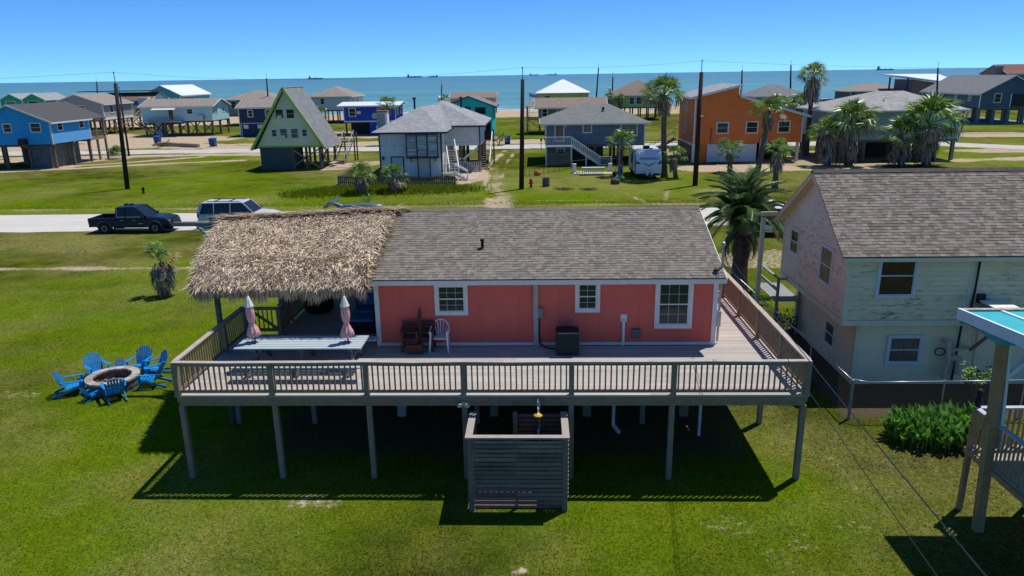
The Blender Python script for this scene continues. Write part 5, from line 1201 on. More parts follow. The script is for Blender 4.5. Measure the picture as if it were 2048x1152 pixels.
for x in (-30.3, -30.1): B().box(x-.25, x+.25, 87.6, 87.95, 6.08 if x == -30.3 else 3.78, 6.4 if x == -30.3 else 4.1).obj('window_unit', white, h)
cinder = mk('grey_block_wall', (.085, .10, .105), .95, .2, 4, lines=(.2, .4))
B().box(-33.2, -29.3, 88.1, 92, 0, 2.68).obj('lower_wall', cinder, h)
for x in (-25.95, -27.6, -29.2):
    for y in (88.2, 91.5, 94.8): bp('piling', h, pile, x-.13, x+.13, y-.13, y+.13, 0, 2.74)
for y in (94.8,): bp('piling', h, pile, -33.1, -32.8, y-.15, y+.15, 0, 2.74)
bracm = mk('grey_brace_wood', (.24, .24, .22), .9, .2, 4)
xbrace(h, [((-29.1, 88.15, .5), (-26.1, 88.15, 2.4)), ((-29.1, 88.15, 2.3), (-26.1, 88.15, .2)), ((-25.9, 88.3, .3), (-25.9, 91.3, 2.4)), ((-25.9, 88.3, 2.4), (-25.9, 91.3, .4))], bracm, .16)
B().box(-34, -24.2, 95.4, 97.4, 2.55, 2.72).obj('rear_deck', greyw, h)
railing(h, (-28, 95.5, 2.72), (-25.5, 95.5, 2.72), pile, 1.0)
for (x, y) in ((-23.6, 97.2), (-25.2, 97.2), (-23.9, 97.0)): bp('porch_post', h, pile, x-.08, x+.08, y-.08, y+.08, 0, 3.7)
stairs(h, (-24.9, 92.6, 0), (-24.5, 96.9, 3.0), 1.3, 'y', greyw, True, 12, capwood)
B().box(-25.5, -24.9, 90, 92, .4, .5).obj('bench', capwood, h)
B().box(-26, -22.8, 89, 94, .0, .05).obj('patio_slab', mk('pink_slab', (.40, .29, .23), .9, .12, 2), None, kind='structure')
# grey and white house with hip roofs
gw = mk('pale_grey_batten', (.66, .69, .70), .75, .08, 1.2, lines=(.4, .18, 'XY')); dtr = mk('dark_slate_trim', (.035, .045, .055), .6, .1, 4)
h = house('pale grey two-storey house with dark trim, boarded balcony and shingled hip roofs', -16.7, -10.0, 78.6, 90, 0, 4.95, 'hip', 7.35, gw, rlg, dtr, .65, .3, ((-12.9, 84.0), (-11.2, 88.0)), [], None, corners='SE', cm=dtr)
b = B(); b.box(-11.6, -6.3, 84.2, 94, 2.95, 5.2); b.obj('wing_wall', gw, h)
b = B(); roof_planes(b, 'hip', -16, -6.3, 84.2, 97, 5.22, 7.75, .6, .3, ((-11.3, 88.5), (-11.3, 92))); b.obj('wing_roof', rlg, h)
b = B(); b.box(-11, -5.66, 83.55, 83.6, 5.05, 5.23); b.box(-5.7, -5.65, 83.6, 97.6, 5.05, 5.23); b.obj('wing_fascia', dtr, h)
for a in ((-6.4, -6.27, 84.15, 84.28, 2.95, 5.1), (-11.6, -11.45, 84.12, 84.2, 2.95, 5.1)): bp('corner_board', h, dtr, *a)
for x in (-8.6, -6.45):
    for y in (84.4, 88.5, 93.5): bp('piling', h, pile, x-.18, x+.18, y-.18, y+.18, 0, 2.94)
xbrace(h, [((-9.6, 84.2, .4), (-6.6, 84.2, 2.7)), ((-9.6, 84.2, 2.0), (-6.6, 84.2, .3))], white, .25)
bal_ = mk('grey_shutter_slat', (.42, .44, .45), .6, .3, 3, objr=.35)
B().box(-13.7, -10.3, 77.75, 78.58, 2.25, 2.42).obj('balcony_floor', dtr, h)
for k_ in range(3):
    x0_ = -13.62+k_*1.1
    for i in range(11): bp('balcony_slat', h, bal_, x0_+.05, x0_+1.05, 77.86, 77.9, 2.45+i*.2, 2.45+i*.2+.17)
for i in range(4): bp('balcony_post', h, dtr, -13.65+i*1.1-.05, -13.65+i*1.1+.05, 77.8, 77.93, 2.4, 4.72)
B().box(-13.72, -10.28, 77.8, 77.93, 4.66, 4.78).obj('balcony_top', dtr, h)
for x in (-13.3, -10.7): xbrace(h, [((x, 78.55, 1.9), (x, 77.9, 2.3))], dtr, .1)
shut = mk('grey_roll_shutter', (.5, .54, .56), .6, .05, 2, lines=(.12, .35))
for x in (-14.82, -11.98):
    b = B(); fbox(b, 'S', 78.6, x-.6, x+.6, .05, 2.3, 0, .05); o_ = b.obj('door', shut, h)
    b = B(); fbox(b, 'S', 78.6, x-.7, x-.6, 0, 2.4, 0, .09); fbox(b, 'S', 78.6, x+.6, x+.7, 0, 2.4, 0, .09); fbox(b, 'S', 78.6, x-.6, x+.6, 2.3, 2.4, 0, .09); b.obj('frame', dtr, o_)
B().box(-16.4, -16.2, 78.3, 78.55, 2.1, 2.4).obj('wall_lamp', darkm, h)
chm = mk('chimney_cladding', (.30, .30, .30), .8, .1, 2)
b = B(); b.box(-17.9, -16.75, 84, 85.2, 0, 6.75); b.obj('chimney', white, h); B().box(-17.85, -17.0, 83.9, 83.98, 4, 6.6).obj('chimney_panel', chm, h); B().box(-17.95, -16.7, 83.88, 85.25, 6.76, 6.95).obj('chimney_cap', mk('rust_cap', (.25, .12, .08), .8, .2, 4), h)
for (x, y) in ((-9.2, 93), (-15, 93)): b = B(); b.cyl((x, y, 6.4), (x, y, 7.9), .12); b.cyl((x, y, 7.9), (x, y, 8.1), .28, .2); b.obj('flue', darkm, h)
stairs(h, (-6.0, 85.2, 0), (-6.0, 91.8, 2.95), 1.3, 'y', greyw, True, 14, white)
B().box(-7, -4.9, 92, 97, 2.8, 2.95).obj('landing', greyw, h); b = B(); b.box(-6.5, -5.5, 91.9, 91.96, 2.96, 4.1); b.obj('landing_gate', darkm, h)
for x in (-5.2, -6.7): bp('post', h, pile, x-.08, x+.08, 92, 92.16, 0, 4.2)
stairs(h, (-8.7, 78.3, .2), (-9.5, 82, 2.9), 1.0, 'y', capwood, True, 11, white, bal=10)
railing(h, (-9.9, 77.6, .7), (-8.7, 77.6, .7), white, 1.0, .2); stairs(h, (-7.2, 77.2, 0), (-8.6, 77.6, .7), .9, 'x', white, True, 4, white)
B().box(-9.9, -8.7, 77.5, 78.3, .6, .7).obj('landing', white, h)
for i in range(14): bp('picket', h, mk('pale_picket', (.40, .42, .41), .8, .1, 4), -9.6+i*.25, -9.6+i*.25+.17, 83.6, 83.64, 0, 1.2)
B().box(-8.6, -6.2, 77, 86, 0, .04).obj('driveway_slab', mk('tan_pink_slab', (.42, .32, .25), .9, .12, 1.5), None, kind='structure')
# slate blue house in the middle
slb = sid('slate_blue_siding', (.085, .125, .17), .2, .25)
h = house('slate blue stilt house with green grey hip roof and white front stair', 1.2, 13.1, 89.7, 99.5, 2.4, 4.92, 'hip', 7.0, slb, rgr, white, .65, .3, ((5.6, 94.6), (9.0, 94.6)),
  [('S', 6.2, 3.85, 4.85, .95, 2, 2), ('S', 11.2, 3.4, 4.85, 1.85, 4, 3)], (5, 3), pm=pile)
window(h, 'S', 89.7, 2.87, 2.9, 4.75, .95, white, .1, sash=False, name='door_frame'); B().box(3.55, 3.7, 89.55, 89.69, 4.5, 4.7).obj('lamp', white, h)
B().box(1.15, 4.3, 88.0, 89.68, 2.28, 2.4).obj('porch_floor', white, h)
wr = white
railing(h, (1.2, 88.05, 2.4), (4.25, 88.05, 2.4), wr, 1.05, .16); railing(h, (1.2, 88.05, 2.4), (1.2, 89.6, 2.4), wr, 1.05, .16)
stairs(h, (7.6, 88.5, .2), (4.3, 88.5, 2.4), 1.1, 'x', wr, True, 11, wr, bal=16)
railing(h, (7.6, 87.95, .1), (9.0, 87.95, .1), wr, 1.0, .18)
for (x, y, z) in ((1.25, 88.1, 2.28), (4.25, 88.1, 2.28), (6.0, 88.0, 1.5), (7.6, 88.0, 1.2), (9.0, 88, 1.1)): bp('post', h, wr, x-.08, x+.08, y-.08, y+.08, 0, z)
for i in range(9): bp('screen_slat', h, mk('grey_brown_slat', (.16, .135, .125), .85, .2, 3, objr=.2), 1.35, 4.2, 88.06, 88.1, .1+i*.17, .25+i*.17)
window(h, 'S', 89, 3.0, 1.45, 2.0, .9, white, .08); B().box(1.3, 4.3, 89.05, 91.5, 0, 2.3).obj('store_room', slb, h)
B().box(4.4, 8.2, 90.2, 95, 0, 2.2).obj('painted_shade_block', darkm, h)  # near-black block stands in for the shade under the house
b = B(); b.cyl((8.3, 92.4, 5.9), (8.3, 92.4, 6.5), .1); b.cyl((8.3, 92.4, 6.4), (8.3, 92.4, 6.65), .2, .15); b.obj('roof_vent', darkm, h)
# orange house
org_ = sid('orange_siding', (.56, .145, .035), .2, .16); orl = mk('orange_plain_wall', (.55, .17, .04), .8, .06, 1.5); orb = mk('red_brown_panel', (.27, .105, .06), .85, .08, 1.5, lines=(1.1, .12, 'XY'))
h = house('tall orange house with offset shed roof and white garage door', 19.1, 32.0, 90.5, 100.2, 2.3, 5.6, 'gx', 9, org_, rlg, white, prof=[(19.1, 2.3), (32.0, 2.3), (32.0, 5.45), (24.25, 7.7), (24.15, 8.95), (19.1, 7.75)], corners=None,
  wins=[('S', 22.5, 3.5, 4.68, 1.3), ('S', 26.0, 3.5, 4.75, 1.3), ('S', 29.8, 3.52, 4.78, 1.3), ('W', 95.5, 3.3, 4.7, .8), ('W', 95.5, 6.0, 7.0, .8)])
B().box(19.1, 26.7, 90.52, 100, 0, 2.29).obj('lower_wall', orl, h); B().box(19.02, 19.09, 90.7, 100, .02, 2.0).obj('side_panel', orb, h); B().box(19.0, 19.09, 90.6, 100.1, 2.02, 2.28).obj('band_board', white, h)
for i in range(4): bp('batten', h, mk('tan_batten', (.42, .30, .2), .8, .1, 4), 18.97, 19.02, 92.5+i*2.1, 92.7+i*2.1, 0, 2.0)
b = B(); b.slab([(18.5, 90.0, 7.75), (24.4, 90.0, 9.16), (24.4, 100.8, 9.16), (18.5, 100.8, 7.75)], (0, 0, -.14)); b.slab([(24.26, 90.0, 7.88), (32.7, 90.0, 5.43), (32.7, 100.8, 5.43), (24.26, 100.8, 7.88)], (0, 0, -.14)); b.obj('roof', rlg, h)
b = B(); b.beam((18.45, 89.96, 7.63), (24.42, 89.96, 9.05), .05, .26); b.beam((24.26, 89.96, 7.78), (32.75, 89.96, 5.32), .05, .26); b.box(24.28, 24.42, 89.95, 90.0, 7.9, 9.0); b.box(18.42, 18.48, 90, 100.8, 7.5, 7.72); b.obj('fascia', white, h)
bp('corner_board', h, white, 19.05, 19.2, 90.45, 90.52, 2.3, 7.6); bp('corner_board', h, white, 31.9, 32.04, 90.45, 90.52, 2.3, 5.3); bp('corner_board', h, white, 18.96, 19.3, 90.4, 90.51, 0, 2.28)
gd = mk('white_garage_panel', (.58, .62, .65), .6, .04, 2, lines=(.45, .3))
for (a, c) in ((20.95, 23.75), (23.85, 26.55)):
    for i in range(4): bp('garage_panel', h, gd, a, c, 90.44, 90.5, .05+i*.53, .05+i*.53+.515)
b = B(); b.box(20.8, 20.92, 90.4, 90.51, 0, 2.28); b.box(26.58, 26.7, 90.4, 90.51, 0, 2.28); b.obj('garage_frame', white, h)
for x in (27.3, 31.7):
    for y in (90.8, 95, 99.6): bp('piling', h, white if y < 91 else pile, x-.15, x+.15, y-.15, y+.15, 0, 2.29)
xbrace(h, [((31.6, 90.75, 1.1), (29.8, 90.75, 2.25)), ((27.4, 90.75, 1.3), (29.2, 90.75, 2.25))], white, .2)
B().box(26.75, 31.9, 98, 99.9, 0, 2.25).obj('dark_block', darkm, h)  # plain near-black box at the back of the open bay
B().box(27.0, 27.8, 90.0, 90.45, 2.35, 2.9).obj('wall_air_conditioner', steel, h)
B().tube([(21.15, 90.42, 2.35), (21.15, 90.42, 4.1)], .06).obj('conduit', mk('rust_pipe', (.32, .1, .04), .8, .1, 4), h)
stairs(h, (14.5, 99, 0), (18.4, 99, 2.2), 1.3, 'x', tanw, True, 9, tanw); B().box(16.6, 19, 96.5, 98.4, 1.2, 1.35).obj('side_deck', tanw, h)

# second row: houses along the beach street
navy = sid('navy_siding', (.018, .035, .075), .2, .2); cob = sid('cobalt_siding', (.01, .055, .33), .25, .15); teal = sid('turquoise_siding', (.012, .33, .32), .25, .14); lcy = sid('pale_cyan_siding', (.27, .47, .49), .2, .14); tcy = sid('teal_cyan_siding', (.03, .30, .34), .2, .14)
ggy = sid('warm_grey_siding', (.22, .22, .22), .2, .14); grn = sid('leaf_green_siding', (.06, .15, .07), .2, .2); lim = sid('lime_siding', (.52, .50, .12), .25, .12); lgn = sid('light_green_siding', (.25, .40, .12), .25, .12); pgw = sid('pale_grey_white_siding', (.40, .45, .46), .25, .14); dbl = sid('deep_blue_grey_siding', (.055, .09, .13), .2, .2)
h = house('navy blue house with brown grey roof and pale garage windows', -56.5, -49.2, 141, 148, 0, 5.5, 'gx', 6.7, navy, rtan, white, .6, .3, None, [('S', -54.2, 3.7, 4.9, .9), ('S', -50.8, 3.7, 4.9, .9)])
for x in (-55.3, -52.6): bp('panel_window', h, white, x-.45, x+.45, 140.93, 140.99, 1.5, 2.2)
b = B()
for a in ((-56.2, -51.3, 2.45, 2.55), (-56.2, -56.1, 0, 2.45), (-51.4, -51.3, 0, 2.45), (-51.1, -49.4, 2.45, 2.55), (-51.1, -51.0, 0, 2.45)): b.box(a[0], a[1], 140.94, 140.99, a[2], a[3])
b.obj('garage_trim', white, h)
h = house('cobalt blue stilt house with flat white metal roof and round emblem', -36.1, -26.2, 140, 147.5, 2.7, 5.5, 'gx', 5.95, cob, rwh, white, .9, .9, None, [('S', -34.4, 3.6, 5.0, 1.2), ('S', -28.9, 4.2, 5.0, 1.4), ('E', 142, 3.8, 4.9, 1.2), ('E', 145.5, 3.8, 4.9, 1.2)], (3, 2))
B().box(-31.3, -26.2, 140.02, 147, -.1, 2.69).obj('lower_wall', cob, h); B().box(-35.8, -31.4, 144, 147, 0, 2.6).obj('painted_shade_wall', darkm, h); B().box(-36.1, -26.2, 139.93, 139.99, 2.5, 2.72).obj('band_board', white, h)  # near-black box beside the lower wall paints the shade between the pilings
b = B(); b.cyl((-30.2, 139.97, 3.6), (-30.2, 139.85, 3.6), .55, n=20); b.obj('round_emblem', mk('emblem_green', (.15, .38, .36), .6, .4, 3, col2=(.5, .6, .55)), h)
B().box(-33.5, -32.8, 139.8, 139.99, 4.0, 4.5).obj('window_unit', white, h); B().box(-30, -29.3, 139.85, 140, 1.2, 1.9).obj('window_unit', white, h)
h = house('turquoise gabled house with grey roof over a dark garage', -16.3, -7.8, 135, 146, 2.6, 5.35, 'gy', 6.95, teal, rmg, dtr, .7, .3, None, [('S', -14.2, 4.3, 5.1, 1.1), ('S', -12.2, 4.0, 5.1, .9), ('S', -9.9, 4.0, 5.0, 1.7, 2, 2)], None, cm=teal)
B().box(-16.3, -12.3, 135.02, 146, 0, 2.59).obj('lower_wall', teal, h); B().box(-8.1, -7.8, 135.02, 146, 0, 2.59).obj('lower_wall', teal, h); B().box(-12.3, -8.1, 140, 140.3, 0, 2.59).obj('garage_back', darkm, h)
h = house('leaf green house with low brown roof behind the slate blue house', .5, 12.5, 137, 145.5, 2.7, 4.85, 'gx', 6.25, grn, rbr, white, .6, .7, None, [('S', 1.7, 3.2, 4.6, .9), ('S', 4.6, 4.0, 4.7, 1.1)], (4, 2))
B().box(-1.6, .4, 137.2, 141, 2.75, 2.95).obj('porch_floor', tanw, h); railing(h, (-1.6, 137.2, 2.95), (.4, 137.2, 2.95), tanw, 1.0, .3); railing(h, (-1.6, 137.2, 2.95), (-1.6, 141, 2.95), tanw, 1.0, .3)
for (x, y) in ((-1.5, 137.3), (-1.5, 140.8)): bp('porch_post', h, postm, x-.15, x+.15, y-.15, y+.15, 0, 5.1)
b = B(); b.slab([(-1.9, 136.9, 5.0), (.4, 136.9, 5.0), (.4, 141.5, 5.9), (-1.9, 141.5, 5.4)], (0, 0, -.12)); b.obj('porch_roof', rbr, h); xbrace(h, [((-1.4, 137.2, 2.7), (.6, 137.2, 1.2))])
h = house('tall lime green house with white pyramid roof facing the sea', .8, 13.0, 185, 196, 3, 6.2, 'hip', 9.3, lim, rwh, white, .6, .3, ((6.7, 190.5), (7.2, 190.5)), [('S', 3.0, 4.6, 5.6, 1.3)], (4, 2))
h = house('light green stilt house with brown pyramid roof near the beach', 17.8, 30, 175, 186, 3.0, 5.65, 'hip', 8.9, lgn, rbr, white, .6, .3, ((23.8, 180), (24.6, 180)), [('S', 19.7, 3.7, 5.2, 1.0), ('S', 22.3, 3.7, 5.2, 1.0), ('S', 24.0, 3.7, 5.2, 1.3)], (7, 2))
h = house('low brown roofed beach house directly behind the turquoise gable', -23.6, -10.9, 208, 216, 2, 4.75, 'gx', 5.95, sid('tan_brown_siding', (.30, .22, .17), .25, .1), rbr, white, .4, .3, None, [], (4, 2))
h = house('pale cyan house on many crossed pilings with tan roof and side gable', -77.3, -63.3, 145, 153, 2.9, 5.65, 'gx', 6.9, lcy, rtan, white, .4, .5, None, [('S', -67.7, 4.2, 5.1, 1.1), ('E', 147, 4.2, 5.0, .9), ('E', 150.5, 4.4, 5.1, .9)], (9, 3), psize=.28)
window(h, 'S', 145, -71.5, 3.2, 5.1, .9, white, .08, sash=False, name='door_frame')
b = B(); b.slab([(-74.8, 144.95, 5.45), (-74.8, 143.6, 5.15), (-70.2, 143.6, 5.15), (-70.2, 144.95, 5.45)], (0, 0, -.08)); b.obj('awning', white, h)
B().box(-77, -68.9, 142.6, 144.97, 2.75, 2.9).obj('porch_floor', greyw, h); railing(h, (-74, 142.7, 2.9), (-69, 142.7, 2.9), pile, 1.0, .25); B().box(-66.2, -64.9, 144.2, 144.97, 3.1, 3.9).obj('wall_air_conditioner', steel, h)
stairs(h, (-73.2, 142.3, 0), (-77.5, 142.8, 2.8), 1.2, 'x', pile, True, 10, pile)
for i in range(5): xbrace(h, [((-75.5+i*2.5, 145.1, .4), (-73.4+i*2.5, 145.1, 2.7)), ((-73.4+i*2.5, 145.1, .4), (-75.5+i*2.5, 145.1, 2.7))], None, .16)
B().box(-75.2, -73.6, 145.2, 147, 0, 2.8).obj('store_room', lcy, h)
h = house('warm grey gabled stilt house beyond the sky blue house', -98.6, -87.8, 150, 161, 3.0, 6.2, 'gy', 8.05, ggy, rtan, white, .4, .3, None, [('S', -92.2, 5.2, 5.9, 1.3), ('E', 153, 4.4, 5.8, 1.3)], (3, 4)); bp('band_board', h, white, -87.78, -87.7, 150, 161, 3.0, 3.5)
h = house('white walled house with red brown roof and tan stair near the left pole', -99.5, -87, 168, 176, 3.2, 6.4, 'gx', 7.9, sid('off_white_siding', (.52, .55, .56), .3, .1), rred, white, .4, .3, None, [('S', -90.4, 3.6, 5.6, 1.4)], (5, 2))
B().box(-89.2, -87.0, 166.5, 167.98, 3.0, 7.0).obj('stair_tower', white, h); bp('blue_panel', h, mk('blue_panel_paint', (.02, .18, .5), .6, .1, 3), -91, -90, 167.8, 167.97, 4.2, 6.2)
stairs(h, (-92.5, 160, 0), (-90.2, 166.5, 4.6), 1.5, 'y', tanw, True, 14, tanw); stairs(h, (-90.3, 160, 0), (-88.2, 166.5, 4.6), 1.3, 'y', tanw, True, 14, tanw)
b = B(); b.box(-105, -86, 170, 176, 8.3, 8.45); b.obj('roof_terrace', darkm, h)
h = house('large teal gabled house with bright white metal roof beyond the pilings house', -97.3, -88.3, 185, 202, 3, 7.1, 'gy', 9.3, tcy, rwh, white, .5, .4, None, [('S', -95.2, 5.2, 6.4, 1.4), ('S', -90.3, 5.2, 6.4, 1.4), ('E', 190, 5.5, 6.5, 6)], (3, 4))
h = house('grey hip roofed house between the cyan house and the navy house', -73, -61, 175, 186, 2.4, 5.95, 'hip', 8.0, ggy, rtan, white, .6, .3, None, [('S', -71, 4.0, 5.6, 1.2), ('S', -67, 4.3, 5.5, 1)], (5, 2))
h = house('pale grey white house with hip roof behind the A-frame', -54.2, -44.6, 180, 194, 3.1, 6.25, 'hip', 8.5, pgw, rtan, white, .6, .3, None, [('S', -51.3, 4.5, 5.8, .9), ('E', 183, 4.3, 5.7, .9), ('E', 188, 4.3, 5.7, .9)], (4, 3))
h = house('green grey hip roofed house right of the orange house by the sea', 47.4, 58.7, 165, 175, 0, 5.35, 'hip', 7.7, sid('dull_green_siding', (.13, .17, .155), .25, .15), rmg, white, .5, .3, ((52.0, 170), (53.8, 170)), [('S', 51, 3.8, 5.0, 1.5), ('S', 56, 3.8, 5.0, 1.5)])
h = house('low dark green house with brown grey roof at the beach beyond the hip roof', 78.3, 91.5, 190, 200, 0, 5.4, 'hip', 7.2, dbl, rtan, white, .5, .3, None, [('S', 80, 3.8, 4.9, .9), ('S', 83, 3.8, 4.9, .9), ('S', 87, 3.8, 4.9, 2)])
h = house('pale blue grey stilt house with broad mottled hip roof behind the palm row', 35.6, 50.2, 90, 101, 2.5, 5.9, 'hip', 7.95, sid('pale_aqua_siding', (.25, .36, .38), .2, .12), roofmat('mottled_pale_roof', (.30, .29, .29), .35), white, .7, .3, ((42.3, 95.5), (45.8, 95.5)), [('S', 38.5, 3.8, 5.2, 1.2), ('S', 45.2, 3.8, 5.2, 1.2)], (5, 3), pm=mk('grey_green_piling', (.16, .19, .18), .9, .2, 3), psize=.36)
for (x, y) in ((39.5, 92.6), (42, 92.2), (43, 93.2)): B().cyl((x, y, 6.3), (x, y, 7.1), .09).obj('roof_vent', steel, h)
xbrace(h, [((49.9, 90.3, 1.7), (48.6, 90.3, 2.4)), ((45.5, 90.3, .3), (42.6, 90.3, 2.4)), ((42.6, 90.3, .3), (45.5, 90.3, 2.4)), ((38, 90.3, .3), (36, 90.3, 2.4))])
B().box(39, 46, 94, 100, 0, 2.4).obj('painted_shade_block', darkm, h)  # solid dark block added as shade below the raised floor
h = house('dark blue grey stilt house with long pale grey gable roof on the right', 85.7, 97.5, 148, 170, 3.15, 5.85, 'gy', 9.0, dbl, rmg, white, .5, .4, None, [('S', 89.0, 4.1, 5.7, 1.2), ('W', 151.5, 4.4, 5.5, .8), ('W', 156.5, 4.4, 5.5, .8), ('W', 163, 4.0, 5.5, 2.2)], (5, 5), pm=mk('grey_concrete_pile', (.17, .18, .18), .9, .15, 3), psize=.45, corners='SW')
B().box(91.5, 97, 147.9, 148.2, 3.2, 5.6).obj('porch_shade_panel', darkm, h); railing(h, (91.5, 147.8, 3.2), (97, 147.8, 3.2), pile, 1.1, .3); bp('porch_frame', h, white, 91.35, 91.5, 147.8, 147.95, 3.2, 5.7)  # near-black panel on the wall paints the shaded porch recess
B().box(84, 99, 147, 171, 0, .05).obj('under_house_slab', mk('blue_grey_slab', (.20, .22, .25), .9, .1, 2), None, kind='structure')
h = T('beach_house', 'modern brown house with a sloping white roof near the right beach', 'house', (92, 184, 0), 'beach houses')
b = B(); prism(b, [(88.6, 2.5), (97, 2.5), (97, 6.9), (88.6, 8.2)], 'y', 181, 190); b.obj('wall', sid('brown_grey_siding', (.16, .12, .11), .25, .15), h)
b = B(); b.slab([(86.2, 179.5, 8.9), (100, 179.5, 6.9), (100, 192, 9.3), (86.2, 192, 9.4)], (0, 0, -.25)); b.obj('roof', rwh, h)
for (x, y) in ((87.0, 180), (87.0, 189)): bp('porch_post', h, dtr, x-.15, x+.15, y-.15, y+.15, 0, 8.7)
B().box(84.5, 88.5, 181, 189, 5.0, 5.2).obj('balcony', dtr, h)
h = house('brown gabled house with chimney at the far right corner', 121.8, 140, 200, 212, 3, 9.0, 'gx', 11.2, sid('red_grey_siding', (.24, .16, .15), .25, .1), rred, white, .5, .3, None, [], (3, 2)); B().box(119.8, 121.7, 202, 204, 0, 10.9).obj('chimney', mk('tan_chimney', (.30, .24, .21), .9, .1, 2), h)
for x0_, lb in ((-167.0, 'green gabled beach house at the far left, nearer the edge'), (-159.8, 'green gabled beach house at the far left, second from the edge')):
    h = house(lb, x0_, x0_+7.1, 230, 242, 2, 5.4, 'gy', 7.2, sid('emerald_siding', (.02, .22, .10), .3, .1), rlg, white, .3, .3, None, [('S', x0_+3.4, 3.5, 5.0, 3)], (2, 2))
h = house('long pale roofed house behind the green gables at the far left', -152, -110, 240, 250, 2, 4.6, 'gx', 6.6, pgw, rlg, white, .5, .3, None, [], (5, 2))

# ------------------------------------------------------------------ poles and wires
polem = mk('dark_utility_pole', (.022, .018, .018), .9, .3, 4, stretch=(1, 1, .2)); wirem = mk('black_wire', (.02, .02, .022), .6, .1, 5)
def pole(b0, t0, label, r=.17, bracket=True):
    r *= 1.05
    x, y = b0; X_, Z_ = t0; p = T('utility_pole', label, 'utility pole', (x, y, 0), 'utility poles')
    B().cyl((x, y, 0), (X_, y, Z_), r*1.15, r*.8, 10).obj('mast', polem, p, smooth=True)
    b = B(); b.cyl((X_, y, Z_), (X_, y, Z_+.95), .035); b.cyl((X_, y, Z_+.95), (X_, y, Z_+1.1), .07, .04, 8); b.obj('insulator_rod', darkm, p)
    if bracket: B().cyl((X_, y-.1, Z_*.62), (X_+.35, y-.2, Z_*.62), .05).obj('cable_bracket', steel, p)
poles = [((-41.7, 73.2), (-41.2, 10.4), 'leaning dark utility pole in the left meadow, nearest of the left poles', .2), ((-59.8, 106.8), (-59.7, 8.7), 'grey utility pole behind the nearest left pole beside the palm shrub', .13),
 ((-1.39, 70.4), (-1.17, 10.2), 'tall dark utility pole beside the red hydrant', .21), ((15.48, 71.5), (15.5, 10.6), 'tallest dark utility pole in front of the orange house', .21),
 ((-25, 198.7), (-24.6, 8.5), 'thin far pole left of the turquoise gable', .17), ((15.5, 195.7), (16.2, 12), 'leaning far pole right of the lime green house', .19), ((19.1, 187.9), (19.1, 9.8), 'far pole with transformer left of the light green house', .19),
 ((49.1, 180.6), (48.6, 10.9), 'far pole behind the peak of the orange roof', .19), ((59.8, 178), (59, 11.8), 'far pole left of the very tall palm', .19), ((85.4, 162.3), (84.3, 10.7), 'far pole beside the modern white roof on the right', .19),
 ((-63.3, 176.3), (-63, 10.7), 'far pole above the navy house roof', .18), ((-124.5, 210), (-123.5, 10.5), 'far pole above the red brown roof on the left', .2), ((64.9, 240), (64.6, 5.0), 'short far post beside the white car on the beach', .18)]
for a in poles: pole(*a, bracket=a[0][1] < 100)
b = B(); b.lathe((18.4, 187.9, 6.2), [(.3, 0), (.32, .1), (.32, .9), (.2, 1.0)], 10); b.obj('transformer', steel, None, 'grey transformer can on the far pole by the light green house', 'transformer')
def wire(p, q, sag, r, label, n=22):
    p = Vector(p); q = Vector(q); pts = []
    for i in range(n+1): t = i/n; v = p.lerp(q, t); v.z -= sag*4*t*(1-t); pts.append(v)
    b = B()
    for a, c in zip(pts[:-1], pts[1:]): b.cyl(a, c, r, n=4, cap=False)
    return b.obj('overhead_wire', wirem, None, label, 'wire', 'overhead wires')
wire((-160, 75, 11.4), (-41.2, 73.2, 11.45), 1.2, .009, 'high wire running left from the nearest left pole')
wire((-41.2, 73.2, 11.45), (-1.17, 70.4, 11.25), .9, .009, 'high wire between the left pole and the pole beside the hydrant')
wire((-1.17, 70.4, 11.25), (15.5, 71.5, 11.6), .25, .009, 'high wire between the hydrant pole and the tallest pole')
wire((15.5, 71.5, 11.6), (90, 73, 12), 1.3, .009, 'high wire running right from the tallest pole')
wire((-30, 73, 4.3), (-1.2, 70.3, 4.95), .5, .013, 'low cable crossing in front of the grey and white house')
wire((-1.2, 70.3, 4.95), (15.5, 71.4, 6.6), .2, .013, 'low cable crossing in front of the slate blue house')
wire((15.5, 71.4, 6.6), (60, 72, 5.2), 1.2, .013, 'low cable crossing in front of the orange house')
pw_ = mk('pale_service_wire', (.30, .32, .33), .5, .1, 5)
for i, (q, sg, r, lb) in enumerate((((2.1, -10, 8.0), .35, .010, 'thick service wire dropping from the coral house mast to the lower right'), ((1.95, -10, 7.7), .55, .007, 'thin lower service wire dropping from the coral house mast'))):
    o = wire((5.58, 21.42, 5.55-i*.2), q, sg, r, lb, 40)
# ------------------------------------------------------------------ ships
shipm = mk('hazed_ship_hull', (.10, .16, .20), .7, .1, .01); shipw = mk('hazed_ship_upper', (.30, .34, .36), .7, .1, .01)  # grey-blue puts distance haze into the ship colours
def ship(px_, L_, label, tower=-1, dist=8000, hh=9, stacks=1, up_=26):
    k_ = (px_-1024)/FPX; d = fw+rt2*k_-up2*((155-576)/FPX); x = d.x/d.y*dist; p = T('cargo_ship', label, 'ship', (x, dist, 0), 'ships on the horizon')
    b = B(); b.slab([(x-L_/2, dist-12, -.3), (x+L_/2*.94, dist-12, -.3), (x+L_/2, dist-12, hh), (x-L_/2, dist-12, hh)], (0, 24, 0)); b.obj('hull', shipm, p)
    b = B(); t = x+tower*L_*.38; b.box(t-9, t+9, dist-10, dist+10, hh, up_); b.box(t-4, t+4, dist-4, dist+4, up_, up_+8); b.obj('bridge', shipw, p)
    b = B()
    for i in range(stacks): c = x-L_*.25+L_*.55*i/max(1, stacks-1) if stacks > 1 else x; b.box(c-2, c+2, dist-2, dist+2, hh, hh+12)
    b.box(x-L_*.3, x+L_*.42, dist-8, dist+8, hh, hh+2.5); b.obj('deck_gear', shipm, p)
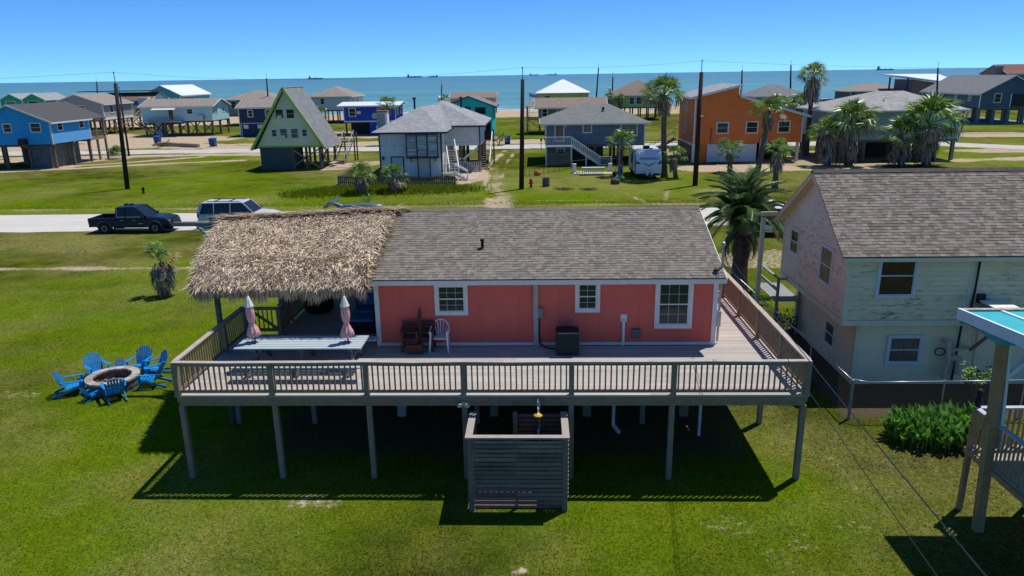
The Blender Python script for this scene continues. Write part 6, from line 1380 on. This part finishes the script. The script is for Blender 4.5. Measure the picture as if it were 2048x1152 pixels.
ship(631, 165, 'long low cargo ship on the horizon, leftmost of the ships'); ship(829, 170, 'cargo ship with mast cluster on the horizon left of centre', -1, stacks=3, up_=30); ship(866, 110, 'faint smaller ship just right of the mast clustered ship', 1, up_=16)
ship(1068, 140, 'faint distant ship behind the central pole on the horizon', -1, 11000, stacks=2, up_=22); ship(1102, 180, 'faint long ship right of the central pole on the horizon', 1, 11000, up_=20); ship(1768, 170, 'cargo ship with tall stern on the horizon at the right', -1, 7600, stacks=3, up_=34)
# ------------------------------------------------------------------ vehicles
def vehicle(kind, label, x, y, rz, paint, cat, scale=1.):
    v = T(kind, label, cat, (x, y, 0), 'parked vehicles'); pick = kind == 'pickup_truck'
    L_ = 6.0 if pick else 5.5; wd = 1.0; Wb = worg(v)
    class LB(B):
        def obj(s, name, mat, par, **k):
            s.v = [(q[0]+x, q[1]+y, q[2]) for q in s.v]; return B.obj(s, name, mat, par, **k)
    def ring(b, st, caps=True):
        n = len(st); m = 10; vs = []
        for (X_, hw, z0, zs, zt) in st:
            vs += [(X_, -hw*.92, z0), (X_, -hw, z0+.12), (X_, -hw, zs-.1), (X_, -hw*.97, zs), (X_, -hw*.86, zt), (X_, hw*.86, zt), (X_, hw*.97, zs), (X_, hw, zs-.1), (X_, hw, z0+.12), (X_, hw*.92, z0)]
        fs = [(j*m+i, j*m+(i+1) % m, (j+1)*m+(i+1) % m, (j+1)*m+i) for j in range(n-1) for i in range(m)]
        fs += [tuple(range(m-1, -1, -1)), tuple(range((n-1)*m, n*m))]
        return b.add(vs, fs)
    # x forward; rear at -L/2
    r0, f0 = -L_/2, L_/2
    if pick:
        body = [(r0+2.0, wd, .42, 1.08, 1.14), (.9, wd, .42, 1.08, 1.14), (1.35, wd, .42, 1.1, 1.22), (2.3, wd*.99, .45, 1.06, 1.18), (f0-.12, wd*.93, .5, .98, 1.06), (f0, wd*.86, .55, .85, .92)]
    else:
        body = [(r0, wd*.93, .5, 1.0, 1.06), (r0+.12, wd*.98, .45, 1.05, 1.12), (.8, wd, .42, 1.08, 1.14), (1.3, wd, .42, 1.06, 1.15), (2.2, wd*.98, .45, 1.0, 1.1), (f0-.1, wd*.92, .5, .9, .98), (f0, wd*.85, .55, .8, .85)]
    ring(LB(), body).obj('body', paint, v, bevel=.03)
    if pick:
        b = LB(); b.box(r0, r0+2.0, -wd, -wd+.1, .5, 1.16); b.box(r0, r0+2.0, wd-.1, wd, .5, 1.16); b.box(r0, r0+.09, -wd+.1, wd-.1, .5, 1.14); b.obj('bed_side', paint, v)
        b = LB(); b.box(r0+.09, r0+2.0, -wd+.1, wd-.1, .5, .72); b.obj('bed_floor', blackm, v)
        cab = [(r0+2.02, .92, 1.14, 1.88), (r0+2.18, .92, 1.14, 1.9)], (.9, .55)
        cx0, cx1, top0, top1, zt = r0+2.0, 1.45, r0+2.15, .55, 1.9
    else: cx0, cx1, top0, top1, zt = r0+.06, 1.35, r0+.32, .55, 1.88
    def cabring(b, x0, x1, tx0, tx1, z0, z1, w0, w1):
        b.add([(x0, -w0, z0), (x1, -w0*.96, z0), (x1, w0*.96, z0), (x0, w0, z0), (tx0, -w1, z1), (tx1, -w1, z1), (tx1, w1, z1), (tx0, w1, z1)], [(3,2,1,0), (4,5,6,7), (0,1,5,4), (1,2,6,5), (2,3,7,6), (3,0,4,7)]); return b
    cabring(LB(), cx0, cx1, top0, top1, 1.1, zt-.03, .93, .76).obj('windows', glass, v)
    cabring(LB(), top0-.03, top1+.03, top0+.06, top1-.06, zt-.05, zt+.03, .79, .72).obj('roof', paint, v, bevel=.03)
    b = LB()
    for s in (-1, 1):
        for (xa, xb) in ((cx0, top0), (cx1, top1)): b.beam((xa, s*.925, 1.1), (xb, s*.765, zt-.03), .09, .05, (0, 1, 0))
        for xx in ((-.25,) if pick else (-1.55, -.35)): b.beam((xx, s*.945, 1.1), (xx, s*.78, zt-.03), .10, .04, (1, 0, 0))
        if not pick: b.beam((cx0-.02, s*.93, 1.1), (top0-.02, s*.77, zt-.03), .2, .05, (0, 1, 0))
    b.obj('pillar', paint, v)
    b = LB()
    for s in (-1, 1):
        for xx in ((-.55, .35) if pick else (-.65, .25)): b.box(xx, xx+.2, s*(wd+.005)-.02, s*(wd+.005)+.02, .97, 1.01)
    b.obj('door_handle', steel, v)
    for s in (-1, 1):
        B_ = LB(); B_.box(1.05, 1.25, s*(wd+.02), s*(wd+.2), 1.12, 1.32); B_.obj('mirror', blackm, v)
        B_ = LB(); B_.box(f0-.22, f0-.02, s*.55, s*.86, .78, .96); B_.obj('headlight', mk('headlight_lens', (.6, .6, .62), .2, .1, 5), v)
        B_ = LB(); B_.box(r0-.015, r0+.06, s*.8, s*(wd+.008), .8, 1.12); B_.obj('tail_light', mk('red_lens', (.25, .01, .01), .3, .1, 5), v)
        B_ = LB(); B_.box(-1.0, 1.1, s*(wd+.01), s*(wd+.1), .36, .42); B_.obj('side_step', steel if pick else blackm, v)
    b = LB(); b.box(f0-.06, f0+.06, -.85, .85, .45, .68); b.box(r0-.1, r0, -.85, .85, .45, .66); b.obj('bumper', darkm if pick else paint, v, bevel=.02)
    b = LB(); b.box(f0-.03, f0+.03, -.5, .5, .7, .92); b.obj('grille', darkm, v)
    for xx in (r0+1.15, f0-1.05):
        for s in (-1, 1):
            b = LB(); b.cyl((xx, s*(wd-.22), .4), (xx, s*(wd+.008), .4), .50, n=24); b.obj('arch_shade_disc', blackm, v)  # black disc stands in for the shaded hollow round the wheel
            b = LB(); b.cyl((xx, s*(wd-.2), .4), (xx, s*(wd+.035), .4), .40, n=24); w_ = b.obj('wheel', rubber, v)
            b = LB(); b.cyl((xx, s*(wd+.03), .4), (xx, s*(wd+.045), .4), .24, .22, n=20)
            b.obj('rim', darkm if pick else steel, w_)
            if pick:
                b = LB()
                for i in range(10): a = math.tau*i/10; b.box(xx+.18*math.cos(a)-.028, xx+.18*math.cos(a)+.028, s*(wd+.046), s*(wd+.056), .4+.18*math.sin(a)-.028, .4+.18*math.sin(a)+.028)
                b.obj('rim_spokes', mk('rim_silver', (.6, .6, .6), .3, .05, 5), w_)
                b = LB(); pts = [(xx+.53*math.cos(a), s*(wd+.02), .4+.53*math.sin(a)) for a in np.linspace(.1, math.pi-.1, 10)]
                for p_, q_ in zip(pts[:-1], pts[1:]): b.beam(p_, q_, .07, .05, (0, 1, 0))
                b.obj('fender_trim', mk('dull_fender', (.09, .09, .09), .6, .1, 5), v)
    if not pick:
        b = LB()
        for s in (-1, 1): b.beam((-2.1, s*.62, zt+.07), (.3, s*.62, zt+.07), .04, .04)
        for xx in (-1.6, -.5): b.box(xx, xx+.06, -.66, .66, zt+.05, zt+.085)
        b.obj('roof_rack', darkm, v)
    else:
        b = LB(); 
        for xx in (-.75, -.35): b.box(xx, xx+.12, .1, .5, zt+.03, zt+.12)
        b.obj('roof_antenna', blackm, v)
        if paint.name == 'dark_blue_paint':
            b = LB(); b.beam((cx0+.1, -.93, 1.22), (.9, -.93, 1.22), .02, .035); b.beam((cx0+.12, -.925, 1.22), (top0+.05, -.80, zt-.12), .02, .03, (0, 1, 0)); b.beam((1.4, -.91, 1.16), (.56, -.76, zt-.03), .03, .04, (0, 1, 0)); b.obj('chrome_trim', mk('chrome', (.7, .7, .72), .2, .05, 5, metal=1), v)
            b = LB(); b.box(.72, 1.08, -wd-.012, -wd, .72, .76); b.obj('door_badge', steel, v)
    v.rotation_euler = (0, 0, rz); v.scale = (scale,)*3
    return v
navyp = mk('dark_blue_paint', (.004, .012, .03), .3, .1, 5, spec=.35); silv = mk('silver_white_paint', (.50, .51, .52), .3, .04, 5, spec=.6); whp = mk('white_car_paint', (.6, .62, .64), .3, .04, 5, spec=.5)
vehicle('pickup_truck', 'dark blue crew cab pickup truck parked on the road edge at the left', -29.35, 51.9, R_(0), navyp, 'pickup truck', .98)
vehicle('station_wagon', 'silver white long wagon with roof rack partly behind the thatch', -22.1, 53.3, R_(0), silv, 'car', 1.02)
vehicle('pickup_truck', 'white pickup truck behind the date palm and the weathered house porch', 16.3, 48.9, R_(180), whp, 'pickup truck')
vehicle('station_wagon', 'white car parked on the sand by the surf', 90.5, 234, R_(0), whp, 'car', 1.15)
vehicle('station_wagon', 'second white car behind the first on the beach', 97.5, 239, R_(0), whp, 'car', 1.0)
# camper trailer
rvw = mk('camper_white', (.66, .70, .74), .25, .04, 3, spec=.6); rvs = mk('camper_grey_side', (.33, .36, .36), .5, .05, 3)
v = T('camper_trailer', 'white travel trailer with blue chevrons parked between fan palms', 'trailer', (11.8, 78.5, 0))
prof = [(-2.9, .55), (-2.95, 1.6), (-2.75, 2.35), (-2.3, 2.82), (3.3, 2.86), (3.3, .55)]
b = B(); prism(b, [(79.2+u, z) for u, z in prof], 'x', 10.35, 12.95); b.obj('body', rvs, v, bevel=.05)
b = B(); fr_ = [(76.23, .60), (76.17, 1.6), (76.38, 2.36), (76.84, 2.84)]
for (y0_, z0_), (y1_, z1_) in zip(fr_[:-1], fr_[1:]): b.slab([(10.33, y0_-.03, z0_), (12.97, y0_-.03, z0_), (12.97, y1_-.03, z1_+.01), (10.33, y1_-.03, z1_+.01)], (0, .04, 0))
b.obj('front_cap', rvw, v)
B().box(10.3, 13.0, 76.9, 82.4, 2.865, 2.92).obj('roof', rvw, v); b = B(); b.box(11.4, 12.0, 78.3, 79.1, 2.93, 3.2); b.box(11.9, 12.2, 77.4, 77.7, 2.93, 3.05); b.obj('roof_unit', blackm, v)
B().box(10.4, 12.9, 76.4, 82.4, .35, .62).obj('chassis', blackm, v)
chv = mk('blue_stripe_vinyl', (.02, .07, .25), .5, .1, 4)
for k_, sl in enumerate(([(11.1, 1.72), (11.66, 1.45), (12.2, 1.72), (12.2, 1.62), (11.66, 1.35), (11.1, 1.62)], [(10.36, 1.95), (10.36, 1.6), (10.85, 1.58)], [(12.94, 1.95), (12.94, 1.6), (12.45, 1.58)])):
    b = B(); ss_ = [(x, 76.09 if z < 1.65 else 76.09+.28*(z-1.6), z) for x, z in sl]; b.slab(ss_, (0, .03, 0)); b.obj('stripe', chv, v)
fc = bpy.data.curves.new('lettering', 'FONT'); fc.body = 'SPRINGDALE'; fc.size = .34; fc.extrude = .012; fc.align_x = 'CENTER'; fo = bpy.data.objects.new('tmp', fc); C.objects.link(fo)
bpy.context.view_layer.update(); dg = bpy.context.evaluated_depsgraph_get(); me = bpy.data.meshes.new_from_object(fo.evaluated_get(dg)); bpy.data.objects.remove(fo)
me.materials.clear(); me.materials.append(chv); fo = bpy.data.objects.new('lettering', me); C.objects.link(fo); fo.parent = v; fo.location = Vector((11.65, 76.14, 2.02))-worg(v); fo.rotation_euler = (R_(74), 0, 0)
window(v, 'W', 10.35, 79.5, 1.4, 2.2, .8, dtr, .05); B().box(10.31, 10.35, 77.6, 78.4, .8, 2.4).obj('door', rvw, v)
for y_ in (76.5, 78.9): bp('side_trim', v, dtr, 10.31, 10.345, y_, y_+.25, .7, 2.5)
b = B(); b.beam((10.7, 76.5, .45), (11.65, 74.8, .45), .08, .1); b.beam((12.6, 76.5, .45), (11.65, 74.8, .45), .08, .1); b.cyl((11.65, 74.9, 0), (11.65, 74.9, .9), .05); b.obj('hitch', darkm, v)
for s in (-.2, .2): B().lathe((11.65+s, 75.7, .5), [(.13, 0), (.15, .1), (.15, .4), (.06, .52)], 10).obj('gas_bottle', white, v)
for y_ in (79.4, 80.4):
    for x_ in (10.45, 12.85): B().cyl((x_-.1, y_, .36), (x_+.1, y_, .36), .36, n=16).obj('wheel', rubber, v)
# ------------------------------------------------------------------ small things
hy = T('fire_hydrant', 'small red fire hydrant on the grass beside the tall pole', 'hydrant', (-.47, 71, 0)); redp = mk('hydrant_red', (.45, .015, .02), .5, .1, 5)
B().lathe((-.47, 71, .12), [(.17, 0), (.17, .06), (.12, .08), (.12, .55), (.17, .57), (.16, .65), (.08, .78), (.03, .84)], 12).obj('barrel', redp, hy, smooth=True); B().cyl((-.72, 71, .5), (-.22, 71, .5), .07).obj('outlet', redp, hy); B().lathe((-.47, 71, 0), [(.13, 0), (.13, .13)], 10).obj('foot', white, hy)
B().lathe((1.0, 71.9, 0), [(.36, 0), (.37, .3), (.35, .6), (.36, .85), (.33, .86), (.31, .7)], 14).obj('barrel', mk('rusty_grey_drum', (.10, .10, .10), .9, .4, 4), None, 'short grey weathered drum on the grass right of the hydrant', 'drum')
for (x, y, s, lb) in ((7.9, 73.1, .5, 'rounded dark boulder in the grass near the camper trailer'), (8.6, 79.6, .35, 'dark round pot beside the pit bench and palm')): B().lathe((x, y, 0), [(s*.8, 0), (s, s*.4), (s*.85, s*.9), (s*.4, s*1.2)], 9).obj('boulder' if s > .4 else 'pot', blackm if s < .4 else mk('dark_rock', (.075, .07, .065), .95, .3, 4), None, lb, 'rock' if s > .4 else 'pot', smooth=True)
brm = mk('dry_brush', (.24, .18, .11), 1, .3, 4, island=.4)
for (x, y, lb) in ((2.7, 69.6, 'low heap of dry brush in the grass below the drum'), (5.0, 69.2, 'smaller heap of dry brush in the grass, right of the larger heap')):
    b = B(); r = random.Random(int(x*9))
    for i in range(160): a = r.random()*6.28; q = r.random(); b.cyl((x+q*.9*math.cos(a), y+q*.35*math.sin(a), r.random()*.2), (x+q*.9*math.cos(a)+r.uniform(-.3, .3), y+q*.35*math.sin(a)+r.uniform(-.2, .2), r.random()*.28), .015, n=3)
    b.obj('brush_pile', brm, None, lb, 'brush pile')
pb = T('bench_grill', 'pale stone bordered sitting spot with slatted bench in the centre yard', 'bench', (6.3, 80, 0)); pst = mk('pale_rubble', (.48, .42, .34), .95, .2, 4)
B().box(5.0, 7.5, 79.7, 80.4, .75, .83).obj('bench_top', capb, pb)
for i in range(11): bp('slat', pb, mk('pale_slat', (.5, .5, .48), .7, .1, 5), 5.05+i*.22, 5.12+i*.22, 79.7, 79.76, 0, .74)
for x in (4.3, 8.3): bp('pillar', pb, white, x-.2, x+.2, 81.9, 82.3, 0, 1.0)
B().box(4.2, 8.4, 80.3, 81.9, 0, .1).obj('stone_pad', pst, pb)
for i in range(12): q = random.Random(i); B().lathe((4.4+q.random()*.9, 80.4+q.random()*1.4, 0), [(.16, 0), (.2, .12), (.1, .25)], 6).obj('stone', pst, pb)
lf = T('wire_fence', 'low curved dark wire fence before the slate blue house', 'fence', (3, 83, 0)); pts = [(-1.2, 79.6), (.3, 80.6), (2.0, 82.6), (4.0, 85.2), (6.5, 86.8), (9.4, 87.2)]
B().tube([(x, y, .95) for x, y in pts], .02, 4).obj('top_wire', darkm, lf); B().tube([(x, y, .12) for x, y in pts], .02, 4).obj('bottom_wire', darkm, lf)
for (a, c) in zip(pts[:-1], pts[1:]):
    for i in range(3): t = i/3; x, y = a[0]+(c[0]-a[0])*t, a[1]+(c[1]-a[1])*t; B().cyl((x, y, 0), (x+.05, y, 1.0), .022, n=5).obj('stake', darkm, lf)
B().lathe((.2, 80.3, 0), [(.3, 0), (.38, .25), (.25, .5)], 8).obj('orange_bucket', mk('orange_plastic', (.45, .12, .03), .7, .1, 4), None, 'orange round bucket by the low wire fence', 'bucket')
wm_ = T('yard_windmill', 'small pale green wheel ornament left of the camper trailer', 'ornament', (8.8, 77.8, 0)); og_ = mk('pale_green_paint', (.25, .45, .40), .7, .1, 4); b = B()
for i in range(14): a, c = math.tau*i/14, math.tau*(i+1)/14; b.cyl((8.8+.38*math.cos(a), 77.8, .75+.6*math.sin(a)), (8.8+.38*math.cos(c), 77.8, .75+.6*math.sin(c)), .045, n=5)
b.box(8.45, 9.15, 77.5, 78.1, 0, .12); b.box(8.77, 8.83, 77.77, 77.83, .1, 4.0); b.obj('wheel', og_, wm_)
binm = mk('blue_bin_plastic', (.012, .06, .22), .5, .1, 5)
for (x, y, lb) in ((-65.6, 126.9, 'blue wheeled bin left of the driftwood log'), (-53.2, 120.7, 'blue wheeled bin right of the driftwood log'), (-4.5, 118.5, 'blue wheeled bin beside the bush in the centre')):
    t = T('wheeled_bin', lb, 'bin', (x, y, 0), 'blue wheeled bins'); b = B(); b.add([(x-.4, y-.4, .1), (x+.4, y-.4, .1), (x+.4, y+.4, .1), (x-.4, y+.4, .1), (x-.5, y-.5, 1.25), (x+.5, y-.5, 1.25), (x+.5, y+.5, 1.25), (x-.5, y+.5, 1.25)], [(3,2,1,0), (4,5,6,7), (0,1,5,4), (1,2,6,5), (2,3,7,6), (3,0,4,7)]); b.obj('tub', binm, t)
    b = B(); b.slab([(x-.53, y-.55, 1.27), (x+.53, y-.55, 1.27), (x+.53, y+.55, 1.4), (x-.53, y+.55, 1.4)], (0, 0, -.05)); b.obj('lid', binm, t); B().cyl((x-.45, y+.4, .15), (x+.45, y+.4, .15), .16).obj('wheel', blackm, t)
b = B(); lg = [(-63.2, 122.4, .3), (-61.8, 122.0, .45), (-58.5, 120.6, .35), (-55, 119.3, .3)]
for (p, q) in zip(lg[:-1], lg[1:]): b.cyl(p, q, .38, .3, 9)
b.cyl(lg[1], (-61.3, 122.6, 1.1), .2, .08, 6); b.cyl(lg[0], (-64.2, 122.2, .15), .2, .1, 6); b.obj('driftwood_log', mk('driftwood', (.26, .21, .17), .95, .25, 3), None, 'long grey driftwood log lying in the sand by the street', 'log')
def picket_fence(pts, label, mat):
    f = T('picket_fence', label, 'fence', (pts[0][0], pts[0][1], 0)); me = B().slab([(-.075, 0, 0), (.075, 0, 0), (.075, 0, .95), (0, 0, 1.08), (-.075, 0, .95)], (0, .025, 0)).mesh('picket_board'); me.materials.append(mat)
    for (a, c) in zip(pts[:-1], pts[1:]):
        p, q = Vector((*a, 0)), Vector((*c, 0)); L_ = (q-p).length; d = (q-p)/L_; rz = math.atan2(d.y, d.x)
        for i in range(int(L_/.21)): inst('picket', me, f, p+d*(.1+i*.21), (0, 0, rz), (1, 1, tr_.uniform(.88, 1.02)))
        for z in (.3, .8): B().beam(p+Vector((0, 0, z)), q+Vector((0, 0, z)), .05, .09).obj('rail', mat, f)
picket_fence([(-20.3, 74.4), (-20.2, 79.3)], 'short grey picket fence run going back on the left of the grey white house', mk('grey_picket', (.22, .20, .17), .9, .25, 4))
picket_fence([(-20.3, 74.3), (-17, 73.8), (-8.0, 73.0)], 'brown weathered picket fence along the front of the grey and white house', mk('brown_picket', (.15, .115, .085), .9, .25, 4))
for (x, y, s, n, lb) in ((-5.8, 116.2, 1.3, 420, 'loose yellow green bush beside the central blue bin'), (-14.5, 61.8, .6, 260, 'low weedy clump on the far verge behind the ridge'), (15.2, 97.0, 1.0, 300, 'green bush between the slate blue and orange houses'), (10.35, 29.2, .6, 380, 'bright green plants under the porch of the weathered house')):
    sh = T('bush', lb, 'bush', (x, y, 0)); b = B(); r = random.Random(n)
    for i in range(n):
        a = r.random()*6.28; e = r.random(); q = r.uniform(.5, 1.05); p = Vector((x+s*q*math.cos(a)*math.cos(e), y+s*q*math.sin(a)*math.cos(e), s*.9+s*q*math.sin(e)*.9-s*.5*r.random())); L_ = s*r.uniform(.12, .3); d = Vector((r.gauss(0, 1), r.gauss(0, 1), r.gauss(.3, .7))).normalized(); w_ = d.cross(Vector((r.random(), r.random(), 1))).normalized()*L_*.3
        b.add([p, p+d*L_*.5+w_, p+d*L_, p+d*L_*.5-w_], [(0, 1, 2, 3)])
    b.obj('foliage', sbm if n == 420 else lp, sh, kind='stuff'); b = B()
    for i in range(5): a = i*1.3; b.cyl((x, y, 0), (x+s*.5*math.cos(a), y+s*.5*math.sin(a), s*1.1), .04*s, .02*s, 5)
    b.obj('stem', bark, sh)
mb = T('mailbox', 'two small dark mailboxes on posts by the beach street', 'mailbox', (1.3, 108.2, 0))
for x in (.8, 1.6): bp('post', mb, darkm, x-.05, x+.05, 108.15, 108.25, 0, 1.3); bp('box', mb, darkm, x-.15, x+.15, 108, 108.4, 1.3, 1.6)
fg = T('flag', 'small red and white flag on a thin pole by the leaf green house', 'flag', (-.9, 150, 0)); B().cyl((-1.2, 150, 0), (-1.2, 150, 7.2), .04).obj('flagpole', steel, fg)
b = B(); b.slab([(-1.2, 150, 7.1), (-.1, 150.1, 6.8), (.7, 150, 6.9), (.7, 150, 6.2), (-.1, 150.1, 6.1), (-1.2, 150, 6.4)], (0, .02, 0)); b.obj('cloth', mk('flag_cloth', (.6, .35, .35), .8, .3, 1.5), fg)
b = B(); b.cyl((-38.4, 70.1, 0), (-38.4, 70.1, .4), .12, .1, 8); b.cyl((-38.45, 70.1, .35), (-38.3, 70.1, .62), .16, .08, 8); b.obj('meadow_stump', darkm, None, 'small dark stub sticking up from the left meadow', 'stump')
sg = T('street_post', 'thin blue grey sign post at the bend of the right street', 'post', (63.5, 114, 0)); B().cyl((63.5, 114, 0), (64.6, 114, 4.2), .12, .1, 8).obj('mast', mk('blue_grey_post', (.10, .14, .22), .7, .1, 4), sg)
s2 = T('street_post', 'rusty thin post with wooden steps by the hip roofed house', 'post', (51, 100, 0)); B().cyl((51.0, 97, 0), (51.0, 97, 3.6), .08).obj('mast', mk('rusty_post', (.3, .12, .08), .8, .1, 4), s2)
wc = T('wooden_platform', 'tan slatted wooden platform beside the rightmost palm', 'platform', (46, 89.2, 0))
for i in range(7): bp('slat', wc, tanw, 45.2+i*.25, 45.4+i*.25, 89.2, 89.25, 2.1, 3.6)
for x in (45.2, 46.8): bp('leg', wc, tanw, x-.08, x+.08, 89.1, 89.26, 0, 2.2)
B().box(45.1, 47, 88.9, 89.9, 2.0, 2.1).obj('floor', tanw, wc)
